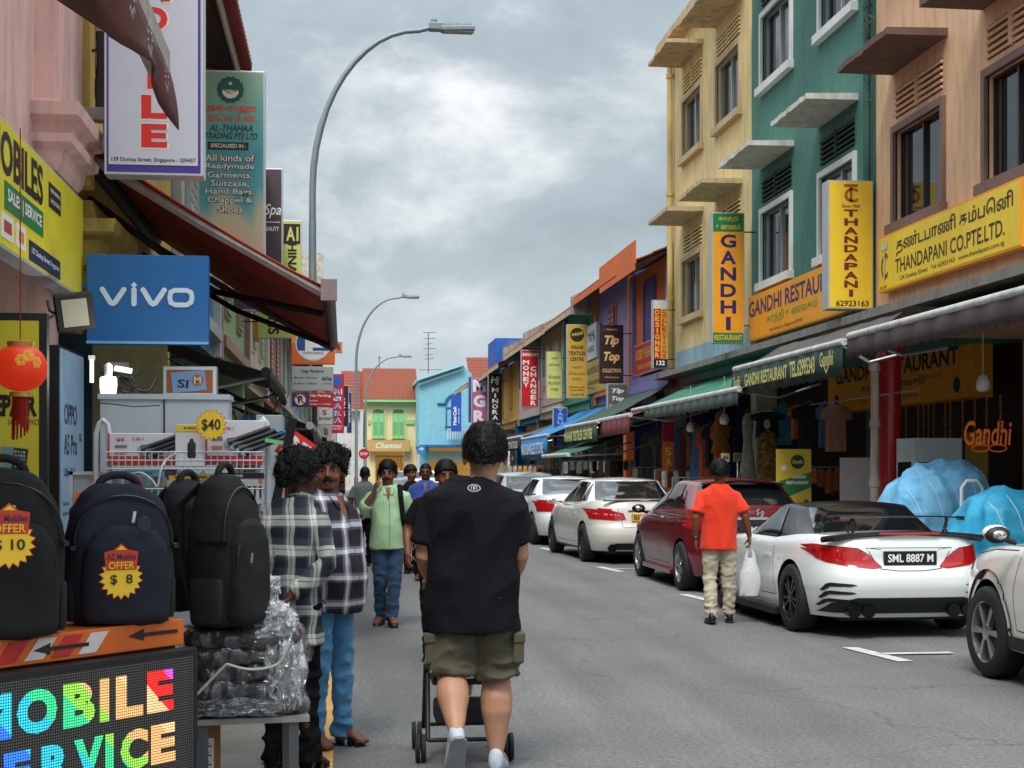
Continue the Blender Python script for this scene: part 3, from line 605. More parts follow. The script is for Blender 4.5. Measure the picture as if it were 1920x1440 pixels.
# ---- awnings down the row
def raw(label, pa, pb, X1, zt, zb, fab, val=None, vh=.3, text=None, tcol='#e0e0e0', X0=7.75, bar=BARW):
    yn, yf = YX(pa, X1), YX(pb, X1)
    t = awning('awning', label, X0 - X1 and X0, zt, X1, zb, yn, yf, fab, bar, val=val, vh=vh, nseg=10)
    if text: side_letters(t, [(text, (yf - yn) / 2, zb - .06 - vh / 2, (yf - yn) * .86, vh * .6, .03)], ink(tcol), -.09, yf - yn)
    return t
raw('maroon awning with a white roller bar in front of the lavender shophouse', 1182, 1123, 6.0, 3.4, 2.75, mat('awning_maroon', '#6d2832', .8, var=.25, streak=.3), mat('awning_maroon', '#6d2832', .8), .35)
raw('dark green awning with WAHAB TEXTILES CENTRE printed in yellow on its valance', 1122, 1060, 5.9, 3.7, 2.72, mat('awning_dark_green', '#2e4a40', .8, var=.3, streak=.5), mat('awning_yellow_valance', '#3b4a30', .8), .42, 'WAHAB TEXTILES CENTRE', '#dfd98a')
raw('lower plain green awning left of the WAHAB awning', 1066, 1018, 5.3, 2.9, 1.95, GRN, None)
raw('bright blue awning with white lettering on its valance', 1028, 979, 5.9, 3.5, 2.6, mat('awning_blue', '#1d7ab8', .75, var=.2), mat('awning_blue', '#1d7ab8', .75), .6, 'VASU BANGLES STORE', '#dfe8ee')
raw('grey awning with a white bar below the golden shophouse', 978, 942, 5.9, 3.3, 2.7, GRY, mat('valance_black', '#25221f', .8), .4, 'SAREES TEXTILES', '#cfcfcf')
raw('dark awning below the MINORA sign', 940, 905, 6.2, 3.2, 2.6, mat('awning_black', '#2c2b2a', .8, var=.2), mat('valance_black', '#25221f', .8), .3)
# purple ground floor wall, posts
MB_ = MB().box(0, .16, 0, 2.2, .14, 3.5); o = MB_.build('purple_pier', paint('pier_purple', '#4b4290'), None, (7.75, YX(1230, 7.75), 0), -pi / 2); tag(o, 'deep purple painted wall pier of the orange shophouse ground floor', 'wall')
for px, m_, lb in ((1186, paint('pier_orange', '#d96a2a'), 'orange pier between the lavender and orange shophouses'), (1118, paint('pier_grey', '#7d7a76'), 'grey stone pier below the Tip Top signs'), (1061, paint('pier_green', '#4f9a78'), 'green pier of the mint shophouse'), (1018, paint('pier_grey', '#7d7a76'), 'grey pier left of the low green awning'), (977, paint('pier_blue', '#2570a8'), 'blue pier of the bangle shop under the blue awning'), (942, paint('pier_cream', '#c9bda0'), 'cream pier of the golden shophouse')):
    column(lb, px, 8.0, .22, .14, 3.5, m_, sq=True)
b = MB().box(-.9, .9, -.05, .05, .14, 3.3); o = b.build('purple_wall', paint('pier_purple', '#4b4290'), None, (8.6, YX(1210, 8.0), 0), 0); tag(o, 'deep purple cross wall beside the orange banner', 'wall')
# orange vertical banner
t = thing('banner', 'narrow orange and red vertical banner standing before the green awning', 'banner', (6.95, YX(1253, 6.95), 0))
MB().box(-.13, .13, -.012, .012, 1.0, 2.65).build('banner_cloth', mat('banner_orange', '#d8702a', .7, var=.35, vs=8), t)
MB().box(-.13, .13, -.018, -.0125, 2.2, 2.63).build('red_header', mat('banner_red', '#9c1f3c', .7), t); MB().tube([(0, .03, .14), (0, .03, 2.7)], .012, 6).build('pole', BLACKM, t)
lettering(t, stacked('SALE', 0, 2.1, 1.2, .14, .02), ink('#e8c84a'), -.0195)
# ================================================================ street lamps
def lamp(label, px, d, hgt=9.7, arm=2.15, X=None, k=1):
    p = P(px, 880, d); t = thing('street_lamp', label, 'street lamp', (p.x, p.y, 0), 0, None)
    m = mat('lamp_grey', '#7f8c92', .5, .3, var=.08)
    MB().lathe([(.1, 0), (.1, 1.2), (.075, 1.25), (.066, hgt * .63)], n=16).build('pole', m, t, smooth=True)
    pts = [(0, 0, hgt * .63)]
    for i in range(13):
        a = pi / 2 * i / 12; pts.append((arm * .9 * (1 - cos(a)), 0, hgt * .69 + (hgt * .305) * sin(a)))
    pts.append((arm, 0, hgt + .01))
    MB().tube(pts, [.062] * 5 + [.054] * 5 + [.044] * (len(pts) - 10), 10).build('arm', m, t, smooth=True)
    b = MB(); b.cbox((arm + .1, 0, hgt + .03), (.26, .2, .14)); b.cbox((arm + .5, 0, hgt + .0), (.62, .24, .09), ry=-.04); hd = b.build('lamp_head', m, t, bevel=.02)
    b = MB()
    for i in range(10): b.box(arm + .26 + i * .052, arm + .275 + i * .052, -.1, .1, hgt + .055, hgt + .095)
    b.lathe([(.06, hgt + .09), (.06, hgt + .16), (.03, hgt + .19)], (arm + .06, 0, 0), n=10); b.build('cooling_fins', m, hd)
    MB().box(arm + .24, arm + .78, -.1, .1, hgt - .062, hgt - .045).build('lens', mat('lamp_lens', '#8a8478', .3), hd)
    return t
lamp('tall curved grey street lamp nearest the camera on the left kerb', 586, 27.2)
lamp('second curved street lamp, seen above the far left shopfronts', 668, 70)
lamp('third and farthest curved street lamp, before the cream end building', 686, 97, 8.95)
# ================================================================ buildings closing the street
YE = 113.5
def zE(py): return H + (880 - py) / F * DY(735, YE)
def xE(px): return PYp(px, 880, YE).x
x0, x1 = xE(684), xE(783)
t = thing('cream_end_building', 'cream building with green arched shutters and an orange tiled roof closing the street', 'building', (x0, YE, 0)); W = x1 - x0
zev = zE(752)
CR_ = paint('endcream', '#e9d9a4', .12)
b = MB(); b.box(0, W, 0, 10, 3.4, zev); b.build('upper_wall', CR_, t)
MB().box(0, .8, 0, 1, 0, 3.4).build('shop_pier', CR_, t); MB().box(W - 1.0, W, 0, 1, 0, 3.4).build('shop_pier', CR_, t)
tile_roof(t, -.1, W + .1, zev + .1, .6, 5.5, 2.75, TILE2, step=.22, rows=16, fas=mat('endgreen', '#9ec98a', .7))
MB().box(0, W, -.35, -.003, zev - .3, zev - .03).build('cornice', mat('endgreen', '#9ec98a', .7), t)
GS = mat('shutter_mint', '#8fcf8d', .6, var=.06); 
for pc in (709.5, 747):
    xc = xE(pc) - x0; hw = .47; z0_, z1_ = zE(823), zE(775)
    b = MB(); arch = [(xc - hw - .12, z0_ - .05), (xc + hw + .12, z0_ - .05)] + [(xc + (hw + .12) * cos(a), z1_ + (hw * .75 + .1) * sin(a)) for a in [pi * i / 12 for i in range(13)]]
    b.prism(arch, -.09, .0); b.build('arch_frame', CR_, t)
    arch = [(xc - hw, z0_), (xc + hw, z0_)] + [(xc + hw * cos(a), z1_ + hw * .7 * sin(a)) for a in [pi * i / 12 for i in range(13)]]
    MB().prism(arch, -.11, -.091).build('fanlight', mat('endgreen_f', '#7fae72', .6), t)
    for i in range(2):
        for j in range(5):
            MB().box(xc - .38 + j * .16, xc - .28 + j * .16, -.118, -.112, z1_ + .02 + i * .13, z1_ + .12 + i * .13).build('fanlight_pane', DARK, t)
    for i in (0, 1):
        s = MB().box(xc - hw + .01 + i * hw, xc - .01 + i * hw, -.15, -.111, z0_ + .02, z1_ - .03).build('shutter', GS, t)
        b = MB()
        for k in range(12): b.box(xc - hw + .07 + i * hw, xc - .07 + i * hw, -.165, -.151, z0_ + .3 + k * .085, z0_ + .35 + k * .085)
        b.build('shutter_louvres', mat('shutter_mint2', '#7cba7c', .6), s)
for xa in (.25, W - .95): MB().box(xa, xa + .7, -.12, -.003, zE(795), zE(787)).build('capital', mat('endgreen', '#9ec98a', .7), t)
s_, ws, hs = sign_at('shop_sign', 'gold Chennai shop sign with white script on the cream building', 689, 825, 769, 847, YE - .6, .3, mat('sign_gold_dull', '#c9a862', .5, var=.1), mat('gold_edge', '#a8843c', .5))
lettering(s_, [('Chennai', 0, .03, ws * .62, hs * .5, .02, .3)], WHITE, -.155)
# lit shop front
MB().box(.8, W - 1, 1.5, 1.6, 0, 3.4).build('shop_interior', mat('shop_glow', '#b98a45', .8, var=.6, vs=3, emit=.25), t)
b = MB()
for i in range(8): b.box(.8 + i * (W - 1.8) / 8, .84 + i * (W - 1.8) / 8, .5, .55, 0, 2.6)
b.box(.8, W - 1, .48, .56, 2.55, 2.65); b.build('shop_front_frame', mat('gold_edge', '#a8843c', .5), t)
# white party wall and aerials
MB().box(W - .12, W + .25, -.7, 6, 6, zev + 1.2).build('party_wall', paint('partywhite', '#c9c3b8', .4), t)
def aerial(label, px, py0, py1, d, bars):
    p = P(px, py1, d); t = thing('aerial', label, 'aerial', (p.x, p.y, p.z)); h_ = (py1 - py0) / F * d
    MB().tube([(0, 0, 0), (0, 0, h_)], .03, 6).build('mast', BLACKM, t)
    b = MB()
    for fz, l in bars: b.tube([(-l * .5, 0, h_ * fz), (l * .7, 0, h_ * fz + .05)], .022, 5)
    b.build('crossbars', BLACKM, t)
aerial('tall television aerial with many crossbars over the blue gable', 803, 624, 700, 118, [(1, .9), (.85, .8), (.72, .5), (.6, .8), (.45, .5), (.35, .6), (.08, 1.5)])
aerial('short thin aerial mast on the cream building roof', 711, 668, 700, 121, [(.9, .25)])
# ---- light blue gabled building
YB = 108.0
xa, xb = PYp(786, 880, YB).x, PYp(884, 880, YB).x
def zB(py): return H + (880 - py) / F * DY(830, YB)
t = thing('blue_gabled_building', 'light blue gabled building with a dark blue arched window hood beside the cream building', 'building', (xa, YB, 0)); W = xb - xa
BL = paint('gableblue', '#86c3d2', .15); DB = mat('trim_dark_blue', '#1c5f96', .6)
xr = PYp(868, 880, YB).x - xa
b = MB(); b.prism([(0, 3.3), (W, 3.3), (W, zB(700)), (xr, zB(684)), (0, zB(713))], 0, 9); b.build('gable_wall', BL, t)
b = MB(); b.prism([(-.15, zB(715)), (xr, zB(686)), (xr, zB(680)), (-.15, zB(709))], -.5, 9); b.build('verge', mat('verge_pale_blue', '#a3cfd6', .6), t)
pts = [(xr * (1 - i / 26), zB(690) + (zB(719) - zB(690)) * i / 26) for i in range(27)]
me = MB().box(-.04, .04, -.3, -.003, -.16, .0).mesh('dentil'); me.materials.append(mat('verge_pale_blue', '#a3cfd6', .6))
for x_, z_ in pts[1:]: link('dentil', me, t, (x_, 0, z_))
arc = [(PYp(820, 880, YB).x - xa, zB(757)), (PYp(834, 880, YB).x - xa, zB(757))] + [((PYp(864, 880, YB).x - xa) + (PYp(836, 0, YB).x - PYp(864, 0, YB).x) * cos(a), zB(757) + (zB(736) - zB(757)) * sin(a)) for a in [pi / 2 * i / 8 for i in range(9)]]
MB().tube([(x_, -.06, z_) for x_, z_ in arc], .1, 6).build('arch_moulding', DB, t)
window(t, PYp(838, 0, YB).x - xa, PYp(852, 0, YB).x - xa, zB(799), zB(766), DB, DB, cols=2, rows=3, fw=.09)
b = MB()
for i in range(9): b.box(PYp(838, 0, YB).x - xa + .18 * i, PYp(838, 0, YB).x - xa + .18 * i + .07, -.5, -.45, zB(824), zB(806))
b.box(PYp(837, 0, YB).x - xa, PYp(837, 0, YB).x - xa + 1.7, -.52, -.44, zB(806), zB(804)); b.build('balcony_rail', mat('rail_white', '#d8dde0', .5), t)
MB().box(0, W, -1.2, 0, 3.2, 3.36).build('canopy', DB, t)
MB().box(0, .7, 0, .8, 0, 3.2).build('shop_pier', BL, t); MB().box(.7, W, 1.2, 1.3, 0, 3.2).build('shop_interior', mat('shop_glow', '#b98a45', .8), t)
MB().box(.7, W, -.1, 0, 2.2, 2.9).build('shop_sign_panel', mat('sign_sage', '#9fb5a4', .6), t)
t, w_, h_ = sign_at('projecting_sign', 'blue Maxi-Cash sign on the light blue gabled building', 846, 740, 865, 809, YB - 2, .2, mat('sign_royal', '#1c4fae', .5), mat('sign_royal', '#1c4fae', .5))
lettering(t, [('Maxi-Cash', -w_ * .15, -.2, h_ * .5, w_ * .34, .03, 0, pi / 2), ('pawn shop', w_ * .25, -.2, h_ * .4, w_ * .15, .02, 0, pi / 2)], WHITE, -.105)
t, w_, h_ = sign_at('traffic_sign', 'blue one way arrow sign at the far junction', 783, 836, 797, 852, 100, .03, mat('sign_traffic_blue', '#2a7fc4', .5), mat('sign_traffic_blue', '#2a7fc4', .5), cat='traffic sign')
lettering(t, [('→', 0, .08, w_ * .7, h_ * .4, .04)], WHITE, -.02); MB().tube([(0, .04, -h_ / 2), (0, .04, -t.location.z)], .03, 6).build('post', STEEL, t)
p = P(682.5, 851, 88); t = thing('stop_sign', 'red octagonal STOP sign at the left far corner', 'traffic sign', p)
MB().lathe([(.001, -.01), (.33, -.01), (.33, .01), (.001, .01)], (0, 0, 0), 'Y', 8, pi / 8).build('plate', mat('stop_red', '#c02028', .5), t)
lettering(t, [('STOP', 0, 0, .42, .16, .03)], WHITE, -.014); MB().tube([(0, .04, .2), (0, .04, -p.z)], .03, 6).build('post', STEEL, t)
# distant neighbours of the cross street
for lb, pxa, pxb, Yq, zq, cq in (('low grey house at the far left beyond the last awning', 540, 638, 116, 5.6, '#a9a49b'), ('white end house left of the cream building, mostly behind the lamp post', 640, 683, 114, 6.2, '#d5d2cb'), ('dull pink house beyond the blue gable on the right', 884, 960, 112, 7.2, '#b58f88')):
    xq0, xq1 = PYp(pxa, 0, Yq).x, PYp(pxb, 0, Yq).x
    t = thing('end_house', lb, 'building', (xq0, Yq, 0)); MB().box(0, xq1 - xq0 - .3, 0, 9, 0, zq).build('wall', paint('q' + cq, cq), t)
    tile_roof(t, 0, xq1 - xq0, zq, .5, 5, 3.2, TILE, step=.3)
# ================================================================ left-hand row
XL = -2.2
def lhouse(name, label, y0, y1, z1, col, z0=3.5, holes=(), X=XL, depth=9, inner=True):
    w_ = y1 - y0; t = thing(name, label, 'building', (X, y0, 0), pi / 2)
    m = paint(name + col, col); b = MB(); wall_holes(b, w_, z0, z1, holes)
    b.quad((0, 0, z0), (0, 0, z1), (0, depth, z1), (0, depth, z0)); b.quad((w_, 0, z0), (w_, depth, z0), (w_, depth, z1), (w_, 0, z1)); b.quad((0, 0, z1), (w_, 0, z1), (w_, depth, z1), (0, depth, z1))
    b.quad((0, 0, z0), (0, depth, z0), (w_, depth, z0), (w_, 0, z0)); b.build('upper_wall', m, t, fix=False)
    MB().box(w_ - .1, w_ + .08, 1.9, depth, 0, z0).build('party_wall', m, t)
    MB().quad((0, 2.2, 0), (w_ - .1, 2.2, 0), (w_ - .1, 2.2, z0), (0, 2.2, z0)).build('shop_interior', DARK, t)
    MB().box(w_ - .45, w_, .02, .42, .03, z0).build('front_pier', m, t)
    return t, w_
def lshop(label, y0, y1, ze, col, trim, roofm=TILE, over=.85, shut='#6fae84', wins=(.3, .7), step=.24, name='left_shophouse', run=3.6, rise=2.0):
    t, w_ = lhouse(name, label, y0, y1, ze + .25, col)
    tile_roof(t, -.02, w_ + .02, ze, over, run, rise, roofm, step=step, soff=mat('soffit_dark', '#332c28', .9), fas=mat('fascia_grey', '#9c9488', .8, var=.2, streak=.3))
    tm = mat('trim' + trim, trim, .7, var=.12, streak=.2)
    for x in (0, w_ - .36): MB().box(x + .004, x + .36, -.12, .01, 3.5, ze + .1).build('pilaster', tm, t)
    MB().box(.38, w_ - .38, -.16, .01, 3.75, 3.95).build('string_course', tm, t)
    for f_ in wins: shutter_window(t, f_ * w_, 4.5, 6.2, 1.0, tm, mat('shut' + shut, shut, .7))
    return t, w_
PINK = '#e3b9b0'
t, w_ = lhouse('pink_house', 'pink plastered shophouse front at the left edge of the picture', 3.0, 12.0, 9.5, PINK)
PK = paint('pink_house' + PINK, PINK)
pl = MB().box(8.0, 8.98, -.17, .01, 4.25, 9.5).build('pilaster', PK, t)
def cornice(parent, x0, x1, prof, m, name='capital'):
    b = MB(); rings = []
    for z, o in prof: rings.append([(x0 - o, .02, z), (x0 - o, -.17 - o, z), (x1 + o, -.17 - o, z), (x1 + o, .02, z)])
    b.loft(rings); return b.build(name, m, parent)
cornice(t, 8.0, 8.98, [(3.75, -.03), (3.8, .0), (3.9, .02), (3.93, .1), (3.99, .11), (4.0, .06), (4.08, .08), (4.11, .16), (4.2, .17), (4.22, .02), (4.26, 0)], PK)
YG = mat('plaster_yellow_weathered', '#cdb25e', .85, var=.35, vs=5, streak=.5, bump=.3)
yt, yw = lhouse('yellow_left_house', 'yellow shophouse with blue window trim behind the MOBILE sign on the left', 12.05, 19.5, 6.85, '#dcc06a')
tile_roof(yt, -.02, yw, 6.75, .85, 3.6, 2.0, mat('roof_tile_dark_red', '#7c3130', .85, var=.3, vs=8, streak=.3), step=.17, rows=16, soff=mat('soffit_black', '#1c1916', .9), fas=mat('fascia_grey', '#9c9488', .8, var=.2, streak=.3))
tm_ = MB().tube([(0, -.02, 0), (0, .3, .03)], .062, 10).mesh('roof_tile', True); tm_.materials.append(mat('roof_tile_dark_red', '#7c3130', .85))
for i in range(44): link('roof_tile', tm_, yt, (.1 + i * .17, -1.0, 6.78))
cornice(yt, .35, 1.3, [(2.75, -.3), (2.9, -.12), (3.05, -.08), (3.08, .02), (3.2, .05), (3.24, .12), (3.33, .14), (3.35, .05), (3.45, .08), (3.5, .2), (3.6, .22), (3.62, .05), (3.78, .0)], YG, 'corbel')
MB().box(.08, .3, -.2, .01, 3.85, 6.8).build('corner_board', mat('board_yellow', '#d2b458', .7, var=.15, streak=.2), yt)
window(yt, .9, 2.0, 4.4, 6.0, mat('trim_sky', '#4f86b0', .6), ALU, fw=.1)
lshop('pale blue shophouse with white pilasters half hidden behind the long left signs', 19.6, 26.0, 6.7, '#6f9cb8', '#c9cdd0', shut='#c7d0d2')
lshop('shophouse with pale green shutters and pinkish pilasters behind the parking sign', 26.1, 34.0, 6.7, '#a8c79a', '#b98f80', shut='#8fc48f')
lshop('cream shophouse with white trim, fifth along the left row', 34.1, 42.0, 6.6, '#cfc3a2', '#d6d0c0', over=1.0)
lshop('salmon orange shophouse with an orange tiled roof above the red vertical sign', 42.1, 51.0, 6.9, '#c97a58', '#d8c8b8', roofm=TILE2, over=1.15, shut='#7a4a3a')
t, w_ = lshop('white shophouse with a tall peeling party wall on the left far along', 51.1, 62.0, 6.7, '#d5d2ca', '#c4c0b4', over=1.2)
MB().box(-.3, .3, -1.5, 4, 6.4, 8.9).build('peeling_party_wall', mat('peeling_white', '#c9c5bb', .9, var=.5, vs=6, streak=.8), t)
lshop('blue grey shophouse near the far left end', 62.1, 75.0, 6.5, '#8fa3b4', '#b4bcc0', over=1.2)
lshop('grey green shophouse second from the far left corner', 75.1, 87.0, 6.5, '#9aa890', '#c2c0b0', over=1.3)
lshop('pale corner shophouse at the far left end', 87.1, 99.0, 6.6, '#c9c4bc', '#b0aca2', over=1.3)
# ---- awnings on the left
MAR = mat('awning_dark_red', '#bb3426', .7, var=.2, vs=2, streak=.15)
t = awning('awning', 'large dark red awning reaching over the left pavement behind the VIVO sign', XL + .05, 4.28, -.12, 3.04, 12.1, 17.5, MAR, mat('bar_brown_grey', '#6b5f5c', .5, var=.25, streak=.4), side=-1, arms=False, nseg=16)
GB = mat('arm_mauve_grey', '#8d7d7a', .5, .2, var=.2, streak=.25)
dx = XL + .05 + .12
for yy in (0.04, 5.35):
    b = MB(); b.tube([(dx, yy, 4.16), (dx * .5, yy, 3.55), (0, yy, 2.99)], .04, 6); b.build('side_rail', GB, t)
b = MB(); b.tube([(dx, .9, 3.9), (dx * .52, 1.7, 3.22), (-.05, 1.2, 2.97)], .033, 6); b.build('folding_arm', mat('arm_black', '#211e1e', .5, var=.2), t); b = MB(); b.tube([(dx, 4.2, 3.9), (dx * .52, 4.6, 3.35), (-.05, 4.8, 2.99)], .033, 6); b.build('folding_arm', mat('arm_black', '#211e1e', .5, var=.2), t)
MB().cbox((0, -.02, 3.04), (.13, .05, .17)).build('end_cap', GB, t)
MB().tube([(dx, -.02, 4.22), (dx, 5.4, 4.22)], .07, 8).build('roller_casing', mat('arm_black', '#211e1e', .5), t)
# near maroon awning with printed valance
t = thing('awning', 'maroon awning with white swirl prints on its hanging valance, top left corner', 'awning', (-.82, 3.2, 0))
VM = mat('valance_maroon', '#5d2c2b', .75, var=.3, vs=5, streak=.25)
b = MB(); b.loft([[(-.045, y, 3.36), (.045, y, 3.36), (.045, y, 3.47), (-.045, y, 3.47)] for y in (0, 3.62)]); b.build('front_bar', mat('bar_weathered', '#a8a598', .6, var=.3, vs=12, streak=.5), t)
vs_ = []; n = 30
for i in range(n + 1):
    u = i / n; yv = 3.62 * u; dep = .2 + .03 * sin(u * 13) + (.03 * (u - .9) / .1 if u > .9 else 0); ex = (.09 * ((u - .86) / .14) if u > .86 else 0)
    for k in range(5):
        q = k / 4; vs_.append((.04 + .05 * sin(u * 17 + 1) * q * q + (-.02 * q) + ex * q, yv + (.07 * q if i == n else 0), 3.38 - dep * q))
b = MB(); b.add(vs_, [(5 * i + k, 5 * i + 5 + k, 5 * i + 6 + k, 5 * i + 1 + k) for i in range(n) for k in range(4)])
o = b.build('valance', VM, t, smooth=True, fix=False); o.modifiers.new('s', 'SOLIDIFY').thickness = .006
MB().add([(-1.4, 0, 4.3), (-.04, 0, 3.42), (-.04, 3.62, 3.42), (-1.4, 3.62, 4.3)], [(0, 1, 2, 3)]).build('canopy', VM, t, fix=False)
b = MB(); rr = random.Random(4)
for (yc, zc, s_) in ((3.25, 3.27, .075), (2.7, 3.27, .08), (2.2, 3.27, .08)):
    for i in range(13):
        a = 2 * pi * i / 13; a2 = a + .1; r0, r1 = s_ * rr.uniform(.5, .7), s_ * rr.uniform(.95, 1.2)
        x_ = .075; b.add([(x_, yc + r0 * cos(a), zc + r0 * sin(a)), (x_, yc + r1 * cos(a2), zc + r1 * sin(a2)), (x_, yc + r0 * cos(a + .26), zc + r0 * sin(a + .26))], [(0, 1, 2)])
o = b.build('white_swirl_print', mat('print_white', '#d8d4cf', .7, var=.05), t, fix=False)
o['kind'] = 'stuff'
BKA = mat('awning_black', '#2c2b2a', .8, var=.2)
BKG = mat('awning_charcoal', '#3a3836', .75, var=.35, vs=3, streak=.5)
t = awning('awning', 'slack black awning just behind and right of the VIVO sign', XL + .05, 3.02, -.72, 2.5, 14.0, 17.6, BKG, BLACKM, val=BKA, vh=.12, side=-1)
awning('awning', 'grey black awning with a bent white pole end below the parking sign', XL + .05, 2.95, -.42, 2.14, 18.6, 25.8, BKG, BARW, val=BKA, vh=.22, side=-1)
awning('awning', 'black awning under the white restaurant sign on the left', XL + .05, 2.8, -.25, 2.12, 26.3, 36, BKG, BARW, val=BKA, vh=.25, side=-1)
awning('awning', 'dusty grey awning fourth along the left row', XL + .05, 2.9, .0, 2.2, 37, 50, GRY, BARW, val=BKA, vh=.25, side=-1)
awning('awning', 'long dark awning past the red vertical sign', XL + .05, 2.9, .2, 2.3, 51, 70, BKG, BARW, val=BKA, vh=.2, side=-1)
awning('awning', 'last grey awning at the far left end', XL + .05, 2.9, .3, 2.3, 71, 90, GRY, BARW, side=-1)
# ---- MOBILE sign
LIL = mat('sign_lilac_white', '#c6c9d6', .45, var=.04, vs=3); PURP = mat('sign_purple', '#4b3291', .45, var=.05)
t, w_, h_ = sign_at('projecting_sign', 'tall white and purple MOBILE sign with red letters and the Dunlop Street address', 195, -190, 381, 330, 11.7, .22, PURP, mat('case_silver', '#c8cdd4', .4, .3, var=.05))
k = w_ / 186.0
MB().box(-w_ / 2 + .035, w_ / 2 - .04, -.116, -.108, -h_ / 2 + .075, h_ / 2 - .04).build('white_panel', LIL, t)
def zz(py): return h_ / 2 - (py + 190) * k
WED = ink('#e9dcd8'); RL = ink('#d2261c')
for ch, py, ww in (('M', -20, 62), ('O', 36, 52), ('B', 92, 50), ('I', 148, 26), ('L', 205, 50), ('E', 260, 50)):
    x_ = (289 - 288) * k
    lettering(t, [(ch, x_ + .004, zz(py) - .004, ww * k * 1.1, 50 * k, .055)], WED, -.118)
    lettering(t, [(ch, x_, zz(py), ww * k * .97, 45 * k, .05)], RL, -.121)
lettering(t, [('139 Dunlop Street, Singapore - 209457', 0, zz(307), 158 * k, 10 * k, .015)], ink('#2a2a35'), -.118)
# ---- AL-THAHAA sign
t, w_, h_ = sign_at('projecting_sign', 'teal AL-THAHAA TRADING sign listing garments and suitcases', 370, 130, 497, 480, 17.4, .2, mat('x', '#4f9c9b', .5), mat('case_silver', '#c8cdd4', .4, .3), arm=-2.3)
mg = bpy.data.materials.new('teal_gradient_print'); mg.use_nodes = True; nn = mg.node_tree; bb = nn.nodes['Principled BSDF']; bb.inputs['Roughness'].default_value = .45
tcx = nn.nodes.new('ShaderNodeTexCoord'); sx = nn.nodes.new('ShaderNodeSeparateXYZ'); nn.links.new(tcx.outputs['Generated'], sx.inputs[0]); wv = nn.nodes.new('ShaderNodeTexWave'); wv.inputs['Scale'].default_value = .8; wv.inputs['Distortion'].default_value = 6; nn.links.new(tcx.outputs['Object'], wv.inputs[0])
ad = nn.nodes.new('ShaderNodeMath'); ad.operation = 'MULTIPLY_ADD'; nn.links.new(wv.outputs[0], ad.inputs[0]); ad.inputs[1].default_value = .12; nn.links.new(sx.outputs[2], ad.inputs[2])
rp = nn.nodes.new('ShaderNodeValToRGB'); nn.links.new(ad.outputs[0], rp.inputs[0]); el = rp.color_ramp.elements; el[0].color = lin('#c9bf9f'); el[0].position = .1; el[1].color = lin('#7da58c'); el[1].position = 1
for p_, c_ in ((.25, '#b9c2a4'), (.38, '#4fa3ae'), (.6, '#3f9aa5'), (.8, '#5fa39a')): q = el.new(p_); q.color = lin(c_)
nn.links.new(rp.outputs[0], bb.inputs['Base Color'])
for o in bpy.data.objects:
    if o.parent == t and o.name.startswith('face_panel'): o.data.materials[0] = mg
k = w_ / 127.0
def zz(py): return h_ / 2 - (py - 130) * k
def xx(px): return (px - 433.5) * k
RR = ink('#d4452a'); DG = ink('#1f4038'); CW = ink('#dcd8cc'); y_ = -.103
b = MB(); n = 14
for i in range(n): a = 2 * pi * i / n; b.lathe([(.001, -.003), (6 * k, -.003), (6 * k, 0), (.001, 0)], (xx(432) + 20 * k * cos(a), y_ + .002, zz(167) + 20 * k * sin(a)), 'Y', 8)
b.lathe([(.001, -.005), (21 * k, -.005), (21 * k, 0), (.001, 0)], (xx(432), y_ + .002, zz(167)), 'Y', 28); b.build('emblem', mat('emblem_green', '#1f5a4a', .5), t)
cres = [(xx(432) + 16 * k * cos(a), zz(168) + 16 * k * sin(a)) for a in [pi * 1.08 + pi * .84 * i / 12 for i in range(13)]] + [(xx(432) + 13 * k * cos(a), zz(163) + 12 * k * sin(a)) for a in [pi * 1.9 - pi * .8 * i / 12 for i in range(13)]]
MB().prism(cres, y_ - .007, y_ - .004).build('crescent', CW, t)
lettering(t, [('★', xx(432), zz(155), 9 * k, 9 * k, 0), ('786', xx(432), zz(171), 17 * k, 7 * k, .03)], CW, y_ - .008)
lettering(t, [('அல்-தாஹா', xx(434), zz(203), 96 * k, 18 * k, .03), ('டிரேடிங் பி. லிட்.', xx(434), zz(222), 100 * k, 15 * k, .03)], RR, y_)
lettering(t, [('AL-THAHAA', xx(433), zz(240), 82 * k, 13 * k, .02, .3), ('TRADING PTE LTD', xx(434), zz(255), 98 * k, 12 * k, .02, .3)], DG, y_)
MB().box(xx(390), xx(466), y_ - .003, y_ + .003, zz(281), zz(267)).build('dark_label', ink('#1d2426'), t)
lettering(t, [('SPECIALISED IN :', xx(428), zz(274), 66 * k, 8 * k, .02)], CW, y_ - .006)
for s, py, ww in (('All kinds of', 297, 92), ('Readymade', 314, 92), ('Garments,', 330, 84), ('Suitcase,', 346, 72), ('Hand Bags,', 362, 92), ('Chappel &', 378, 84), ('Shoes', 395, 48)):
    lettering(t, [(s, xx(431), zz(py), ww * k * 1.03, 14.5 * k, .075)], ink('#20312f'), y_); lettering(t, [(s, xx(431), zz(py), ww * k, 13 * k, .02)], CW, y_ - .004)
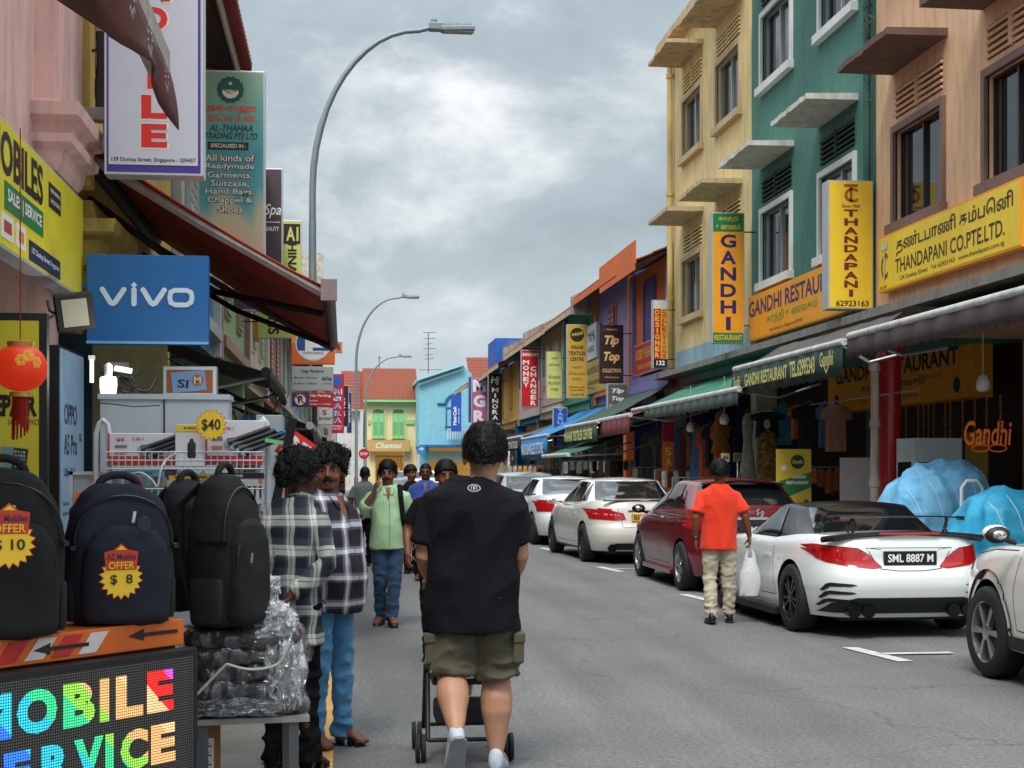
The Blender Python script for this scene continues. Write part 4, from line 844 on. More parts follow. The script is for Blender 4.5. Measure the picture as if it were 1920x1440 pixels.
# ---- further left signs
t, w_, h_ = sign_at('projecting_sign', 'dark brown sign with a silver frame behind the teal one', 436, 314, 530, 583, 25.5, .2, mat('sign_aubergine', '#4a3a40', .5, var=.06), mat('case_silver', '#c8cdd4', .4, .3), arm=-2.3)
lettering(t, [('Spa', w_ * .3, h_ * .2, w_ * .34, h_ * .1, .01, .3), ('BEAUTY', w_ * .28, h_ * .075, w_ * .3, h_ * .03)], WHITE, -.103); MB().box(0, w_ * .45, -.105, -.1, h_ * .12, h_ * .125).build('rule', WHITE, t)
t, w_, h_ = sign_at('projecting_sign', 'pale olive yellow sign with sideways black capitals', 484, 412, 566, 634, 31.5, .2, mat('sign_olive', '#c3c566', .5, var=.06), mat('case_silver', '#c8cdd4', .4, .3), arm=-2.3)
lettering(t, [('CHINA 1 PTE LTD', w_ * .28, -.1, h_ * .85, w_ * .2, .03, 0, -pi / 2), ('CHOON & SONS', -w_ * .15, -.05, h_ * .9, w_ * .26, .03, 0, -pi / 2)], BLK, -.104)
MB().box(w_ * .08, w_ * .46, -.106, -.1, h_ * .3, h_ * .47).build('black_badge', BLK, t); lettering(t, [('A1', w_ * .28, h_ * .385, w_ * .28, h_ * .12, .03)], ink('#c3c566'), -.109)
sign_at('projecting_sign', 'orange sign edge showing beside the olive sign under the red awning', 474, 588, 488, 640, 33, .2, mat('sign_amber', '#e09a2c', .5), CASEG, arm=None)
# ---- parking signs on their post
t, w_, h_ = sign_at('parking_sign', 'orange coupon parking sign with a blue disc and white P', 546, 608, 628, 684, 20.6, .03, mat('sign_park_orange', '#e06a26', .5, var=.04), mat('sign_park_orange', '#e06a26', .5), cat='traffic sign')
k = w_ / 82
MB().box(-w_ / 2 + .003, w_ / 2 - .003, -.018, -.014, 2 * k, h_ / 2 - .003).build('amber_half', mat('sign_park_amber', '#e8a02a', .5), t)
MB().lathe([(.001, -.003), (33 * k, -.003), (33 * k, 0), (.001, 0)], (0, -.018, 2 * k), 'Y', 32).build('disc_rim', WHITE, t)
MB().lathe([(.001, -.003), (31 * k, -.003), (31 * k, 0), (.001, 0)], (0, -.02, 2 * k), 'Y', 32).build('blue_disc', ink('#234f93'), t)
lettering(t, [('P', 2 * k, 9 * k, 34 * k, 44 * k, .07)], WHITE, -.0245)
MB().prism([(31 * k * cos(a), 2 * k + 31 * k * sin(a)) for a in [pi * 1.15 + pi * .7 * i / 10 for i in range(11)]], -.0255, -.0235).build('white_segment', WHITE, t)
b = MB(); b.prism([(-12 * k, -6 * k), (20 * k, -6 * k), (20 * k, -1 * k), (14 * k, 1 * k), (10 * k, 6 * k), (0, 6 * k), (-5 * k, 1 * k), (-12 * k, -1 * k)], -.028, -.026); b.build('car_symbol', WHITE, t)
lettering(t, [('COUPON PARKING', 0, -16 * k, 40 * k, 5 * k, .01)], ink('#30406a'), -.028)
zb = t.location.z
MB().tube([(.02, .03, h_ / 2 - .05), (.02, .03, -zb)], .035, 8).build('post', mat('post_dark', '#2b2827', .5, var=.2), t)
t, w_, h_ = sign_at('parking_sign', 'grey Day Parking tariff plate below the orange parking sign', 547, 687, 625, 734, 20.6, .02, mat('sign_plate_grey', '#a9adac', .5, var=.04), mat('sign_plate_grey', '#a9adac', .5), cat='traffic sign')
k = w_ / 78; T_ = ink('#26292c')
lettering(t, [('Day Parking', 0, 14 * k, 42 * k, 7 * k, .02), ('Monday - Saturday', -13 * k, 2 * k, 42 * k, 4.4 * k, .01), ('8.30am - 10.00pm', -13 * k, -9 * k, 42 * k, 4.4 * k, .01), ('60¢', 27 * k, 0, 18 * k, 9 * k, .02), ('½ Hourly', 27 * k, -9 * k, 18 * k, 4 * k, .01)], T_, -.013)
t, w_, h_ = sign_at('parking_sign', 'red No Parking plate with a crossed P below the grey plate', 547, 735.5, 625, 763, 20.6, .02, mat('sign_park_red', '#b8262a', .5, var=.04), mat('sign_park_red', '#b8262a', .5), cat='traffic sign')
h2 = h_
MB().box(-w_ / 2 + .002, -7 * k, -.014, -.008, -h2 / 2 + .002, h2 / 2 - .002).build('blue_field', ink('#253c78'), t)
MB().lathe([(.001, -.003), (11 * k, -.003), (11 * k, 0), (.001, 0)], (-23 * k, -.0145, 0), 'Y', 24).build('white_disc', WHITE, t)
lettering(t, [('P', -23 * k, 0, 9 * k, 14 * k, .05)], BLK, -.019)
b = MB(); b.tube([(-23 * k + 11 * k * cos(a), -.0195, 11 * k * sin(a)) for a in [2 * pi * i / 24 for i in range(24)]], 1.1 * k, 5, closed=True); b.tube([(-31 * k, -.0205, 7 * k), (-15 * k, -.0205, -7 * k)], 1.1 * k, 5); b.build('red_ring', ink('#b8262a'), t)
lettering(t, [('No Parking', 15 * k, 7 * k, 38 * k, 6.5 * k, .03), ('Sunday', 2 * k, -2 * k, 16 * k, 4 * k, .01), ('12.00pm to 10.00pm', 15 * k, -9 * k, 40 * k, 4 * k, .01)], WHITE, -.015)
t, w_, h_ = sign_at('projecting_sign', 'small white restaurant sign below the parking plates', 596, 765, 625, 797, 29, .1, mat('sign_white', '#d9d9d8', .5), CASEG, arm=None)
lettering(t, [('RESTAURANT', 0, -.04, w_ * .86, h_ * .18, .02)], ink('#5a2a30'), -.053); lettering(t, [('S', -.02, h_ * .24, w_ * .3, h_ * .3, .03)], ink('#c02030'), -.053)
t, w_, h_ = sign_at('projecting_sign', 'red vertical sign with blue and white stacked letters', 618, 701, 645, 812, 44, .15, mat('sign_crimson', '#c8143a', .5, var=.05), mat('sign_crimson', '#c8143a', .5), arm=None)
MB().lathe([(.001, -.003), (w_ * .38, -.003), (w_ * .38, 0), (.001, 0)], (0, -.078, h_ * .38), 'Y', 20).build('emblem', ink('#2860a8'), t)
lettering(t, stacked('MSARA', 0.012, h_ * .26, -h_ * .34, w_ * .6, .08), WHITE, -.08); lettering(t, stacked('MSARA', 0, h_ * .26, -h_ * .34, w_ * .5, .0), ink('#2a55a0'), -.083)
lettering(t, [('BROTHERS 60', 0, -h_ * .385, w_ * .8, h_ * .03, .03), ('PTE LTD', 0, -h_ * .43, w_ * .6, h_ * .03, .03)], WHITE, -.08)
for (a, b_, c, d_, Y_, col, lb) in ((632, 722, 654, 800, 52, '#23262e', 'dark sign with pale dots behind the red vertical sign'), (650, 735, 660, 812, 60, '#2a3a6a', 'narrow navy sign beside the lamp post'), (600, 797, 622, 822, 37, '#b8b4ae', 'small pale sign under the awning left of the lamp post'), (628, 640, 642, 662, 40, '#d86a34', 'small orange sign at the end of the red awning')):
    t, w_, h_ = sign_at('projecting_sign', lb, a, b_, c, d_, Y_, .12, mat('sg' + col, col, .5, var=.2), CASEG)
    lettering(t, [('SHOP', 0, 0, h_ * .5 if h_ > w_ else w_ * .7, min(w_, h_) * .4, .02, 0, pi / 2 if h_ > w_ else 0)], WHITE if col[1] in '2' else BLK, -.065)
# ---- yellow MOBILES board on the pink front
t = sign_box('signboard', 'yellow MOBILES sales and service signboard on the pink shopfront', (-2.1, 9.95, 3.32), pi / 2, 4.1, .78, .14, mat('sign_lemon', '#e2d531', .5, var=.08, vs=4, streak=.12), mat('case_silver', '#c8cdd4', .4, .3), fw=.015)
y_ = -.073
def ux(px): return YX(px, -2.03) - 9.95
lettering(t, [('MOBILES', (ux(80) + ux(-22)) / 2, .19, ux(80) - ux(-22), .27, .03)], BLK, y_)
MB().box(ux(8), ux(80), y_ - .002, y_ + .004, -.15, .02).build('green_label', ink('#1f7a45'), t)
lettering(t, [('SALES | SERVICE', (ux(10) + ux(78)) / 2, -.065, ux(76) - ux(12), .1, .03)], WHITE, y_ - .005)
MB().box(ux(91), ux(113), y_ - .002, y_ + .004, .1, .27).build('dark_label', ink('#26241a'), t)
for (a, c, col) in ((2, 24, '#b3404a'), (30, 47, '#d88a3a')):
    MB().box(ux(a), ux(c), y_ - .002, y_ + .004, -.33, -.18).build('white_badge', WHITE, t); MB().box(ux(a + 4), ux(c - 4), y_ - .005, y_, -.29, -.22).build('badge_mark', ink(col), t)
MB().box(ux(54), ux(112), y_ - .002, y_ + .004, -.36, -.23).build('navy_label', ink('#1d2a4a'), t); lettering(t, [('137 Dunlop Street Singapore', (ux(56) + ux(110)) / 2, -.295, ux(109) - ux(58), .05, .01)], WHITE, y_ - .005)
lettering(t, [('REPAIRING', (ux(93) + ux(111)) / 2, .22, ux(111) - ux(93), .03, .01), ('UNLOCKING', (ux(93) + ux(111)) / 2, .15, ux(111) - ux(93), .03, .01)], WHITE, y_ - .005)
# ---- VIVO
t, w_, h_ = sign_at('projecting_sign', 'blue VIVO sign with white lettering under the red awning', 162, 476, 391, 646, 11.9, .12, mat('sign_vivo_blue', '#1763a6', .45, var=.03), mat('sign_vivo_edge', '#1c6db5', .45), fw=.004)
k = w_ / 229; LW = ink('#cfe0f2')
def X_(px): return (px - 276.5) * k
def Z_(py): return -(py - 561) * k
def stroke(pts, r, m=LW, closed=False, name='lettering'):
    b = MB(); n_ = len(pts)
    P2 = [V((X_(x), 0, Z_(y))) for x, y in pts]; R_ = r * k
    for i in range(n_ if closed else n_ - 1):
        a, c = P2[i], P2[(i + 1) % n_]; d_ = (c - a).normalized(); q = V((-d_.z, 0, d_.x)) * R_; b.quad(a - q, c - q, c + q, a + q)
    for i in range(len(b.v)): b.v[i] = (b.v[i][0], -.0655 - .0003 * (i // 4), b.v[i][2])
    for i_, p_ in enumerate(P2): b.add([(p_.x + R_ * cos(a), -.069 - .0003 * i_, p_.z + R_ * sin(a)) for a in [2 * pi * q_ / 14 for q_ in range(14)]], [tuple(range(14))])
    b.build(name, m, t, fix=False)
stroke([(192, 543), (207, 568), (211, 570), (215, 568), (232, 543)], 5); stroke([(251, 543), (251, 570)], 5); stroke([(268, 543), (283, 568), (287, 570), (291, 568), (308, 543)], 5)
stroke([(328, 543), (350, 543), (358, 547), (360, 556), (358, 566), (350, 571), (328, 571), (320, 567), (318, 557), (320, 547)], 4.6, closed=True)
MB().add([(X_(251), -.066, Z_(528)), (X_(257), -.066, Z_(534)), (X_(251), -.066, Z_(540)), (X_(245), -.066, Z_(534))], [(0, 1, 2, 3)]).build('lettering', LW, t, fix=False)
MB().box(-w_ / 2, w_ / 2, -.068, -.061, -h_ / 2, -h_ / 2 + 5 * k).build('light_edge', mat('vivo_edge_light', '#6fb4e6', .4), t)
b = MB(); b.box(-w_ / 2 - .16, -w_ / 2, -.02, .03, .08, .12); b.box(-w_ / 2 - .19, -w_ / 2 - .13, -.03, .05, -.16, .28); b.build('bracket', mat('bracket_blue', '#24559c', .5), t)
# ---- SIM sign
t, w_, h_ = sign_at('sign_box', 'small orange box sign with a tilted blue SIM card picture', 305, 686, 406, 744, 12.3, .15, mat('sign_burnt_orange', '#b5622c', .5, var=.06), mat('case_silver', '#c8cdd4', .4, .3), fw=.03)
rt = Matrix.Rotation(-.1, 4, 'Y')
b = MB(); b.box(-w_ * .33, w_ * .3, -.083, -.078, -h_ * .33, h_ * .33, rt); b.build('card', ink('#86b4e4'), t)
lettering(t, [('SI', -w_ * .12, -.02, w_ * .2, h_ * .28, .02, 0, -.1), ], BLK, -.086); MB().lathe([(.001, -.003), (w_ * .11, -.003), (w_ * .11, 0), (.001, 0)], (w_ * .15, -.084, .01), 'Y', 20).build('badge', ink('#c96a34'), t)
lettering(t, [('M', w_ * .15, .01, w_ * .13, h_ * .22, .03)], WHITE, -.089)
# ---- light box panel, poster, floodlight, lantern, aircon, cables
t = thing('light_box', 'black light box with a pale blue OPPO A5 Pro panel facing the street', 'sign', (-2.0, 11.35, 0), pi / 2)
MB().box(-.5, .48, .004, .2, .2, 2.48).build('case', BLACKM, t); MB().box(-.46, .46, -.006, .01, .25, 2.46).build('face_panel', mat('panel_pale_blue', '#8fb1cf', .4, var=.12, vs=2), t)
lettering(t, [('OPPO', -.1, 2.0, .5, .15, .01), ('A5 Pro', -.1, 1.78, .52, .15, .01), ('5G', .3, 1.84, .1, .06), ('1.0m Fall', -.15, 1.58, .42, .06), ('The all-round toughest', -.15, 1.35, .5, .04), ('battery champion', -.2, 1.28, .42, .04)], ink('#33455a'), -.009)
t, w_, h_ = sign_at('poster_board', 'tall yellow poster in a black frame behind the red lantern', -70, 585, 88, 1000, 9.7, .08, mat('poster_yellow', '#e8d22e', .45, var=.05), BLACKM, cat='poster', fw=.05)
k = w_ / 158
lettering(t, [('REPAIR', (20 - 9) * k, (792 - 758) * k, 100 * k, 42 * k, .05)], BLK, -.045); lettering(t, [('SALES & SERVICE', (45 - 9) * k, (792 - 790) * k, 60 * k, 11 * k, .01)], ink('#6a6420'), -.045)
b = MB(); b.cbox(((38 - 9) * k, -.05, (792 - 862) * k), (26 * k, .008, 42 * k), ry=.12); ph = b.build('phone_picture', ink('#24262c'), t)
for i in range(4):
    for j in range(5):
        if j < 5: MB().cbox(((38 - 9) * k + (i - 1.5) * 5.4 * k, -.0555, (792 - 862) * k + (j - 2) * 7 * k - (i - 1.5) * .6 * k), (3.8 * k, .002, 4.4 * k), ry=.12).build('icon', ink(['#9fb8c8', '#c8c8c4', '#7fa08a', '#a89a8a'][(i * 3 + j) % 4]), t)
MB().cbox(((15 - 9) * k, -.047, (792 - 858) * k), (24 * k, .006, 40 * k)).build('phone_picture', ink('#7da0a4'), t)
p = PYp(140, 585, 10.6); t = thing('floodlight', 'square black floodlight tilted down beside the VIVO sign', 'lamp', p, .25)
t.rotation_euler = (.25, -.15, .25)
MB().box(-.13, .13, -.03, .05, -.13, .13).build('housing', BLACKM, t, bevel=.01); MB().box(-.085, .085, -.036, -.029, -.095, .095).build('lens', mat('flood_lens', '#a8a594', .25, var=.1), t); MB().tube([(-.13, .02, 0), (-.16, .05, .02), (-.16, .12, .08)], .01, 6).build('bracket', BLACKM, t)
def cable(label, pts, r=.012, m=None):
    q = [V(p_) for p_ in pts]; fine = []
    for i in range(len(q) - 1):
        p0, p1, p2, p3 = q[max(i - 1, 0)], q[i], q[i + 1], q[min(i + 2, len(q) - 1)]
        for j in range(6):
            u = j / 6; fine.append(.5 * ((2 * p1) + (p2 - p0) * u + (2 * p0 - 5 * p1 + 4 * p2 - p3) * u * u + (3 * p1 - p0 - 3 * p2 + p3) * u ** 3))
    fine.append(q[-1]); o = MB().tube(fine, r, 6).build('cable', m or BLACKM, None, smooth=True); return tag(o, label, 'cable')
cable('thin black cable sagging from the floodlight across the grey pillar', [PYp(100, 592, 10.7), PYp(75, 605, 10.6), PYp(45, 618, 10.5), PYp(20, 630, 10.4), PYp(-5, 640, 10.2)], .007)
p = PYp(38, 690, 7.7); t = thing('lantern', 'round red and gold paper lantern with red tassels', 'lantern', p)
b = MB(); prof = []
for i in range(17): a = -pi / 2 + pi * i / 16; prof.append((max(.03, .13 * cos(a) ** .8 if cos(a) > 0 else .03), .115 * sin(a)))
b.lathe(prof, n=40)
for i, v in enumerate(b.v):
    q = atan2(v[1], v[0]); f_ = 1 + .02 * cos(q * 20); b.v[i] = (v[0] * f_, v[1] * f_, v[2])
lm = mat('lantern_red', '#d4310f', .5, var=.25, vs=9, emit=.25); b.build('body', lm, t, smooth=True)
MB().lathe([(.06, .105), (.065, .13), (.05, .135)], n=20).build('top_ring', mat('lantern_gold', '#c9a24a', .4, .3), t); MB().lathe([(.05, -.12), (.055, -.145)], n=20).build('bottom_ring', mat('lantern_gold', '#c9a24a', .4, .3), t)
b = MB(); rr = random.Random(5)
for i in range(5):
    a = rr.uniform(-.9, .9) - pi / 2; z = rr.uniform(-.05, .06); r_ = .135 * cos(z * 8)
    for k_ in range(6):
        w0 = 2 * pi * k_ / 6; b.ell((r_ * cos(a) + .018 * cos(w0) * sin(a), r_ * sin(a) - .0, z + .018 * sin(w0)), (.013, .006, .013), 8, 5)
b.build('gold_flowers', mat('flower_gold', '#e8a040', .5, emit=.15), t)
b = MB()
for i in range(26):
    a = 2 * pi * i / 26; r_ = .035; b.tube([(r_ * cos(a), r_ * sin(a), -.145), (r_ * 1.1 * cos(a), r_ * 1.1 * sin(a), -.3 - .06 * sin(i * 3))], .0045, 4)
o = b.build('tassel', mat('tassel_red', '#a81a10', .8, var=.3), t); o['kind'] = 'stuff'
MB().tube([(0, 0, .13), (0, 0, 1.2)], .003, 4).build('cord', mat('tassel_red', '#a81a10', .8), t)
t = thing('outdoor_unit', 'beige outdoor equipment box with black cables below it, high on the left', 'equipment box', PYp(160, 70, 12.6)); 
MB().box(-.14, .15, -.12, .2, -.25, .32).build('case', mat('box_beige', '#b0a88e', .6, var=.1, streak=.15), t, bevel=.03)
for i in range(3): MB().tube([(-.08 + i * .1, -.05, -.25), (-.08 + i * .1, -.05, -.34)], .02, 8).build('cable_gland', BLACKM, t)
for i, (a, b_) in enumerate(((140, 172), (160, 150), (183, 165))): cable(['leftmost black cable hanging from the beige box', 'middle black cable hanging from the beige box', 'rightmost black cable hanging from the beige box'][i], [PYp(a, 130, 12.55), PYp(a - 4, b_, 12.5), PYp(a - 10, 190, 12.4), PYp(a - 20, 215, 12.3)], .014)
cable('looping black cable in front of the beige box', [PYp(140, 15, 12.2), PYp(132, 50, 12.2), PYp(140, 80, 12.2), PYp(160, 95, 12.2), PYp(185, 93, 12.25)], .012)
cable('thick black vertical cable bundle left of the MOBILE sign', [PYp(188, 60, 12), PYp(190, 120, 12), PYp(187, 170, 12), PYp(188, 230, 12)], .035)
b = MB(); b.cbox((0, 0, 0), (.5, .12, .1)); b.lathe([(.03, -.03), (.09, -.03), (.09, .03), (.03, .03)], (-.2, -.08, .06), 'Y', 14); b.lathe([(.02, -.03), (.1, -.03), (.1, .03), (.02, .03)], (-.2, -.08, -.16), 'Y', 14); b.cbox((-.1, -.06, -.12), (.3, .05, .05), ry=.6)
tag(b.build('awning_bracket', mat('bracket_grey', '#87807c', .5, .4, var=.3), None, PYp(150, 215, 11.9), 0, bevel=.008), 'geared metal bracket of the red awning below the yellow board', 'bracket')
# ================================================================ cars
def interp(tab):
    xs = [a for a, b in tab]; ys = [b for a, b in tab]
    X = np.linspace(xs[0] - .3, xs[-1] + .3, 600); Y = np.interp(X, xs, ys); k = np.hanning(25); k /= k.sum()
    Yp = np.pad(Y, 12, mode='edge'); Y = np.convolve(Yp, k, 'valid')
    return lambda v: float(np.interp(v, X, Y))
TYRE = mat('tyre_rubber', '#17171a', .75, var=.15, bump=.1, bs=90); RIMD = mat('rim_dark', '#4a4a4e', .3, .85, var=.05); RIMS = mat('rim_silver', '#b5b7ba', .28, .9, var=.04)
CARBLK = mat('car_black_gloss', '#0a0a0c', .28, var=0, coat=.15); TRIM = mat('car_trim_black', '#151516', .55, var=.1)
CGL = mat('car_window_glass', '#10171a', .03, var=.0, spec=1.0, coat=.3); CHR = mat('chrome', '#c6c8cb', .12, 1, var=0)
TLR = mat('tail_lamp_red', '#b3141a', .12, var=.1, vs=20, coat=.8); TLD = mat('tail_lamp_dark', '#5a2024', .12, var=.1, coat=.8); TLC = mat('lamp_clear', '#a9a4a4', .1, var=.1, coat=.5)
GAP = mat('panel_gap', '#1d1f21', .8, var=0)
def carpaint(n, c): return mat('carpaint_' + n, c, .3, var=.03, vs=1.2, coat=1, spec=.5)
def arclen(n, m=140):
    th = np.linspace(-pi, pi, 4001); x = np.sign(np.cos(th)) * np.abs(np.cos(th)) ** (2 / n); y = 2.5 * np.sign(np.sin(th)) * np.abs(np.sin(th)) ** (2 / n)
    s = np.concatenate([[0], np.cumsum(np.hypot(np.diff(x), np.diff(y)))]); 
    q = np.interp(np.linspace(0, s[-1], m + 1)[:-1], s, th); return q
def shell(sp, kind):
    """superelliptic plan, profile driven shell (body or cabin) -> verts, faces"""
    n = sp.get('n', 5.0); th = arclen(n); cx = np.sign(np.cos(th)) * np.abs(np.cos(th)) ** (2 / n); cy = np.sign(np.sin(th)) * np.abs(np.sin(th)) ** (2 / n)
    vs = []; rows = 0; m = len(th)
    if kind == 'body':
        yr, yf, wz, zs, zb = (interp(sp[k]) for k in ('yr', 'yf', 'wz', 'zs', 'zb')); NV, NC = 22, 8
        for v in [i / NV for i in range(NV + 1)] + [1 + (j + 1) / NC for j in range(NC)]:
            vv = min(v, 1); k = 1 - max(0, v - 1)
            for a, b in zip(cx, cy):
                y = sp['L'] / 2 + b * sp['L'] / 2
                for _ in range(3):
                    z = zb(y) + vv * (zs(y) - zb(y)); y0, y1 = yr(z), yf(z); y = (y0 + y1) / 2 + b * (y1 - y0) / 2
                w = wz(z) * sp['W'] / 2 * a; sh = .03 * max(0, (vv - .9) / .1) ** 2
                kk = k if k < 1 else 1
                vs.append((w * (1 - sh) * (1 - (1 - kk) ** 1.0), y, z + sp.get('crown', .045) * (1 - kk * kk)))
            rows += 1
    else:
        c = sp['cab']; NV, NC = 12, 8
        for v in [i / NV for i in range(NV + 1)] + [1 + (j + 1) / NC for j in range(NC)]:
            vv = min(v, 1); k = 1 - max(0, v - 1)
            bl = vv + .10 * sin(pi * vv)
            y0 = c['y0'][0] + (c['y0'][1] - c['y0'][0]) * bl; y1 = c['y1'][0] + (c['y1'][1] - c['y1'][0]) * (vv + .06 * sin(pi * vv)); w = (c['w'][0] + (c['w'][1] - c['w'][0]) * (vv ** 1.25)) * sp['W'] / 2
            for a, b in zip(cx, cy):
                y = (y0 + y1) / 2 + b * (y1 - y0) / 2; z = c['z'][0] + (c['z'][1] - c['z'][0]) * vv - .05 * (1 - k * 0) * vv * abs(b) ** 2
                vs.append((w * a * k, y, z + (sp['H'] - c['z'][1]) * (1 - k * k)))
            rows += 1
    fs = [(r * m + i, r * m + (i + 1) % m, (r + 1) * m + (i + 1) % m, (r + 1) * m + i) for r in range(rows - 1) for i in range(m)]
    fs.append(tuple(range(m))[::-1]); return vs, fs
def clean(vs, fs):
    b = bmesh.new(); vv = [b.verts.new(v) for v in vs]
    for f in fs:
        try: b.faces.new([vv[i] for i in f])
        except ValueError: pass
    bmesh.ops.remove_doubles(b, verts=b.verts, dist=.0012); bmesh.ops.dissolve_degenerate(b, edges=b.edges, dist=.0005)
    bmesh.ops.recalc_face_normals(b, faces=b.faces); return b
def bvh_of(me):
    return BVHTree.FromPolygons([v.co[:] for v in me.vertices], [p.vertices[:] for p in me.polygons])
VIEW = {'L': (lambda u, v: (-3, u, v), (1, 0, 0)), 'R': (lambda u, v: (3, u, v), (-1, 0, 0)), 'B': (lambda u, v: (u, -3, v), (0, 1, 0)), 'F': (lambda u, v: (u, 8, v), (0, -1, 0)), 'T': (lambda u, v: (u, v, 4), (0, 0, -1))}
def patch(bvh, poly, view, m, parent, name, off=.008, seg=.035, back=None):
    b = bmesh.new(); b.faces.new([b.verts.new((x, y, 0)) for x, y in poly])
    xs = [p[0] for p in poly]; ys = [p[1] for p in poly]
    for ax, lo, hi in ((0, min(xs), max(xs)), (1, min(ys), max(ys))):
        q = lo + seg
        while q < hi:
            co = [0, 0, 0]; co[ax] = q; no = [0, 0, 0]; no[ax] = 1
            bmesh.ops.bisect_plane(b, geom=b.verts[:] + b.edges[:] + b.faces[:], plane_co=co, plane_no=no); q += seg
    fo, di = VIEW[view]; bad = []
    for v in b.verts:
        h = bvh.ray_cast(V(fo(v.co.x, v.co.y)), V(di))
        if h[0] is None: bad.append(v)
        else:
            nn_ = h[1] if h[1].dot(V(di)) < 0 else -h[1]
            v.co = h[0] + nn_ * off
    bmesh.ops.delete(b, geom=bad, context='VERTS')
    me = bpy.data.meshes.new(name); b.to_mesh(me); b.free()
    me.polygons.foreach_set('use_smooth', [True] * len(me.polygons))
    return link(name, me, parent, mats=(m,))
def ribbon(bvh, pts, view, m, parent, name, w=.008, off=.0015):
    b = MB(); fo, di = VIEW[view]; L_ = []
    for i in range(len(pts) - 1):
        k = max(1, int(math.dist(pts[i], pts[i + 1]) / .05))
        for j in range(k): L_.append((pts[i][0] + (pts[i + 1][0] - pts[i][0]) * j / k, pts[i][1] + (pts[i + 1][1] - pts[i][1]) * j / k))
    L_.append(pts[-1]); out = []
    for i, (x, y) in enumerate(L_):
        a, c = L_[max(i - 1, 0)], L_[min(i + 1, len(L_) - 1)]; d = math.dist(a, c) or 1; nx, ny = -(c[1] - a[1]) / d * w / 2, (c[0] - a[0]) / d * w / 2
        pr = []
        for s in (-1, 1):
            h = bvh.ray_cast(V(fo(x + nx * s, y + ny * s)), V(di)); 
            if h[0] is None: pr = None; break
            nn_ = h[1] if h[1].dot(V(di)) < 0 else -h[1]; pr.append(h[0] + nn_ * off)
        out.append(pr)
    for i in range(len(out) - 1):
        if out[i] and out[i + 1]: b.quad(out[i][0], out[i + 1][0], out[i + 1][1], out[i][1])
    return b.build(name, m, parent, fix=False) if b.v else None
WC = {}
def wheel(parent, x, y, r, side, style, wd=.22):
    key = (r, style, side)
    if key not in WC:
        t = MB(); pr = [(r * .66, -wd / 2), (r * .9, -wd / 2 - .004), (r * .985, -wd / 2 + .025), (r, -wd / 4), (r, wd / 4), (r * .985, wd / 2 - .025), (r * .9, wd / 2 + .004), (r * .66, wd / 2)]
        n = 40; vs = [(z, rr * cos(2 * pi * j / n), rr * sin(2 * pi * j / n)) for rr, z in pr for j in range(n)]
        t.add(vs, [(i * n + j, i * n + (j + 1) % n, (i + 1) * n + (j + 1) % n, (i + 1) * n + j) for i in range(len(pr) - 1) for j in range(n)]); 
        tm = t.mesh('tyre', True, True); tm.materials.append(TYRE)
        b = MB(); R = r * .68; s = side
        pr = [(R, s * wd / 2), (R * .95, s * (wd / 2 - .008)), (R * .93, s * wd * .2), (R * .93, -s * wd / 2)]
        vs = [(z, rr * cos(2 * pi * j / n), rr * sin(2 * pi * j / n)) for rr, z in pr for j in range(n)]
        b.add(vs, [(i * n + j, i * n + (j + 1) % n, (i + 1) * n + (j + 1) % n, (i + 1) * n + j) for i in range(len(pr) - 1) for j in range(n)])
        ns = {'slk': 10, 'merc': 10, 'honda': 5, 'suv': 6, 'volvo': 5}[style]; xo = s * (wd / 2 - .02)
        b.m = 0
        for i in range(ns):
            a = 2 * pi * i / ns; w0, w1 = ((.022, .016) if ns > 6 else (.045, .03))
            if style == 'slk': a += (.09 if i % 2 else -.09)
            pa = [(.05, a - w0 / .1), (R * .95, a - w1 / R + .0), (R * .95, a + w1 / R), (.05, a + w0 / .1)]
            q = [(rr * cos(aa), rr * sin(aa)) for rr, aa in ((.055, a - w0 * 6), (R * .96, a - w1 * 4), (R * .96, a + w1 * 4), (.055, a + w0 * 6))]
            b.add([(xo + s * .004, u, v_) for u, v_ in q] + [(xo - s * .04, u, v_) for u, v_ in q], [(0, 1, 2, 3), (4, 7, 6, 5), (0, 4, 5, 1), (1, 5, 6, 2), (2, 6, 7, 3), (3, 7, 4, 0)])
        hub = [(.062, xo - s * .03), (.062, xo + s * .006), (.03, xo + s * .012)]
        vs = [(z, rr * cos(2 * pi * j / 16), rr * sin(2 * pi * j / 16)) for rr, z in hub for j in range(16)]; b.add(vs, [(i * 16 + j, i * 16 + (j + 1) % 16, (i + 1) * 16 + (j + 1) % 16, (i + 1) * 16 + j) for i in range(2) for j in range(16)] + [tuple(32 + j for j in range(16))])
        rm = b.mesh('rim', False, True); rm.materials.append(RIMS if style in ('honda', 'suv') else RIMD)
        d = MB(); n2 = 24; d.add([(xo - s * .075, R * .93 * cos(2 * pi * j / n2), R * .93 * sin(2 * pi * j / n2)) for j in range(n2)], [tuple(range(n2))]); dm = d.mesh('brake_disc'); dm.materials.append(mat('brake_dark', '#1c1c1e', .5, .4))
        WC[key] = (tm, rm, dm)
    w = bpy.data.objects.new('wheel', WC[key][0]); COL.objects.link(w); w.parent = parent; w.location = (x, y, r)
    link('rim', WC[key][1], w); link('brake_disc', WC[key][2], w); return w
def mirror_(p, s): return [(-x if s else x, z) for x, z in p]
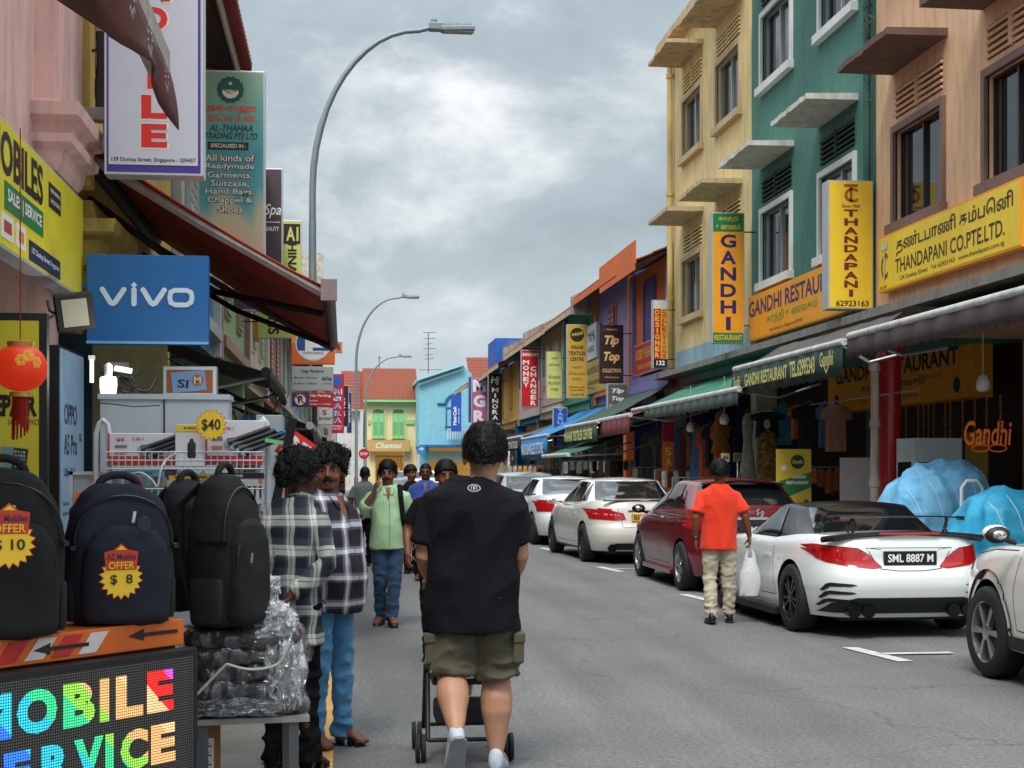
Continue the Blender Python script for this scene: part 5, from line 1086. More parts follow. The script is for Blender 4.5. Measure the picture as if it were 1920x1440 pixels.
def car(name, label, loc, rz, sp, pm, style, cabm=None):
    t = thing(name, label, 'car', loc, rz)
    b = clean(*shell(sp, 'body')); me = bpy.data.meshes.new('body'); b.to_mesh(me); b.free()
    o = link('body', me, t, mats=(pm, TRIM)); rw = sp['r'] + sp.get('gap', .035)
    cut = MB()
    for ay in sp['ax']:
        for sx in (-1, 1):
            x1 = sx * sp['W'] / 2; cut.tube([(x1 + sx * .3, ay, sp['r'] + .01), (x1 - sx * .34, ay, sp['r'] + .01)], rw, 40)
    co = cut.build('cut', TRIM); mo = o.modifiers.new('b', 'BOOLEAN'); mo.object = co; mo.operation = 'DIFFERENCE'; mo.solver = 'EXACT'
    par = o.parent; o.parent = None; bakem(o); o.parent = par; bpy.data.objects.remove(co); me = o.data
    if len(me.materials) < 2: me.materials.clear(); me.materials.append(pm); me.materials.append(TRIM)
    for p in me.polygons:
        c = p.center; ins = False
        for ay in sp['ax']:
            d = math.hypot(c.y - ay, c.z - sp['r'] - .01)
            if d < rw + .004 and abs(c.x) < sp['W'] / 2 - .0 and (abs(p.normal.x) < .35 or abs(c.x) < sp['W'] / 2 - .3): ins = d > rw - .02 or abs(c.x) < sp['W'] / 2 - .3
            if ins: break
        p.material_index = 1 if (ins or c.z < sp['zb'][0][1] + .012) else 0
        p.use_smooth = True
    try: me.set_sharp_from_angle(angle=radians(40))
    except Exception: pass
    b = clean(*shell(sp, 'cab')); cm = bpy.data.meshes.new('cabin'); b.to_mesh(cm); b.free(); cm.polygons.foreach_set('use_smooth', [True] * len(cm.polygons))
    link('cabin', cm, t, mats=(cabm or pm,))
    for ay in sp['ax']:
        for s in (-1, 1): wheel(t, s * (sp['W'] / 2 - .115), ay, sp['r'], s, style)
    MB().box(-sp['W'] / 2 + .3, sp['W'] / 2 - .3, .3, sp['L'] - .3, .16, .3).build('underbody', TRIM, t)
    return t, bvh_of(me), bvh_of(cm)
def plate(t, bvh, x, z, txt, face, ink_, w=.5, h=.12, f=(.86, .6)):
    h_ = bvh.ray_cast(V((x, -3, z)), V((0, 1, 0))); y = h_[0].y if h_[0] else 0
    pl = MB().box(x - w / 2, x + w / 2, y - .025, y + .05, z - h / 2, z + h / 2).build('number_plate', face, t, bevel=.004)
    if txt: lettering(t, [(txt, x, z, w * f[0], h * f[1], .02)], ink_, y - .027, name='plate_lettering')
def smirror(t, sx, y, z, m, glassm=CHR):
    b = MB(); b.ell((sx, y, z), (.1, .05, .065), 14, 8); b.tube([(sx * .86, y + .02, z - .06), (sx, y, z - .02)], .022, 6); o = b.build('mirror', m, t, smooth=True)
    MB().ell((sx, y - .035, z), (.06, .02, .036), 12, 6).build('mirror_glass', glassm, o, smooth=True)
WPEARL = carpaint('white', '#e0e6e6'); WP2 = carpaint('white_warm', '#dedcd4'); CRED = carpaint('red', '#6e0f1a'); SILV = carpaint('silver', '#8d9294')
HD = .03
# --- open two seater with rear wing
slk = dict(L=4.13, W=1.81, H=1.27, r=.335, ax=(.93, 3.36), n=5, zb=[(0, .2), (4.13, .2)], crown=.03,
    yr=[(.15, .2), (.25, .12), (.36, .04), (.5, 0), (.6, .01), (.66, .05), (.72, .085), (.85, .09), (.95, .12), (1.0, .17)],
    yf=[(.15, 3.95), (.3, 4.1), (.45, 4.13), (.6, 4.05), (.72, 3.85), (.85, 3.5), (1.1, 3.3)],
    wz=[(.15, .93), (.3, .97), (.5, 1.0), (.7, .99), (.85, .955), (.95, .9), (1.1, .86)],
    zs=[(0, .93), (.2, .965), (.6, .975), (1.0, .955), (1.6, .9), (2.6, .9), (3.2, .86), (3.7, .76), (4.13, .62)],
    cab=dict(y0=(.72, 1.42), y1=(2.95, 2.15), w=(.9, .66), z=(.86, 1.235)))
t, bb_, bc = car('white_roadster', 'white two door roadster with a black roof, a rear wing and plate SML 8887 M', (5.30, 13.48, 0), HD, slk, WPEARL, 'slk', CARBLK)
patch(bc, [(-.6, .93), (.6, .93), (.5, 1.2), (-.5, 1.2)], 'B', CGL, t, 'rear_window')
for s, vw in ((0, 'L'), (1, 'R')):
    patch(bc, [(1.52, .93), (2.72, .93), (2.25, 1.18), (1.72, 1.2)], vw, CGL, t, 'side_window')
    patch(bc, [(1.56, .91), (2.86, .91), (2.86, .93), (1.56, .93)], vw, CHR, t, 'window_trim', seg=.1)
    tl = [(-.80, .755), (-.86, .86), (-.80, .875), (-.5, .85), (-.4, .80), (-.28, .68), (-.36, .665), (-.6, .69), (-.74, .72)]
    patch(bb_, mirror_(tl, s), 'B', TLR, t, 'tail_lamp')
    patch(bb_, mirror_([(-.80, .80), (-.84, .868), (-.80, .885), (-.5, .858), (-.42, .815), (-.6, .815)], s), 'B', TLD, t, 'tail_lamp_upper', off=.007)
    tls = [(.13, .76), (.19, .85), (.31, .875), (.33, .84), (.24, .77)]; patch(bb_, tls, vw, TLR, t, 'tail_lamp')
    for k in range(3):
        v_ = [(-.86, .52 - k * .075), (-.83, .535 - k * .075), (-.66, .525 - k * .075), (-.62, .512 - k * .075), (-.68, .502 - k * .075), (-.83, .498 - k * .075), (-.87, .455 - k * .075), (-.89, .46 - k * .075)]
        patch(bb_, mirror_([(x + .09, z) for x, z in v_], s), 'B', TRIM, t, 'bumper_vent', off=.005)
    ribbon(bb_, [(1.48, .88), (1.42, .6), (1.38, .33), (2.75, .33), (2.85, .6), (2.8, .88)], vw, GAP, t, 'door_gap')
    ribbon(bb_, [(1.42, .36), (2.7, .4)], vw, mat('crease_shadow', '#9aa3a5', .4, var=0), t, 'crease', w=.006)
    patch(bb_, [(1.55, .72), (1.75, .725), (1.75, .745), (1.55, .74)], vw, WPEARL, t, 'door_handle', off=.02)
    sg = -1 if s == 0 else 1
    MB().box(sg * .80, sg * .935, 1.3, 3.0, .13, .21).build('side_skirt', TRIM, t, bevel=.01)
    smirror(t, sg * 1.0, 2.72, .98, CARBLK)
    sp_ = MB(); sp_.tube([(sg * .48, .42, 1.0), (sg * .50, .38, 1.06), (sg * .47, .33, 1.13)], .013, 6); sp_.tube([(sg * .48, .32, .99), (sg * .44, .3, 1.04), (sg * .47, .31, 1.13)], .013, 6); sp_.build('wing_strut', CARBLK, t)
    for q in (.42, .56): MB().lathe([(.062, -.02), (.066, .0), (.055, .0), (.05, .15), (.001, .15)], (sg * q, .05, .27), 'Y', 20).build('exhaust_pipe', CARBLK, t)
b = MB(); rings = []
for i in range(17):
    x = -.62 + 1.24 * i / 16; zz_ = 1.13 + .015 * (1 - (x / .62) ** 2) ; yy_ = .30 + .05 * (x / .86) ** 2; rings.append([(x, yy_ + .09, zz_ - .008), (x, yy_ + .08, zz_ + .008), (x, yy_ - .05, zz_ + .014), (x, yy_ - .06, zz_ + .002)])
b.loft(rings); w_ = b.build('rear_wing', CARBLK, t); 
for s in (-1, 1): MB().box(s * .62, s * .626, .26, .42, 1.11, 1.15).build('wing_endplate', CARBLK, w_)
b = MB(); rings = []
for i in range(21):
    x = -.8 + 1.6 * i / 20; y_ = .12 + .10 * (abs(x) / .8) ** 3; zz_ = .985 - .05 * (x / .8) ** 2; rings.append([(x, y_ + .09, zz_), (x, y_ + .05, zz_ + .028), (x, y_ - .03, zz_ + .035), (x, y_ - .03, zz_ + .012), (x, y_ + .05, zz_ - .03)])
b.loft(rings); b.build('boot_lip', CARBLK, t)
MB().box(-.3, .3, .082, .1, .985, 1.006).build('brake_light', TLR, t)
patch(bb_, [(-.78, .25), (.78, .25), (.72, .34), (.52, .40), (-.52, .40), (-.72, .34)], 'B', TRIM, t, 'diffuser', off=.012)
ribbon(bb_, [(-.42, .86), (-.30, .665), (-.12, .645), (.12, .645), (.30, .665), (.42, .86)], 'B', GAP, t, 'boot_gap')
ribbon(bb_, [(-.28, .845), (-.42, .86), (.42, .86), (.28, .845)], 'B', GAP, t, 'boot_crease', w=.005)
plate(t, bb_, 0, .765, 'SML 8887 M', mat('plate_black', '#141416', .4), WHITE, .52, .13)
# --- white saloon
merc = dict(L=4.87, W=1.85, H=1.46, r=.335, ax=(.99, 3.86), n=5, zb=[(0, .22), (4.87, .2)],
    yr=[(.15, .2), (.26, .1), (.38, .03), (.5, 0), (.62, .01), (.68, .06), (.8, .07), (.95, .09), (1.08, .16)],
    yf=[(.15, 4.7), (.3, 4.84), (.5, 4.87), (.7, 4.8), (.82, 4.6), (1.1, 4.3)],
    wz=[(.15, .93), (.3, .97), (.5, 1.0), (.75, .99), (.92, .95), (1.05, .91)],
    zs=[(0, 1.0), (.2, 1.05), (.7, 1.06), (1.2, 1.02), (2.5, .96), (3.6, .95), (4.3, .86), (4.87, .7)],
    cab=dict(y0=(.62, 1.42), y1=(3.75, 2.75), w=(.93, .70), z=(.93, 1.41)))
PLY = mat('plate_yellow', '#d9a63a', .4)
def saloon_glass(t, bc, z0, z1, r0, r1, ys, h0, h1, trim=CHR):
    patch(bc, [(-r0, z0), (r0, z0), (r1, z1), (-r1, z1)], 'B', CGL, t, 'rear_window')
    for vw in 'LR':
        for poly in ys: patch(bc, poly, vw, CGL, t, 'side_window')
        a = ys[0]; ribbon(bc, [(h0, z0 - .005), (h1, z0 - .005)], vw, trim, t, 'window_trim', w=.018, off=.006)
t, bb_, bc = car('white_saloon', 'white four door saloon with red tail lamps and a yellow number plate', (5.05, 24.65, 0), .045, merc, WP2, 'merc')
saloon_glass(t, bc, 1.07, 1.385, .66, .56, [[(1.2, 1.05), (1.42, 1.05), (1.5, 1.36), (1.45, 1.3)], [(1.46, 1.04), (2.12, 1.02), (2.12, 1.385), (1.56, 1.37)], [(2.2, 1.02), (3.25, 1.0), (2.78, 1.3), (2.6, 1.375), (2.2, 1.385)]], 1.2, 3.3)
for s, vw in ((0, 'L'), (1, 'R')):
    patch(bb_, mirror_([(-.86, .76), (-.87, .93), (-.55, .90), (-.38, .86), (-.34, .755), (-.5, .74)], s), 'B', TLR, t, 'tail_lamp')
    patch(bb_, mirror_([(-.82, .84), (-.8, .862), (-.45, .835), (-.44, .815)], s), 'B', TLC, t, 'indicator_strip', off=.008)
    patch(bb_, [(.12, .78), (.14, .93), (.36, .945), (.4, .9), (.25, .8)], vw, TLR, t, 'tail_lamp')
    ribbon(bb_, [(1.42, 1.0), (1.36, .75), (1.45, .5), (1.62, .33), (2.12, .32), (2.16, .98)], vw, GAP, t, 'door_gap'); ribbon(bb_, [(2.16, .32), (3.2, .33), (3.28, .6), (3.15, .95)], vw, GAP, t, 'door_gap')
    ribbon(bb_, [(.5, .66), (4.2, .62)], vw, mat('crease_shadow_warm', '#a3a19a', .4), t, 'crease', w=.008)
    for hy in (1.62, 2.3): patch(bb_, [(hy, .83), (hy + .2, .82), (hy + .2, .845), (hy, .855)], vw, WP2, t, 'door_handle', off=.022)
    sg = -1 if s == 0 else 1; smirror(t, sg * 1.03, 3.2, 1.02, WP2)
    MB().lathe([(.07, -.01), (.075, 0), (.06, .0), (.055, .12), (.001, .12)], (sg * .58, .06, .27), 'Y', 18).build('exhaust_pipe', CARBLK, t)
ribbon(bb_, [(-.5, 1.0), (-.42, .78), (-.4, .62), (.4, .62), (.42, .78), (.5, 1.0)], 'B', GAP, t, 'boot_gap')
patch(bb_, [(-.6, .25), (.6, .25), (.52, .36), (-.52, .36)], 'B', TRIM, t, 'lower_bumper', off=.01)
patch(bb_, [(-.3, .885), (.3, .885), (.3, .91), (-.3, .91)], 'B', CHR, t, 'boot_chrome', off=.01)
b = MB(); b.loft([[(x, .2 + .04 * (x / .7) ** 2, 1.065), (x, .14 + .04 * (x / .7) ** 2, 1.085), (x, .13 + .04 * (x / .7) ** 2, 1.06)] for x in [-.7 + .1 * i for i in range(15)]]); b.build('boot_lip', CARBLK, t)
plate(t, bb_, 0, .79, 'SLT 78', PLY, BLK, .5, .13)
# --- second white saloon
t, bb_, bc = car('white_saloon', 'white saloon with a C shaped red tail lamp parked ahead of the yellow plated one', (4.92, 30.6, 0), .05, merc, WPEARL, 'volvo')
saloon_glass(t, bc, 1.07, 1.385, .66, .56, [[(1.46, 1.04), (2.12, 1.02), (2.12, 1.385), (1.56, 1.37)], [(2.2, 1.02), (3.25, 1.0), (2.78, 1.3), (2.6, 1.375), (2.2, 1.385)]], 1.2, 3.3)
for s, vw in ((0, 'L'), (1, 'R')):
    patch(bb_, mirror_([(-.86, .72), (-.87, .96), (-.4, .95), (-.4, .9), (-.72, .9), (-.7, .78), (-.45, .76), (-.45, .72)], s), 'B', TLR, t, 'tail_lamp')
    patch(bb_, [(.12, .75), (.14, .95), (.3, .96), (.26, .78)], vw, TLR, t, 'tail_lamp')
    ribbon(bb_, [(1.42, 1.0), (1.36, .75), (1.62, .33), (2.12, .32), (2.16, .98)], vw, GAP, t, 'door_gap'); smirror(t, (-1 if s == 0 else 1) * 1.03, 3.2, 1.02, WPEARL)
plate(t, bb_, 0, .8, '', PLY, BLK)
# --- car beyond
hatch = dict(merc); hatch.update(L=4.4, H=1.55, ax=(.85, 3.5), yf=[(a, b - .47) for a, b in merc['yf']], zs=[(0, 1.0), (.2, 1.06), (1, 1.04), (2.4, .98), (3.3, .95), (4.0, .84), (4.4, .7)], cab=dict(y0=(.3, .85), y1=(3.35, 2.3), w=(.93, .72), z=(.95, 1.5)))
t, bb_, bc = car('silver_hatchback', 'small silver hatchback farthest along the row of parked cars', (4.75, 37.2, 0), .05, hatch, SILV, 'volvo')
saloon_glass(t, bc, 1.1, 1.42, .62, .56, [[(.8, 1.08), (1.9, 1.04), (1.9, 1.44), (.95, 1.42)], [(2.0, 1.04), (2.95, 1.02), (2.4, 1.4), (2.0, 1.45)]], .8, 3.0)
for s in (0, 1): patch(bb_, mirror_([(-.86, .78), (-.87, 1.0), (-.6, .98), (-.6, .8)], s), 'B', TLR, t, 'tail_lamp')
# --- red car
hon = dict(merc); hon.update(L=4.5, W=1.77, H=1.49, r=.325, ax=(.88, 3.5), yf=[(a, b - .37) for a, b in merc['yf']], crown=.03,
    yr=[(.15, .2), (.26, .08), (.4, .01), (.52, 0), (.62, .02), (.7, .07), (.85, .08), (1.0, .1), (1.12, .14)],
    zs=[(0, 1.08), (.2, 1.12), (.5, 1.1), (1.2, 1.04), (2.4, .98), (3.2, .97), (3.9, .86), (4.5, .7)], cab=dict(y0=(.3, .98), y1=(3.45, 2.3), w=(.94, .70), z=(.98, 1.44)))
t, bb_, bc = car('red_car', 'dark red five door car with alloy wheels beside the man in orange', (5.28, 18.5, 0), .01, hon, CRED, 'honda')
saloon_glass(t, bc, 1.13, 1.40, .64, .56, [[(1.0, 1.08), (1.25, 1.08), (1.3, 1.34), (1.2, 1.3)], [(1.3, 1.08), (2.0, 1.05), (2.0, 1.41), (1.4, 1.39)], [(2.08, 1.05), (3.05, 1.02), (2.5, 1.33), (2.3, 1.4), (2.08, 1.41)]], 1.0, 3.1)
for s, vw in ((0, 'L'), (1, 'R')):
    patch(bb_, mirror_([(-.83, .82), (-.84, 1.03), (-.5, 1.0), (-.45, .84)], s), 'B', TLR, t, 'tail_lamp'); patch(bb_, [(.12, .83), (.14, 1.03), (.42, 1.0), (.3, .86)], vw, TLR, t, 'tail_lamp')
    ribbon(bb_, [(1.3, 1.0), (1.25, .75), (1.35, .5), (1.45, .33), (2.0, .32), (2.04, 1.0)], vw, GAP, t, 'door_gap'); ribbon(bb_, [(2.04, .32), (2.95, .33), (3.0, .6), (2.9, .95)], vw, GAP, t, 'door_gap')
    ribbon(bb_, [(.6, .9), (2.9, .84)], vw, CRED, t, 'crease', w=.02, off=.009)
    for hy in (1.45, 2.15): patch(bb_, [(hy, .85), (hy + .19, .84), (hy + .19, .865), (hy, .875)], vw, CHR, t, 'door_handle', off=.022)
    sg = -1 if s == 0 else 1; smirror(t, sg * .98, 2.95, 1.03, CARBLK if s == 0 else CRED)
    MB().box(sg * .8, sg * .9, 1.3, 3.05, .19, .26).build('side_skirt', CRED, t, bevel=.01)
patch(bb_, [(-.5, .955), (.5, .955), (.5, .985), (-.5, .985)], 'B', CHR, t, 'chrome_strip', off=.012)
h_ = bb_.ray_cast(V((0, -3, 1.04)), V((0, 1, 0)))[0]
lettering(t, [('H', 0, 1.04, .07, .065, .02)], CHR, h_.y - .012, name='emblem')
b = MB(); b.tube([(.055 * cos(a), h_.y - .01, 1.04 + .045 * sin(a)) for a in [2 * pi * i / 20 for i in range(20)]], .005, 5, closed=True); b.build('emblem_ring', CHR, t)
patch(bb_, [(-.32, .72), (.32, .72), (.32, .95), (-.32, .95)], 'B', TRIM, t, 'plate_recess', off=.006)
plate(t, bb_, .0, .83, 'SMR 5021', mat('plate_black', '#141416', .4), WHITE, .42, .16, (.8, .5))
MB().add([(0, .95, 1.49), (0, 1.15, 1.49), (0, .93, 1.56), (.03, 1.02, 1.49), (-.03, 1.02, 1.49)], [(0, 3, 2), (3, 1, 2), (0, 2, 4), (4, 2, 1)]).build('fin_aerial', CRED, t)
b = MB(); b.loft([[(x, 1.02, 1.455 - .05 * (x / .6) ** 2), (x, .84, 1.45 - .05 * (x / .6) ** 2), (x, .86, 1.43 - .05 * (x / .6) ** 2)] for x in [-.55 + .11 * i for i in range(11)]]); b.build('roof_spoiler', CRED, t)
# --- white suv, right edge
suv = dict(merc); suv.update(L=4.45, W=1.84, H=1.66, r=.352, gap=.045, ax=(.85, 3.5), zb=[(0, .26), (4.45, .26)], crown=.05, n=4.2,
    yf=[(.2, 4.3), (.35, 4.42), (.55, 4.45), (.75, 4.42), (.92, 4.3), (1.02, 4.05), (1.2, 3.8)], yr=[(.15, .15), (.3, .05), (.5, 0), (.8, .03), (1.1, .1)],
    wz=[(.2, .95), (.4, .985), (.6, 1.0), (.8, .985), (.98, .94), (1.15, .9)],
    zs=[(0, 1.1), (1, 1.1), (2.6, 1.04), (3.3, 1.02), (3.9, .98), (4.25, .9), (4.45, .8)], cab=dict(y0=(.25, .7), y1=(3.3, 2.35), w=(.93, .74), z=(1.0, 1.6)))
t, bb_, bc = car('white_suv', 'white SUV with black wheel arches and six spoke wheels cut off by the right edge', (5.8, 7.5, 0), .0, suv, WP2, 'suv')
saloon_glass(t, bc, 1.15, 1.5, .62, .56, [[(.8, 1.12), (1.8, 1.1), (1.8, 1.52), (.95, 1.5)], [(1.9, 1.1), (2.95, 1.08), (2.45, 1.45), (1.9, 1.54)]], .8, 3.0)
for vw, sg in (('L', -1), ('R', 1)):
    for ay in suv['ax']:
        rr_ = suv['r'] + .045; A = [radians(-12 + 204 * i / 20) for i in range(21)]
        patch(bb_, [(ay + rr_ * cos(a), .36 + rr_ * sin(a)) for a in A] + [(ay + (rr_ + .075) * cos(a), .36 + (rr_ + .075) * sin(a)) for a in A[::-1]], vw, TRIM, t, 'arch_cladding', off=.012, seg=.12)
    patch(bb_, [(1.25, .27), (3.1, .27), (3.1, .37), (1.25, .37)], vw, TRIM, t, 'sill_cladding', off=.012)
    ribbon(bb_, [(1.9, .4), (1.9, 1.05)], vw, GAP, t, 'door_gap'); ribbon(bb_, [(1.9, .4), (2.95, .42), (3.0, .7), (2.95, 1.0)], vw, GAP, t, 'door_gap')
    ribbon(bb_, [(3.05, 1.0), (3.5, .985), (3.95, .93), (4.2, .86)], vw, GAP, t, 'bonnet_gap')
    patch(bb_, [(4.0, .80), (4.22, .78), (4.3, .86), (4.1, .9)], vw, TLC, t, 'headlamp'); smirror(t, sg * 1.04, 2.98, 1.12, TRIM)
    MB().ell((sg * 1.045, 3.0, 1.135), (.105, .055, .06), 12, 8).build('mirror_cap', WP2, t, smooth=True)
    patch(bb_, [(4.1, .28), (4.35, .27), (4.35, .4), (4.15, .42)], vw, TRIM, t, 'bumper_corner', off=.01)
# ================================================================ people
def skinm(n, c): return mat('skin_' + n, c, .5, var=.12, vs=14, bump=.05, bs=120, spec=.4)
def cloth(n, c, v=.12): return mat('cloth_' + n, c, .85, var=v, vs=7, bump=.25, bs=160, sheen=.15)
def plaid(name, kxy, bands_x, bands_z, fx, fz):
    m = bpy.data.materials.new(name); m.use_nodes = True; t = m.node_tree; b = t.nodes['Principled BSDF']; b.inputs['Roughness'].default_value = .85; lk = t.links.new
    tc_ = t.nodes.new('ShaderNodeTexCoord'); sp = t.nodes.new('ShaderNodeSeparateXYZ')
    nz = t.nodes.new('ShaderNodeTexNoise'); nz.inputs['Scale'].default_value = 5; lk(tc_.outputs['Object'], nz.inputs[0])
    mxv = t.nodes.new('ShaderNodeVectorMath'); mxv.operation = 'MULTIPLY_ADD'; lk(nz.outputs['Color'], mxv.inputs[0]); mxv.inputs[1].default_value = (.05, .05, .03); lk(tc_.outputs['Object'], mxv.inputs[2]); lk(mxv.outputs[0], sp.inputs[0])
    def bands(src, f, bd):
        a = t.nodes.new('ShaderNodeMath'); a.operation = 'MULTIPLY'; a.inputs[1].default_value = f; lk(src, a.inputs[0])
        r = t.nodes.new('ShaderNodeMath'); r.operation = 'FRACT'; lk(a.outputs[0], r.inputs[0]); c = t.nodes.new('ShaderNodeValToRGB'); c.color_ramp.interpolation = 'CONSTANT'; lk(r.outputs[0], c.inputs[0])
        e = c.color_ramp.elements; e[0].position = 0; e[0].color = lin(bd[0][1]); e[1].position = bd[1][0]; e[1].color = lin(bd[1][1])
        for p_, q_ in bd[2:]: z = e.new(p_); z.color = lin(q_)
        return c.outputs[0]
    ad = t.nodes.new('ShaderNodeMath'); ad.operation = 'MULTIPLY_ADD'; lk(sp.outputs[1], ad.inputs[0]); ad.inputs[1].default_value = kxy; lk(sp.outputs[0], ad.inputs[2])
    x = bands(ad.outputs[0], fx, bands_x); z = bands(sp.outputs[2], fz, bands_z)
    mx_ = t.nodes.new('ShaderNodeMixRGB'); mx_.inputs[0].default_value = .5; lk(x, mx_.inputs[1]); lk(z, mx_.inputs[2]); lk(mx_.outputs[0], b.inputs['Base Color'])
    return m
HAIRM = mat('hair_black', '#070606', .62, var=.3, vs=30, spec=.25)
def ring(cx, cy, z, rx, ry, n=28, e=2.5, tilt=0):
    return [V((cx + rx * (1 if cos(a) >= 0 else -1) * abs(cos(a)) ** (2 / e), cy + ry * (1 if sin(a) >= 0 else -1) * abs(sin(a)) ** (2 / e), z + tilt * sin(a))) for a in [2 * pi * i / n for i in range(n)]]
def remesh(mb, name, m, parent, vox, smooth=2, fold=0, fs=9, stretch=(1, 1, .45), seed=0, zf=None):
    me = mb.mesh(name, False, True); o = bpy.data.objects.new(name, me); COL.objects.link(o)
    r = o.modifiers.new('r', 'REMESH'); r.mode = 'VOXEL'; r.voxel_size = vox; r.adaptivity = 0
    if smooth: s_ = o.modifiers.new('s', 'SMOOTH'); s_.iterations = smooth; s_.factor = .5
    bakem(o); me2 = o.data
    if fold:
        nn_ = len(me2.vertices); co = np.empty(nn_ * 3); no = np.empty(nn_ * 3); me2.vertices.foreach_get('co', co); me2.vertices.foreach_get('normal', no); co = co.reshape(-1, 3); no = no.reshape(-1, 3)
        d = np.empty(nn_); off = V((seed * 3.1, seed * 1.7, 0))
        for i in range(nn_):
            p = V((co[i, 0] * stretch[0], co[i, 1] * stretch[1], co[i, 2] * stretch[2])) * fs + off
            q = V((p.x + p.z * .8, p.y, p.z * 1.2 - p.x * .5)) * .55
            v = 1 - abs(noise.noise(p)) * 2.6; v2 = 1 - abs(noise.noise(q + V((9, 2, 4)))) * 2.6
            d[i] = (max(v, -.4) * .5 + max(v2, -.4) * .6 - .3) * fold * (zf(co[i]) if zf else 1)
        co += no * d[:, None]; me2.vertices.foreach_set('co', co.ravel()); me2.update()
    me2.polygons.foreach_set('use_smooth', [True] * len(me2.polygons)); me2.materials.clear(); me2.materials.append(m)
    o.parent = parent; return o
def hand(mb, w, d, side, curl=.5, n=None, grip=False, k=1.0):
    """palm and five fingers from wrist w along d; side = thumb direction; n = palm normal (fingers curl towards it)"""
    w, d, side = V(w), V(d).normalized(), V(side); side = (side - d * side.dot(d)).normalized(); n = V(n) if n is not None else d.cross(side); n = (n - d * n.dot(d)).normalized()
    def rg(c, hw, ht): return [c + side * hw * cos(a) + n * ht * sin(a) for a in [2 * pi * i / 10 for i in range(10)]]
    mb.loft([rg(w, .026 * k, .02 * k), rg(w + d * .03 * k, .034 * k, .019 * k), rg(w + d * .065 * k, .042 * k, .017 * k), rg(w + d * .095 * k, .04 * k, .012 * k)])
    for i, (off, ln) in enumerate(((.031, .072), (.0105, .08), (-.0105, .076), (-.031, .06))):
        b = w + d * (.082 - abs(i - 1) * .004) * k + side * off * k; a = 0; pts = [b - d * .02 * k, b]; c = curl * (1.55 if grip else 1)
        for j in range(3):
            a += c * (.55 + .3 * j); b = b + (d * cos(a) + n * sin(a) + side * off * .9) * ln * k * (.42, .33, .27)[j]; pts.append(b)
        mb.tube(pts, [.0095 * k, .0098 * k, .009 * k, .0083 * k, .007 * k], 8)
    b = w + d * .022 * k + side * .026 * k; mb.tube([b, b + (d * .6 + side * .7 + n * .25) * .03 * k, b + (d * 1.0 + side * .75 + n * .6) * .048 * k, b + (d * 1.35 + side * .6 + n * 1.0) * .058 * k], [.015 * k, .0125 * k, .0105 * k, .008 * k], 8)
def head_m(c, yaw, pitch=0, tilt=0, k=1.07): return Matrix.Translation(V(c)) @ Matrix.Scale(k, 4) @ Matrix.Rotation(yaw, 4, 'Z') @ Matrix.Rotation(pitch, 4, 'X') @ Matrix.Rotation(tilt, 4, 'Y')
def add_head(mb, hm, k=1, full=0):
    """head centred at its pivot (top of the neck); face towards -y"""
    q = MB(); w = 1 + full
    q.ell((0, .018, .125), (.077 * w, .097, .098), 24, 16); q.ell((0, -.012, .07), (.063 * w, .072, .082), 24, 14); q.ell((0, -.05, .012), (.034 * w, .034, .026), 14, 8); q.ell((0, -.01, .02), (.052 * w, .06, .035), 16, 8)
    for s in (-1, 1):
        q.ell((s * .036, -.052, .062), (.024 * w, .024, .026), 12, 8); q.ell((s * .03, -.072, .118), (.026, .016, .011), 12, 8); q.ell((s * .08 * w, .014, .078), (.011, .021, .032), 12, 8); q.ell((s * .012, -.088, .062), (.009, .011, .008), 8, 6)
    q.tube([(0, -.077, .112), (0, -.09, .09), (0, -.103, .068), (0, -.095, .058)], [.009, .0105, .0135, .009], 8); q.ell((0, -.078, .036), (.023, .012, .011), 12, 8); q.ell((0, -.079, .024), (.02, .011, .008), 12, 8)
    mb.add(q.v, q.f, hm)
def face(t, hm, lip, brow=True, moustache=False, beard=False, k=1):
    for s in (-1, 1):
        e = MB(); e.ell((s * .031, -.0715, .1), (.0135, .0115, .0065), 12, 8); eo = MB(); eo.add(e.v, e.f, hm); o = eo.build('eye', mat('eye_white', '#b9b2a8', .25, var=0), t, smooth=True)
        e = MB(); e.ell((s * .031 , -.0815, .1), (.0062, .004, .0065), 10, 6); eo = MB(); eo.add(e.v, e.f, hm); eo.build('iris', mat('iris', '#120c09', .15, var=0), o, smooth=True)
        e = MB(); e.tube([(s * .012, -.092, .119), (s * .03, -.09, .125), (s * .05, -.074, .119)], [.0045, .006, .003], 6); eo = MB(); eo.add(e.v, e.f, hm); eo.build('eyebrow', HAIRM, t, smooth=True)
        e = MB(); e.tube([(s * .017, -.083, .1075), (s * .031, -.0855, .1095), (s * .046, -.077, .105)], [.002, .0028, .002], 5); eo = MB(); eo.add(e.v, e.f, hm); eo.build('eyelid', mat('lid_dark', '#2a1712', .6, var=0), t, smooth=True)
    e = MB(); e.tube([(-.024, -.08, .031), (-.01, -.0905, .034), (0, -.0895, .033), (.01, -.0905, .034), (.024, -.08, .031)], [.002, .0045, .004, .0045, .002], 6); e.tube([(-.022, -.08, .029), (0, -.09, .0255), (.022, -.08, .029)], [.002, .006, .002], 6)
    eo = MB(); eo.add(e.v, e.f, hm); eo.build('lips', lip, t, smooth=True)
    if moustache:
        e = MB(); e.tube([(-.031, -.077, .036), (-.017, -.0915, .046), (0, -.0945, .048), (.017, -.0915, .046), (.031, -.077, .036)], [.003, .0075, .006, .0075, .003], 7); eo = MB(); eo.add(e.v, e.f, hm); eo.build('moustache', HAIRM, t, smooth=True)
    if beard:
        e = MB(); 
        for i in range(9): a = -1.0 + 2.0 * i / 8; e.ell((.058 * sin(a), -.018 - .048 * cos(a), .006 + .02 * abs(a)), (.014, .012, .014), 8, 6)
        eo = MB(); eo.add(e.v, e.f, hm); remesh(eo, 'beard', HAIRM, t, .006, 2, fold=.004, fs=60)
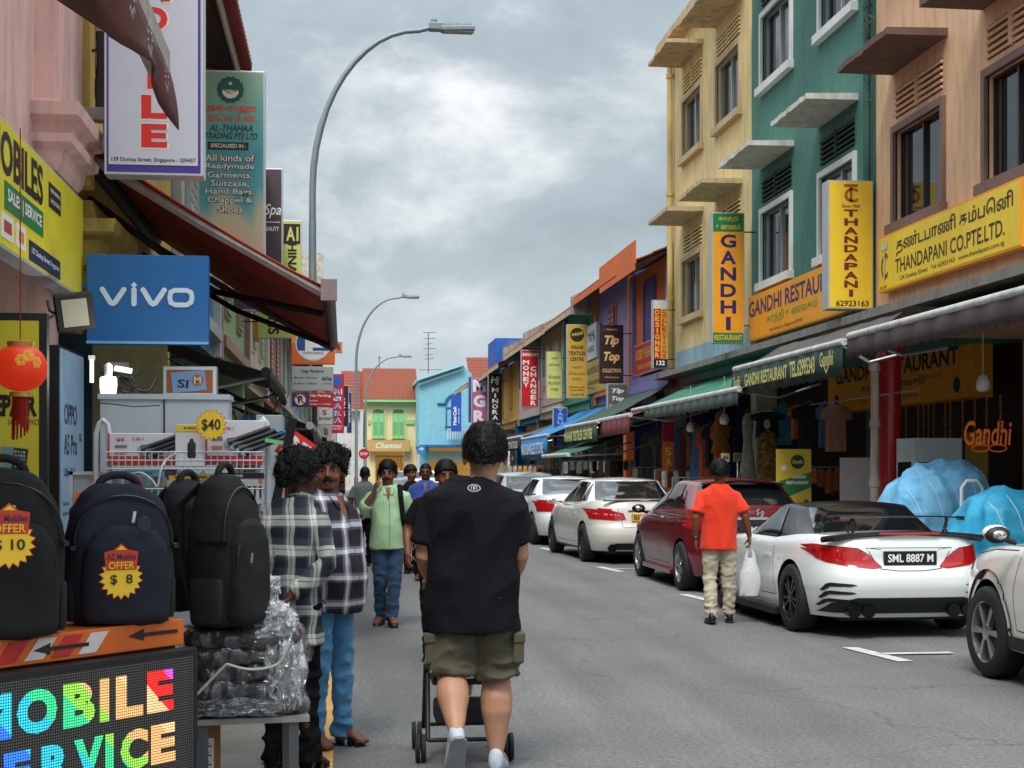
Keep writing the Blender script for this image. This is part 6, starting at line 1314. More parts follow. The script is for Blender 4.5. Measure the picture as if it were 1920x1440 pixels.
def hair(t, hm, style='short', vox=.007, seed=1, n=1500, m=None):
    b = MB(); cut = MB(); rr = random.Random(seed)
    if style == 'bald': return
    back = {'short': .05, 'wavy': .035, 'crop': .07}[style]; th = {'short': .02, 'wavy': .021, 'crop': .006}[style]
    vs = []; fs = []; na, nb = 40, 22
    for j in range(nb + 1):
        for i in range(na):
            a = 2 * pi * i / na; fr = max(0, -sin(a)); hl = (.155 - .018 * math.cos(a) ** 2) * fr ** 1.2 + (1 - fr ** 1.2) * (back + .03 * abs(cos(a)) ** 2 if sin(a) > 0 else back + .035 + .05 * fr)
            ph = pi / 2 * (1 - j / nb); z = hl + (.125 + .098 + th - hl) * (j / nb)
            z0 = (z - .125) / (.098 + th); r = sqrt(max(1e-4, 1 - min(1, max(z0, -.75)) ** 2))
            if z < .125: r = sqrt(max(.2, 1 - ((z - .125) / .15) ** 2))
            vs.append(((.077 + th) * r * cos(a), .018 + (.097 + th) * r * sin(a), z))
    for j in range(nb):
        for i in range(na): fs.append((j * na + i, j * na + (i + 1) % na, (j + 1) * na + (i + 1) % na, (j + 1) * na + i))
    fs.append(tuple(range(na))[::-1]); fs.append(tuple(nb * na + i for i in range(na)))
    b.add(vs, fs, hm); o = remesh(b, 'hair', m or HAIRM, t, vox, 1, fold={'short': .005, 'wavy': .02, 'crop': .003}[style], fs={'short': 30, 'wavy': 22, 'crop': 50}[style], stretch=(1, 1, .7), seed=seed)
    # loose locks over the shell
    if n:
        b = MB(); top = hm @ V((0, .03, .125)); L_ = {'short': .03, 'wavy': .022, 'crop': .008}[style]; k = len(o.data.vertices); crown = hm @ V((0, .04, .24))
        for i in range(n):
            v = o.data.vertices[rr.randrange(k)]; nn_ = v.normal; c = v.co
            if nn_.z < -.3: continue
            dn = (c - crown); dn = (dn - nn_ * dn.dot(nn_)); dn = dn.normalized() if dn.length > 1e-4 else V((0, 0, -1))
            if style == 'wavy': dn = (dn + V((rr.gauss(0, .7), rr.gauss(0, .7), rr.gauss(0, .5)))).normalized()
            else: dn = (dn + V((rr.gauss(0, .16), rr.gauss(0, .16), rr.gauss(0, .12)))).normalized()
            s_ = nn_.cross(dn).normalized() * rr.uniform(.0012, .003); l = L_ * rr.uniform(.6, 1.3)
            p1 = c + dn * l * .5 + nn_ * l * .14; p2 = c + dn * l + nn_ * l * (-.05 if style == 'short' else .2)
            b.add([c - s_, c + s_, p1 + s_ * .8, p1 - s_ * .8, p2], [(0, 1, 2, 3), (3, 2, 4)])
        q = b.build('hair_locks', m or HAIRM, o, fix=False); q['kind'] = 'stuff'
def person(name, label, loc, rz, h, skin, J=None, fat=0, shirt=None, sleeve='short', hem=.80, trous=None, tl='long', shoe=None, shoestyle='shoe', hairst='short', yaw=0, pitch=0, facef=None, vox=.008, seed=1, belly=0, hands=(.5, .5), group=None, collar=False, loose=.012, hairn=1200, grips=(False, False), hd=None, fold=.011, hk=1.07):
    t = thing('person', label, 'person', loc, rz, group); s = h / 1.75; t.scale = (s, s, s); f = 1 + fat
    j = dict(shL=(.178, 0, 1.385), shR=(-.178, 0, 1.385), elL=(.235 * (1 + fat * .6), .02, 1.14), elR=(-.235 * (1 + fat * .6), .02, 1.14), wrL=(.25 * (1 + fat * .5), -.05, .89), wrR=(-.25 * (1 + fat * .5), -.05, .89), kL=(.1, -.02, .5), kR=(-.1, -.02, .5), aL=(.11, .03, .09), aR=(-.11, .03, .09), tL=(.13, -.14, .03), tR=(-.13, -.14, .03), neck=(0, .01, 1.5))
    if fat: j['shL'] = (.178 + .05 * fat, 0, 1.375); j['shR'] = (-.178 - .05 * fat, 0, 1.375)
    if J: j.update(J)
    for k in j: j[k] = V(j[k])
    nk = j['neck']; hm = head_m(nk + V((0, -.008, .018)), yaw, pitch, 0, hk)
    b = MB()
    b.loft([ring(0, .01, z, rx * f, ry * f, e=2.4) for z, rx, ry in ((.86, .12, .09), (.93, .15, .105), (1.05, .135, .095), (1.2, .15, .1), (1.33, .165, .1), (1.42, .12, .066), (1.47, .058, .052))])
    b.tube([(0, .015, 1.42), nk, nk + V((0, -.002, .07))], [.062 * (1 + fat * .5), .056 * (1 + fat * .5), .054 * (1 + fat * .5)], 16); add_head(b, hm, full=fat * .35)
    for S_ in 'LR':
        sg = 1 if S_ == 'L' else -1
        b.tube([V((j['sh' + S_].x * .6, 0, 1.39)), j['sh' + S_], (j['sh' + S_] + j['el' + S_]) / 2, j['el' + S_], (j['el' + S_] * .6 + j['wr' + S_] * .4), j['wr' + S_]], [.016, .036 * f, .043 * f, .041 * f, .04 * f, .027], 12)
        d = (j['wr' + S_] - j['el' + S_]).normalized(); th = V((-sg * .25, -1, .15)) if abs(d.y) < .75 else V((-sg, 0, .3)); hand(b, j['wr' + S_] - d * .01, (hd or {}).get(S_, (d, th, None))[0], (hd or {}).get(S_, (d, th, None))[1], hands[0 if S_ == 'L' else 1], n=(hd or {}).get(S_, (d, th, V((-sg, 0, 0))))[2], grip=grips[0 if S_ == 'L' else 1])
        hip = V((sg * .09, .01, .93)); kn, an, to = j['k' + S_], j['a' + S_], j['t' + S_]
        lk_ = 1 if tl == 'short' else .66
        b.tube([hip + V((0, 0, .02)), (hip * .65 + kn * .35), (hip * .3 + kn * .7), kn, kn * .86 + an * .14 + V((0, .010, 0)), kn * .72 + an * .28 + V((0, .02, 0)), kn * .56 + an * .44 + V((0, .018, 0)), kn * .4 + an * .6 + V((0, .008, 0)), kn * .2 + an * .8, an], [r_ * lk_ for r_ in (.085 * f, .082 * f, .066 * f, .055 * f, .058 * f, .064 * f, .061 * f, .05 * f, .04 * f)] + [.034 if tl == 'short' else .028], 16)
        b.tube([an + V((0, .025, -.01)), (an + to) / 2 + V((0, 0, .005)), to + V((0, .02, 0)), to], [.034, (.042, .03), (.043, .021), (.03, .014)], 10)
    remesh(b, 'body', skin, t, vox, 4)
    b = MB(); lo = loose; bel = belly
    b.loft([ring(0, .01 - bel * .5 * g, z, (rx + lo) * f, (ry + lo) * f + bel * g * .6, e=2.25) for z, rx, ry, g in ((hem, .165, .115, .5), (hem + .06, .163, .114, .7), (.98, .158, .112, 1.0), (1.08, .152, .108, 1.0), (1.2, .16, .108, .6), (1.32, .172, .11, .2), (1.39, .165, .098, .05), (1.43, .135, .084, 0), (1.455, .1, .074, 0), (1.48, .072, .066, 0), (1.495, .064, .06, 0))])
    for S_ in 'LR':
        sh, el, wr = j['sh' + S_], j['el' + S_], j['wr' + S_]
        if sleeve == 'short': end = sh * .22 + el * .78; pts = [V((sh.x * .5, 0, 1.43)), sh, (sh + end) / 2, end]; rs = [.03, .051 * f, .06 * f, .067 * f]
        elif sleeve == 'long': end = el * .12 + wr * .88; pts = [V((sh.x * .5, 0, 1.43)), sh, (sh + el) / 2, el, (el + end) / 2, end]; rs = [.03, .053 * f, .058 * f, .056 * f, .052 * f, .044]
        else: end = el * .55 + wr * .45; pts = [V((sh.x * .5, 0, 1.43)), sh, (sh + el) / 2, el, el * .65 + wr * .35, end]; rs = [.03, .053 * f, .058 * f, .058 * f, .062, .058]
        b.tube(pts, rs, 18)
    if collar: b.loft([ring(nk.x, nk.y - .004, z, r_, r_ * .98, e=2.1, tilt=tl_) for z, r_, tl_ in ((1.45, .068, .0), (1.505, .064, .02), (1.5, .058, .018), (1.46, .06, 0))])
    so = remesh(b, 'shirt', shirt, t, vox, 5, fold=fold * 1.5, fs=6.5, stretch=(1, 1, .6), seed=seed)
    if collar and facef:
        bq = bvh_of(so.data)
        patch(bq, [(-.04, 1.475), (.04, 1.475), (.004, 1.33), (-.004, 1.33)], 'B', skin, so, 'open_neck', off=.003)
        for s2 in (-1, 1): patch(bq, [(s2 * .03, 1.48), (s2 * .075, 1.475), (s2 * .05, 1.40), (s2 * .018, 1.40)], 'B', shirt, so, 'collar_tip', off=.012)
        ribbon(bq, [(.014, 1.33), (.014, hem + .02)], 'B', mat('placket_line', '#3a3a36', .9, var=0), so, 'placket', w=.004, off=.003)
    if tl != 'none':
        b = MB(); b.loft([ring(0, .012, z, rx * f, ry * f, e=2.4) for z, rx, ry in ((.82, .158, .11), (.9, .162, .115), (.99, .15, .108))])
        for S_ in 'LR':
            sg = 1 if S_ == 'L' else -1; hip = V((sg * .085, .012, .88)); kn, an = j['k' + S_], j['a' + S_]
            if tl == 'short': end = kn * .93 + hip * .07; b.tube([hip + V((0, 0, .03)), (hip + kn) / 2, end + V((0, 0, -.0))], [.095 * f, .095 * f, .098 * f], 20)
            else: k_ = 1 if tl == 'long' else .86; b.tube([hip + V((0, 0, .03)), hip * .6 + kn * .4, kn, (kn + an) / 2, an + V((0, -.01, -.035))], [.092 * f, .085 * f * k_, .068 * f * k_, .062 * f * k_, (.058 if tl == 'long' else .06)], 18)
        remesh(b, 'shorts' if tl == 'short' else 'trousers', trous, t, vox, 1, fold=fold, fs=11, stretch=(1, 1, 1.3), seed=seed + 5, zf=lambda c: 1 + 1.2 * math.exp(-((c[2] - .12) / .12) ** 2) + .6 * math.exp(-((c[2] - .5) / .1) ** 2))
    for S_ in 'LR':
        an, to = j['a' + S_], j['t' + S_]; dr = (to - an); fl = V((dr.x, dr.y, 0)); dz = (to - an); u = V((dr.x, dr.y, dr.z + .03)).normalized(); sd = V((-u.y, u.x, 0)).normalized(); up = u.cross(sd); up = up if up.z > 0 else -up
        hb = an - u * .05 - V((0, 0, .04)) * 1
        def fr(k, w_, zlo, zhi): c = hb + u * k; return [c + sd * w_ * cos(a) + up * ((zhi + zlo) / 2 + (zhi - zlo) / 2 * (abs(sin(a)) ** .7) * (1 if sin(a) > 0 else -1)) for a in [2 * pi * i / 16 for i in range(16)]]
        if shoestyle == 'shoe':
            b = MB(); b.loft([fr(-.015, .02, -.03, .05), fr(.0, .036, -.044, .07), fr(.06, .038, -.044, .07), fr(.13, .043, -.044, .035), fr(.19, .047, -.044, .015), fr(.235, .036, -.042, .002), fr(.25, .016, -.04, -.012)]); so_ = b.build('shoe', shoe, t, smooth=True)
            b = MB(); b.loft([fr(-.02, .022, -.052, -.034), fr(.0, .04, -.052, -.034), (fr(.12, .046, -.052, -.034)), fr(.2, .05, -.052, -.034), fr(.255, .022, -.052, -.03)]); b.build('sole', (hd or {}).get('sole') or mat('sole_dark', '#1a1918', .8), so_)
        else:
            b = MB(); b.loft([fr(-.02, .03, -.052, -.036), fr(.0, .042, -.052, -.036), fr(.12, .045, -.052, -.036), fr(.2, .05, -.052, -.036), fr(.255, .03, -.052, -.036)]); so_ = b.build('sandal', shoe, t)
            for k_, wz_ in ((.17, .02), (.12, .045), (.04, .06)): MB().loft([fr(k_, .048, -.042, wz_), fr(k_ + .028, .048, -.042, wz_ - .004)]).build('sandal_strap', shoe, so_)
    hair(t, hm, hairst, seed=seed, n=hairn, vox=max(.006, vox * .9))
    if facef: face(t, hm, **facef)
    return t, j, hm
SK_D = skinm('dark_brown', '#7a4936'); SK_M = skinm('brown', '#74462f'); SK_L = skinm('light_tan', '#b5866b'); SK_B = skinm('deep_brown', '#55321f')
LIPD = mat('lips_dark', '#56302a', .45, var=.05); LIPM = mat('lips_brown', '#7a4238', .45, var=.05)
TEE = mat('cloth_black_tee', '#101018', .9, var=.25, vs=9, bump=.35, bs=140, spec=.2); OLV = cloth('olive_cargo', '#4f4a3a'); ORGS = cloth('orange_red', '#dc3106', .06); CREAM = cloth('cream_trousers', '#b9ae98'); MINT = cloth('mint_shirt', '#a6c99c', .08)
DENIM = cloth('dark_denim', '#24405e', .25); LDEN = cloth('light_denim', '#4f8cb8', .3); BLKC = mat('cloth_black', '#0d0c10', .9, var=.2, bump=.3, bs=120, spec=.2); GRYC = cloth('grey_green_tee', '#5a6460'); BLUC = cloth('blue_shirt', '#27408a')
SHB = mat('shoe_black', '#141212', .4, var=.1); SHW = mat('shoe_white_grey', '#b8c0cc', .6, var=.15); 
def at(px, d): p = P(px, 880, d); return (p.x, p.y, 0)
# --- man in black T-shirt pushing a stroller, nearest the camera
hd = {'L': (V((0, -1, -.15)), V((-1, 0, .2)), V((0, -.3, -1))), 'R': (V((0, -1, -.15)), V((1, 0, .2)), V((0, -.3, -1))), 'sole': mat('sole_pale', '#8d8f96', .7, var=.2)}
t, j, hm = person('person', 'man seen from behind in black T-shirt and olive cargo shorts pushing a stroller', at(887, 7.85), pi - .05, 1.83, SK_L, fat=.3, shirt=TEE, hem=.72, trous=OLV, tl='short', shoe=SHW, vox=.0075, seed=11, belly=.03, loose=.02, hd=hd, hk=1.16, hairn=3200, fold=.018, grips=(True, True),
    J=dict(elL=(.238, .0, 1.10), elR=(-.232, -.03, 1.10), wrL=(.215, -.26, .955), wrR=(-.215, -.27, .955), kL=(.11, -.02, .5), kR=(-.12, -.08, .48), aL=(.09, .25, .25), aR=(-.12, -.03, .09), tL=(.11, .13, .05), tR=(-.15, -.2, .03), neck=(-.06, -.005, 1.475)))
for z_ in (0,):
    b = MB(); b.tube([(.026 * cos(a), .152 + 0, 1.445 + .014 * sin(a)) for a in [2 * pi * i / 20 for i in range(20)]], .0028, 5, closed=True)
    bv = None
me_s = [c for c in t.children if c.name.startswith('shirt')][0]; bv = bvh_of(me_s.data)
def onback(x, z, off=.004):
    h_ = bv.ray_cast(V((x, 2, z)), V((0, -1, 0))); return h_[0] + h_[1] * off if h_[0] is not None else V((x, .15, z))
b = MB(); b.tube([onback(.03 * cos(a), 1.435 + .017 * sin(a)) for a in [2 * pi * i / 20 for i in range(20)]], .003, 5, closed=True)
for s in (-1, 1): b.tube([onback(s * .008 + s * .006 * cos(a), 1.435 + .012 * sin(a)) for a in [pi * 1.5 * i / 8 - .7 for i in range(9)]], .0024, 5)
b.build('shirt_logo', mat('logo_grey', '#a9abb0', .6, var=0), t)
sh_ = [c for c in t.children if c.name.startswith('shorts')][0]; bs = bvh_of(sh_.data)
for s in (-1, 1):
    pk = MB(); x_ = s * .235
    h_ = bs.ray_cast(V((s * 2, .0, .66)), V((-s, 0, 0))); xo = h_[0].x if h_[0] is not None else s * .22
    pk.box(min(xo - s * .03, xo + s * .022), max(xo - s * .03, xo + s * .022), -.07, .08, .56, .70); po = pk.build('cargo_pocket', OLV, sh_, bevel=.012)
    MB().box(min(xo - s * .03, xo + s * .028), max(xo - s * .03, xo + s * .028), -.078, .088, .665, .715).build('pocket_flap', OLV, po, bevel=.008)
fm = t
# stroller
p = P(868, 880, 8.28); t = thing('stroller', 'small black folding stroller with two rear wheels pushed by the nearest man', 'stroller', (p.x, p.y, 0))
SB = mat('stroller_black', '#19191b', .5, var=.1); SFAB = mat('stroller_fabric', '#26262a', .9, var=.2); 
b = MB()
for s in (-1, 1):
    b.tube([(s * .2, -.12, .98), (s * .2, .05, .6), (s * .2, .32, .12)], .014, 8); b.tube([(s * .2, -.1, .12), (s * .19, .12, .45), (s * .18, .25, .52)], .014, 8)
b.tube([(-.2, -.12, .98), (.2, -.12, .98)], .016, 8); b.tube([(-.2, -.1, .12), (.2, -.1, .12)], .012, 8); b.tube([(-.2, .3, .14), (.2, .3, .14)], .012, 8); b.build('frame', SB, t, smooth=True)
b = MB(); b.box(-.17, .17, .02, .3, .4, .44); b.box(-.17, .17, .0, .05, .44, .85); b.build('seat', SFAB, t, bevel=.015)
b = MB(); b.box(-.15, .15, .0, .28, .18, .3); b.build('basket', SFAB, t, bevel=.02)
for s in (-1, 1):
    for y in (-.1, .32):
        for q in (-.016, .016):
            w_ = MB(); w_.lathe([(.05, -.011), (.073, -.011), (.076, 0), (.073, .011), (.05, .011)], (s * .24 + q, y, .078), 'X', 22); o = w_.build('wheel', TYRE, t, smooth=True); MB().lathe([(.001, -.008), (.05, -.008), (.05, .008), (.001, .008)], (s * .24 + q, y, .078), 'X', 18).build('wheel_hub', SB, o)
b = MB(); b.tube([(-.05, .1, .5), (-.04, .25, .47), (-.045, .33, .3)], [.045, .04, .028], 10); b.tube([(.05, .1, .5), (.05, .25, .47), (.05, .33, .3)], [.045, .04, .028], 10); b.tube([(0, .08, .45), (0, .08, .72)], [.09, .07], 12); b.ell((0, .09, .8), (.065, .07, .075), 14, 10)
b.tube([(-.08, .08, .68), (-.14, .16, .58), (-.12, .25, .55)], [.03, .026, .02], 8); b.tube([(.08, .08, .68), (.14, .16, .58), (.12, .25, .55)], [.03, .026, .02], 8)
tb = thing('person', 'small child sitting in the black stroller, mostly hidden behind the man pushing it', 'person', (p.x, p.y, 0)); remesh(b, 'body', skinm('child', '#c99a7c'), tb, .008, 2)
b = MB(); b.tube([(0, .08, .44), (0, .08, .7)], [.1, .08], 14); remesh(b, 'shirt', cloth('child_cream', '#c9c2b4'), tb, .01, 2, fold=.004)
# --- man in orange polo
hd = {'L': (V((0.05, 0, -1)), V((0, -1, 0)), V((-1, 0, 0))), 'R': (V((-.05, 0, -1)), V((0, -1, 0)), V((1, 0, 0)))}
t, j, hm = person('person', 'man in orange shirt and cream trousers walking away with a white plastic bag', at(1349, 15.5), pi - .1, 1.69, SK_M, fat=.1, shirt=ORGS, hem=.80, trous=CREAM, shoe=SHB, vox=.009, seed=5, loose=.016, hd=hd, collar=True, hairn=1200, grips=(True, True),
    J=dict(aL=(.1, .1, .1), tL=(.12, -.05, .03), aR=(-.12, -.08, .09), tR=(-.14, -.26, .03), elR=(-.27, .04, 1.15), wrR=(-.33, -.03, .93), elL=(.26, .05, 1.14), wrL=(.25, -.02, .9)))
MB().tube([(.25 + .034 * cos(a), -.015 + .034 * sin(a), .925) for a in [2 * pi * i / 16 for i in range(16)]], .009, 6, closed=True).build('wristband', SHB, t)
PB = mat('plastic_bag', '#dcdfe3', .35, var=.12, alpha=.82, bump=.3, bs=25, trans=.1)
hw = t.matrix_basis @ V((-.335, -.03, .84))
t2 = thing('plastic_bag', 'white plastic carrier bag hanging from the hand of the man in orange', 'bag', (hw.x, hw.y, 0))
b = MB(); rings = []
for z, rx, ry in ((.27, .07, .05), (.29, .12, .085), (.42, .125, .09), (.54, .10, .07), (.62, .075, .045), (.68, .06, .03)):
    rr = random.Random(int(z * 100)); rings.append([V((rx * cos(a) * (1 + .12 * sin(a * 5 + z * 30)), ry * sin(a) * (1 + .12 * cos(a * 4 + z * 22)), z)) for a in [2 * pi * i / 22 for i in range(22)]])
b.loft(rings); b.build('bag_body', PB, t2, smooth=True)
for s in (-1, 1): MB().tube([(s * .045, 0, .67), (s * .03, 0, .74), (0, 0, .80)], [(.02, .006), (.012, .006), (.01, .006)], 6).build('handle', PB, t2)
MB().box(-.1, .1, -.06, .06, .28, .4).build('contents', mat('pack_orange_white', '#b8806a', .6, var=.5, vs=10), t2, bevel=.02)
# --- man on the phone in mint shirt
hd = {'R': (V((.05, -.25, 1)), V((.3, 1, .2)), V((1, .3, 0))), 'L': (V((.05, 0, -1)), V((-.2, -1, 0)), V((-1, 0, 0)))}
t, j, hm = person('person', 'man in mint green shirt and dark jeans walking forward talking on a phone', at(727, 15.3), .02, 1.68, SK_D, fat=.06, shirt=MINT, sleeve='rolled', hem=.82, trous=DENIM, shoe=SHB, vox=.0085, seed=8, belly=.03, hd=hd, collar=True, facef=dict(lip=LIPD, moustache=True), hairn=1600, grips=(False, True), hands=(.5, .45),
    J=dict(elR=(-.30, -.06, 1.17), wrR=(-.135, -.12, 1.44), elL=(.27, .05, 1.17), wrL=(.29, -.04, .93), kR=(-.08, -.03, .5), kL=(.07, -.07, .5), aL=(.035, -.1, .1), tL=(.06, -.28, .05), aR=(-.07, .1, .09), tR=(-.13, -.07, .03)), yaw=-.15)
pv = MB(); pv.cbox((0, 0, 0), (.012, .07, .14), rx=.2); ph = hm @ V((-.1, -.02, .07)); o = pv.build('mobile_phone', SHB, None, t.matrix_basis @ ph, .0, bevel=.004); tag(o, 'black mobile phone held to the ear of the man in the mint shirt', 'phone')
b = MB(); b.tube([(.12, .1, 1.44), (.125, -.02, 1.5), (.13, -.135, 1.38), (.155, -.15, 1.15), (.2, -.05, .96), (.2, .1, .95)], [(.028, .01)] * 6, 8)
rb = b.build('shoulder_strap', BLKC, None, t.location, .02); 
b = MB(); b.loft([ring(.03, .2, z, rx, ry, e=3) for z, rx, ry in ((.86, .13, .06), (.9, .155, .085), (1.2, .15, .09), (1.36, .12, .06), (1.4, .08, .04))]); bp_ = thing('backpack', 'black backpack on one shoulder of the man in the mint shirt', 'backpack', t.location, .02); b.build('bag_body', BLKC, bp_, smooth=True)
rb.parent = bp_; rb.location = (0, 0, 0); rb.rotation_euler = (0, 0, 0); bp_.scale = t.scale
# --- plaid shirt men
PLB = plaid('plaid_purple', -.8, [(0, '#1c1420'), (.4, '#7a7c8c'), (.5, '#e0e4f0'), (.62, '#8a8c9c'), (.72, '#1c1420')], [(0, '#120c14'), (.55, '#5f5868'), (.64, '#e0e6f2'), (.8, '#8a8a98'), (.9, '#2a2230')], 6.2, 6.6)
PLA = plaid('plaid_green', .8, [(0, '#0c141e'), (.32, '#7d8a8c'), (.34, '#c9cfc8'), (.5, '#7c7350'), (.54, '#c9cfc8'), (.66, '#566068'), (.8, '#1c2630')], [(0, '#0a121c'), (.36, '#5c6668'), (.42, '#cdd2cc'), (.6, '#8a7f5c'), (.64, '#cdd2cc'), (.76, '#39444e')], 6.6, 6.2)
t, j, hm = person('person', 'man in purple and white plaid shirt and light blue jeans looking at the camera', at(617, 8.6), .85, 1.72, SK_D, fat=.1, shirt=PLB, sleeve='long', hem=.80, trous=LDEN, tl='slim', shoe=SHB, shoestyle='sandal', vox=.0068, seed=3, belly=.09, collar=True, facef=dict(lip=LIPD, moustache=True), hairst='wavy', hairn=4200, yaw=-.9,
    J=dict(aL=(.1, .0, .09), tL=(.14, -.17, .03), aR=(-.1, .05, .09), tR=(-.12, -.12, .03), elL=(.2, .12, 1.16), wrL=(.12, .19, .97), elR=(-.24, .05, 1.15), wrR=(-.24, -.04, .92)))
t, j, hm = person('person', 'man with thick black hair in green and white plaid shirt seen from behind', at(548, 7.95), 2.62, 1.70, SK_B, fat=.0, shirt=PLA, sleeve='long', hem=.70, trous=BLKC, tl='slim', shoe=SHB, shoestyle='sandal', vox=.0068, seed=21, loose=.018, collar=True, facef=dict(lip=LIPD), hairst='wavy', hairn=4800, yaw=-.35, fold=.014,
    J=dict(elL=(.27, .08, 1.14), wrL=(.12, .2, .98), elR=(-.27, .07, 1.14), wrR=(-.1, .2, .96), kL=(.07, .0, .5), kR=(-.09, -.04, .5), neck=(-.04, -.015, 1.495)))
# --- people farther along
person('person', 'man in grey T-shirt and black trousers walking away along the left kerb', at(684, 24.6), pi + .1, 1.64, SK_M, fat=.12, shirt=GRYC, hem=.85, trous=BLKC, shoe=SHW, vox=.014, seed=4, hairst='crop', hairn=300, J=dict(aL=(.1, .15, .12), tL=(.12, .02, .03), aR=(-.1, -.12, .09)))
person('person', 'stout balding man in royal blue shirt walking towards the camera', at(798, 21.5), -.1, 1.68, SK_B, fat=.3, shirt=BLUC, hem=.82, trous=BLKC, shoe=SHB, vox=.012, seed=6, belly=.06, collar=True, facef=dict(lip=LIPD), hairst='crop', hairn=200, J=dict(aL=(.1, -.14, .1), tL=(.11, -.32, .05), aR=(-.1, .12, .1)))
person('person', 'man in black shirt walking just left of the man in royal blue', at(771, 23), .3, 1.66, SK_M, fat=.05, shirt=BLKC, hem=.82, trous=BLKC, shoe=SHB, vox=.013, seed=9, facef=dict(lip=LIPM, moustache=True), hairn=400, J=dict(aL=(.1, .12, .1), aR=(-.1, -.14, .1)), yaw=.3)
person('person', 'man in dark clothes partly hidden behind the nearest man', at(826, 12.6), .05, 1.665, SK_M, fat=.15, shirt=BLKC, hem=.8, trous=BLKC, shoe=SHB, vox=.01, seed=14, facef=dict(lip=LIPM), hairst='short', hairn=900, J=dict(aL=(.1, .15, .1), aR=(-.1, -.16, .1), elR=(-.29, .02, 1.15), wrR=(-.3, -.1, .93), neck=(.05, .01, 1.5)))
# ================================================================ foreground stall on the left
OB = mat('stand_orange', '#e06a1e', .5, var=.15, vs=6, streak=.15)
st = thing('display_stand', 'orange topped display stand with black arrows and red and white chevrons', 'stand', (-1.265, 5.53, 0), radians(50))
MB().box(-.95, .95, .0, .5, .88, .985).build('top_box', OB, st, bevel=.004)
MB().box(-.93, .93, .03, .48, .05, .88).build('cabinet', mat('cabinet_black', '#17171a', .6), st)
def arrow(x, z, l, s_=.022): return MB().prism([(x - l / 2, z), (x - l / 2 + .08, z + s_), (x - l / 2 + .075, z + .007), (x + l / 2, z + .007), (x + l / 2, z - .007), (x - l / 2 + .075, z - .007), (x - l / 2 + .08, z - s_)], -.006, -.001)
arrow(.78, .94, .26).build('arrow', BLK, st); arrow(.32, .93, .26).build('arrow', BLK, st)
for i in range(9):
    x = -.6 + i * .125
    MB().prism([(x, .895), (x + .085, .895), (x + .15, .972), (x + .065, .972)], -.004, -.0005).build('chevron_stripe', mat('tape_red' if i % 2 else 'tape_white', '#c22a22' if i % 2 else '#d8d4cf', .5), st)
# LED board
ld = thing('led_sign', 'black framed LED board showing MOBILE SERVICE in glowing rainbow dots', 'LED sign', (-1.265 + .0, 5.53, 0), radians(50))
MB().box(-.93, .955, -.075, -.012, .08, .872).build('frame', mat('led_frame', '#111113', .5), ld, bevel=.004)
def dotmat(name, cols=None, dim=False):
    m = bpy.data.materials.new(name); m.use_nodes = True; t = m.node_tree; b = t.nodes['Principled BSDF']; b.inputs['Base Color'].default_value = (.012, .012, .013, 1); b.inputs['Roughness'].default_value = .6; lk = t.links.new
    tc_ = t.nodes.new('ShaderNodeTexCoord'); sc = t.nodes.new('ShaderNodeVectorMath'); sc.operation = 'SCALE'; sc.inputs['Scale'].default_value = 95; lk(tc_.outputs['Object'], sc.inputs[0])
    fr = t.nodes.new('ShaderNodeVectorMath'); fr.operation = 'FRACTION'; lk(sc.outputs[0], fr.inputs[0]); su = t.nodes.new('ShaderNodeVectorMath'); su.operation = 'SUBTRACT'; lk(fr.outputs[0], su.inputs[0]); su.inputs[1].default_value = (.5, 0, .5)
    ml = t.nodes.new('ShaderNodeVectorMath'); ml.operation = 'MULTIPLY'; lk(su.outputs[0], ml.inputs[0]); ml.inputs[1].default_value = (1, 0, 1); le = t.nodes.new('ShaderNodeVectorMath'); le.operation = 'LENGTH'; lk(ml.outputs[0], le.inputs[0])
    lt = t.nodes.new('ShaderNodeMath'); lt.operation = 'LESS_THAN'; lk(le.outputs['Value'], lt.inputs[0]); lt.inputs[1].default_value = .26 if dim else .42
    if dim:
        mx_ = t.nodes.new('ShaderNodeMixRGB'); lk(lt.outputs[0], mx_.inputs[0]); mx_.inputs[1].default_value = (.012, .012, .013, 1); mx_.inputs[2].default_value = (.16, .16, .15, 1); lk(mx_.outputs[0], b.inputs['Base Color']); return m
    sp = t.nodes.new('ShaderNodeSeparateXYZ'); lk(tc_.outputs['Object'], sp.inputs[0]); ad = t.nodes.new('ShaderNodeMath'); ad.operation = 'ADD'; lk(sp.outputs[0], ad.inputs[0]); lk(sp.outputs[2], ad.inputs[1])
    a2 = t.nodes.new('ShaderNodeMath'); a2.operation = 'SUBTRACT'; lk(ad.outputs[0], a2.inputs[0]); a2.inputs[1].default_value = -.50; dv = t.nodes.new('ShaderNodeMath'); dv.operation = 'DIVIDE'; lk(a2.outputs[0], dv.inputs[0]); dv.inputs[1].default_value = 2.1
    rp = t.nodes.new('ShaderNodeValToRGB'); rp.color_ramp.interpolation = 'CONSTANT'; lk(dv.outputs[0], rp.inputs[0]); e = rp.color_ramp.elements; e[0].position = 0; e[0].color = lin(cols[0][1]); e[1].position = cols[1][0]; e[1].color = lin(cols[1][1])
    for p_, c_ in cols[2:]: q = e.new(p_); q.color = lin(c_)
    es = t.nodes.new('ShaderNodeMath'); es.operation = 'MULTIPLY_ADD'; lk(lt.outputs[0], es.inputs[0]); es.inputs[1].default_value = .95; es.inputs[2].default_value = .12
    lk(rp.outputs[0], b.inputs['Emission Color']); lk(es.outputs[0], b.inputs['Emission Strength']); return m
LEDM = dotmat('led_letters', [(0, '#ff4ac8'), (.36, '#e860e0'), (.42, '#2a4af0'), (.50, '#2a7af0'), (.56, '#28c0d8'), (.66, '#35d890'), (.73, '#8fd848'), (.78, '#f0b070'), (.87, '#f8c890'), (.915, '#ff2020'), (.98, '#e850e8')])
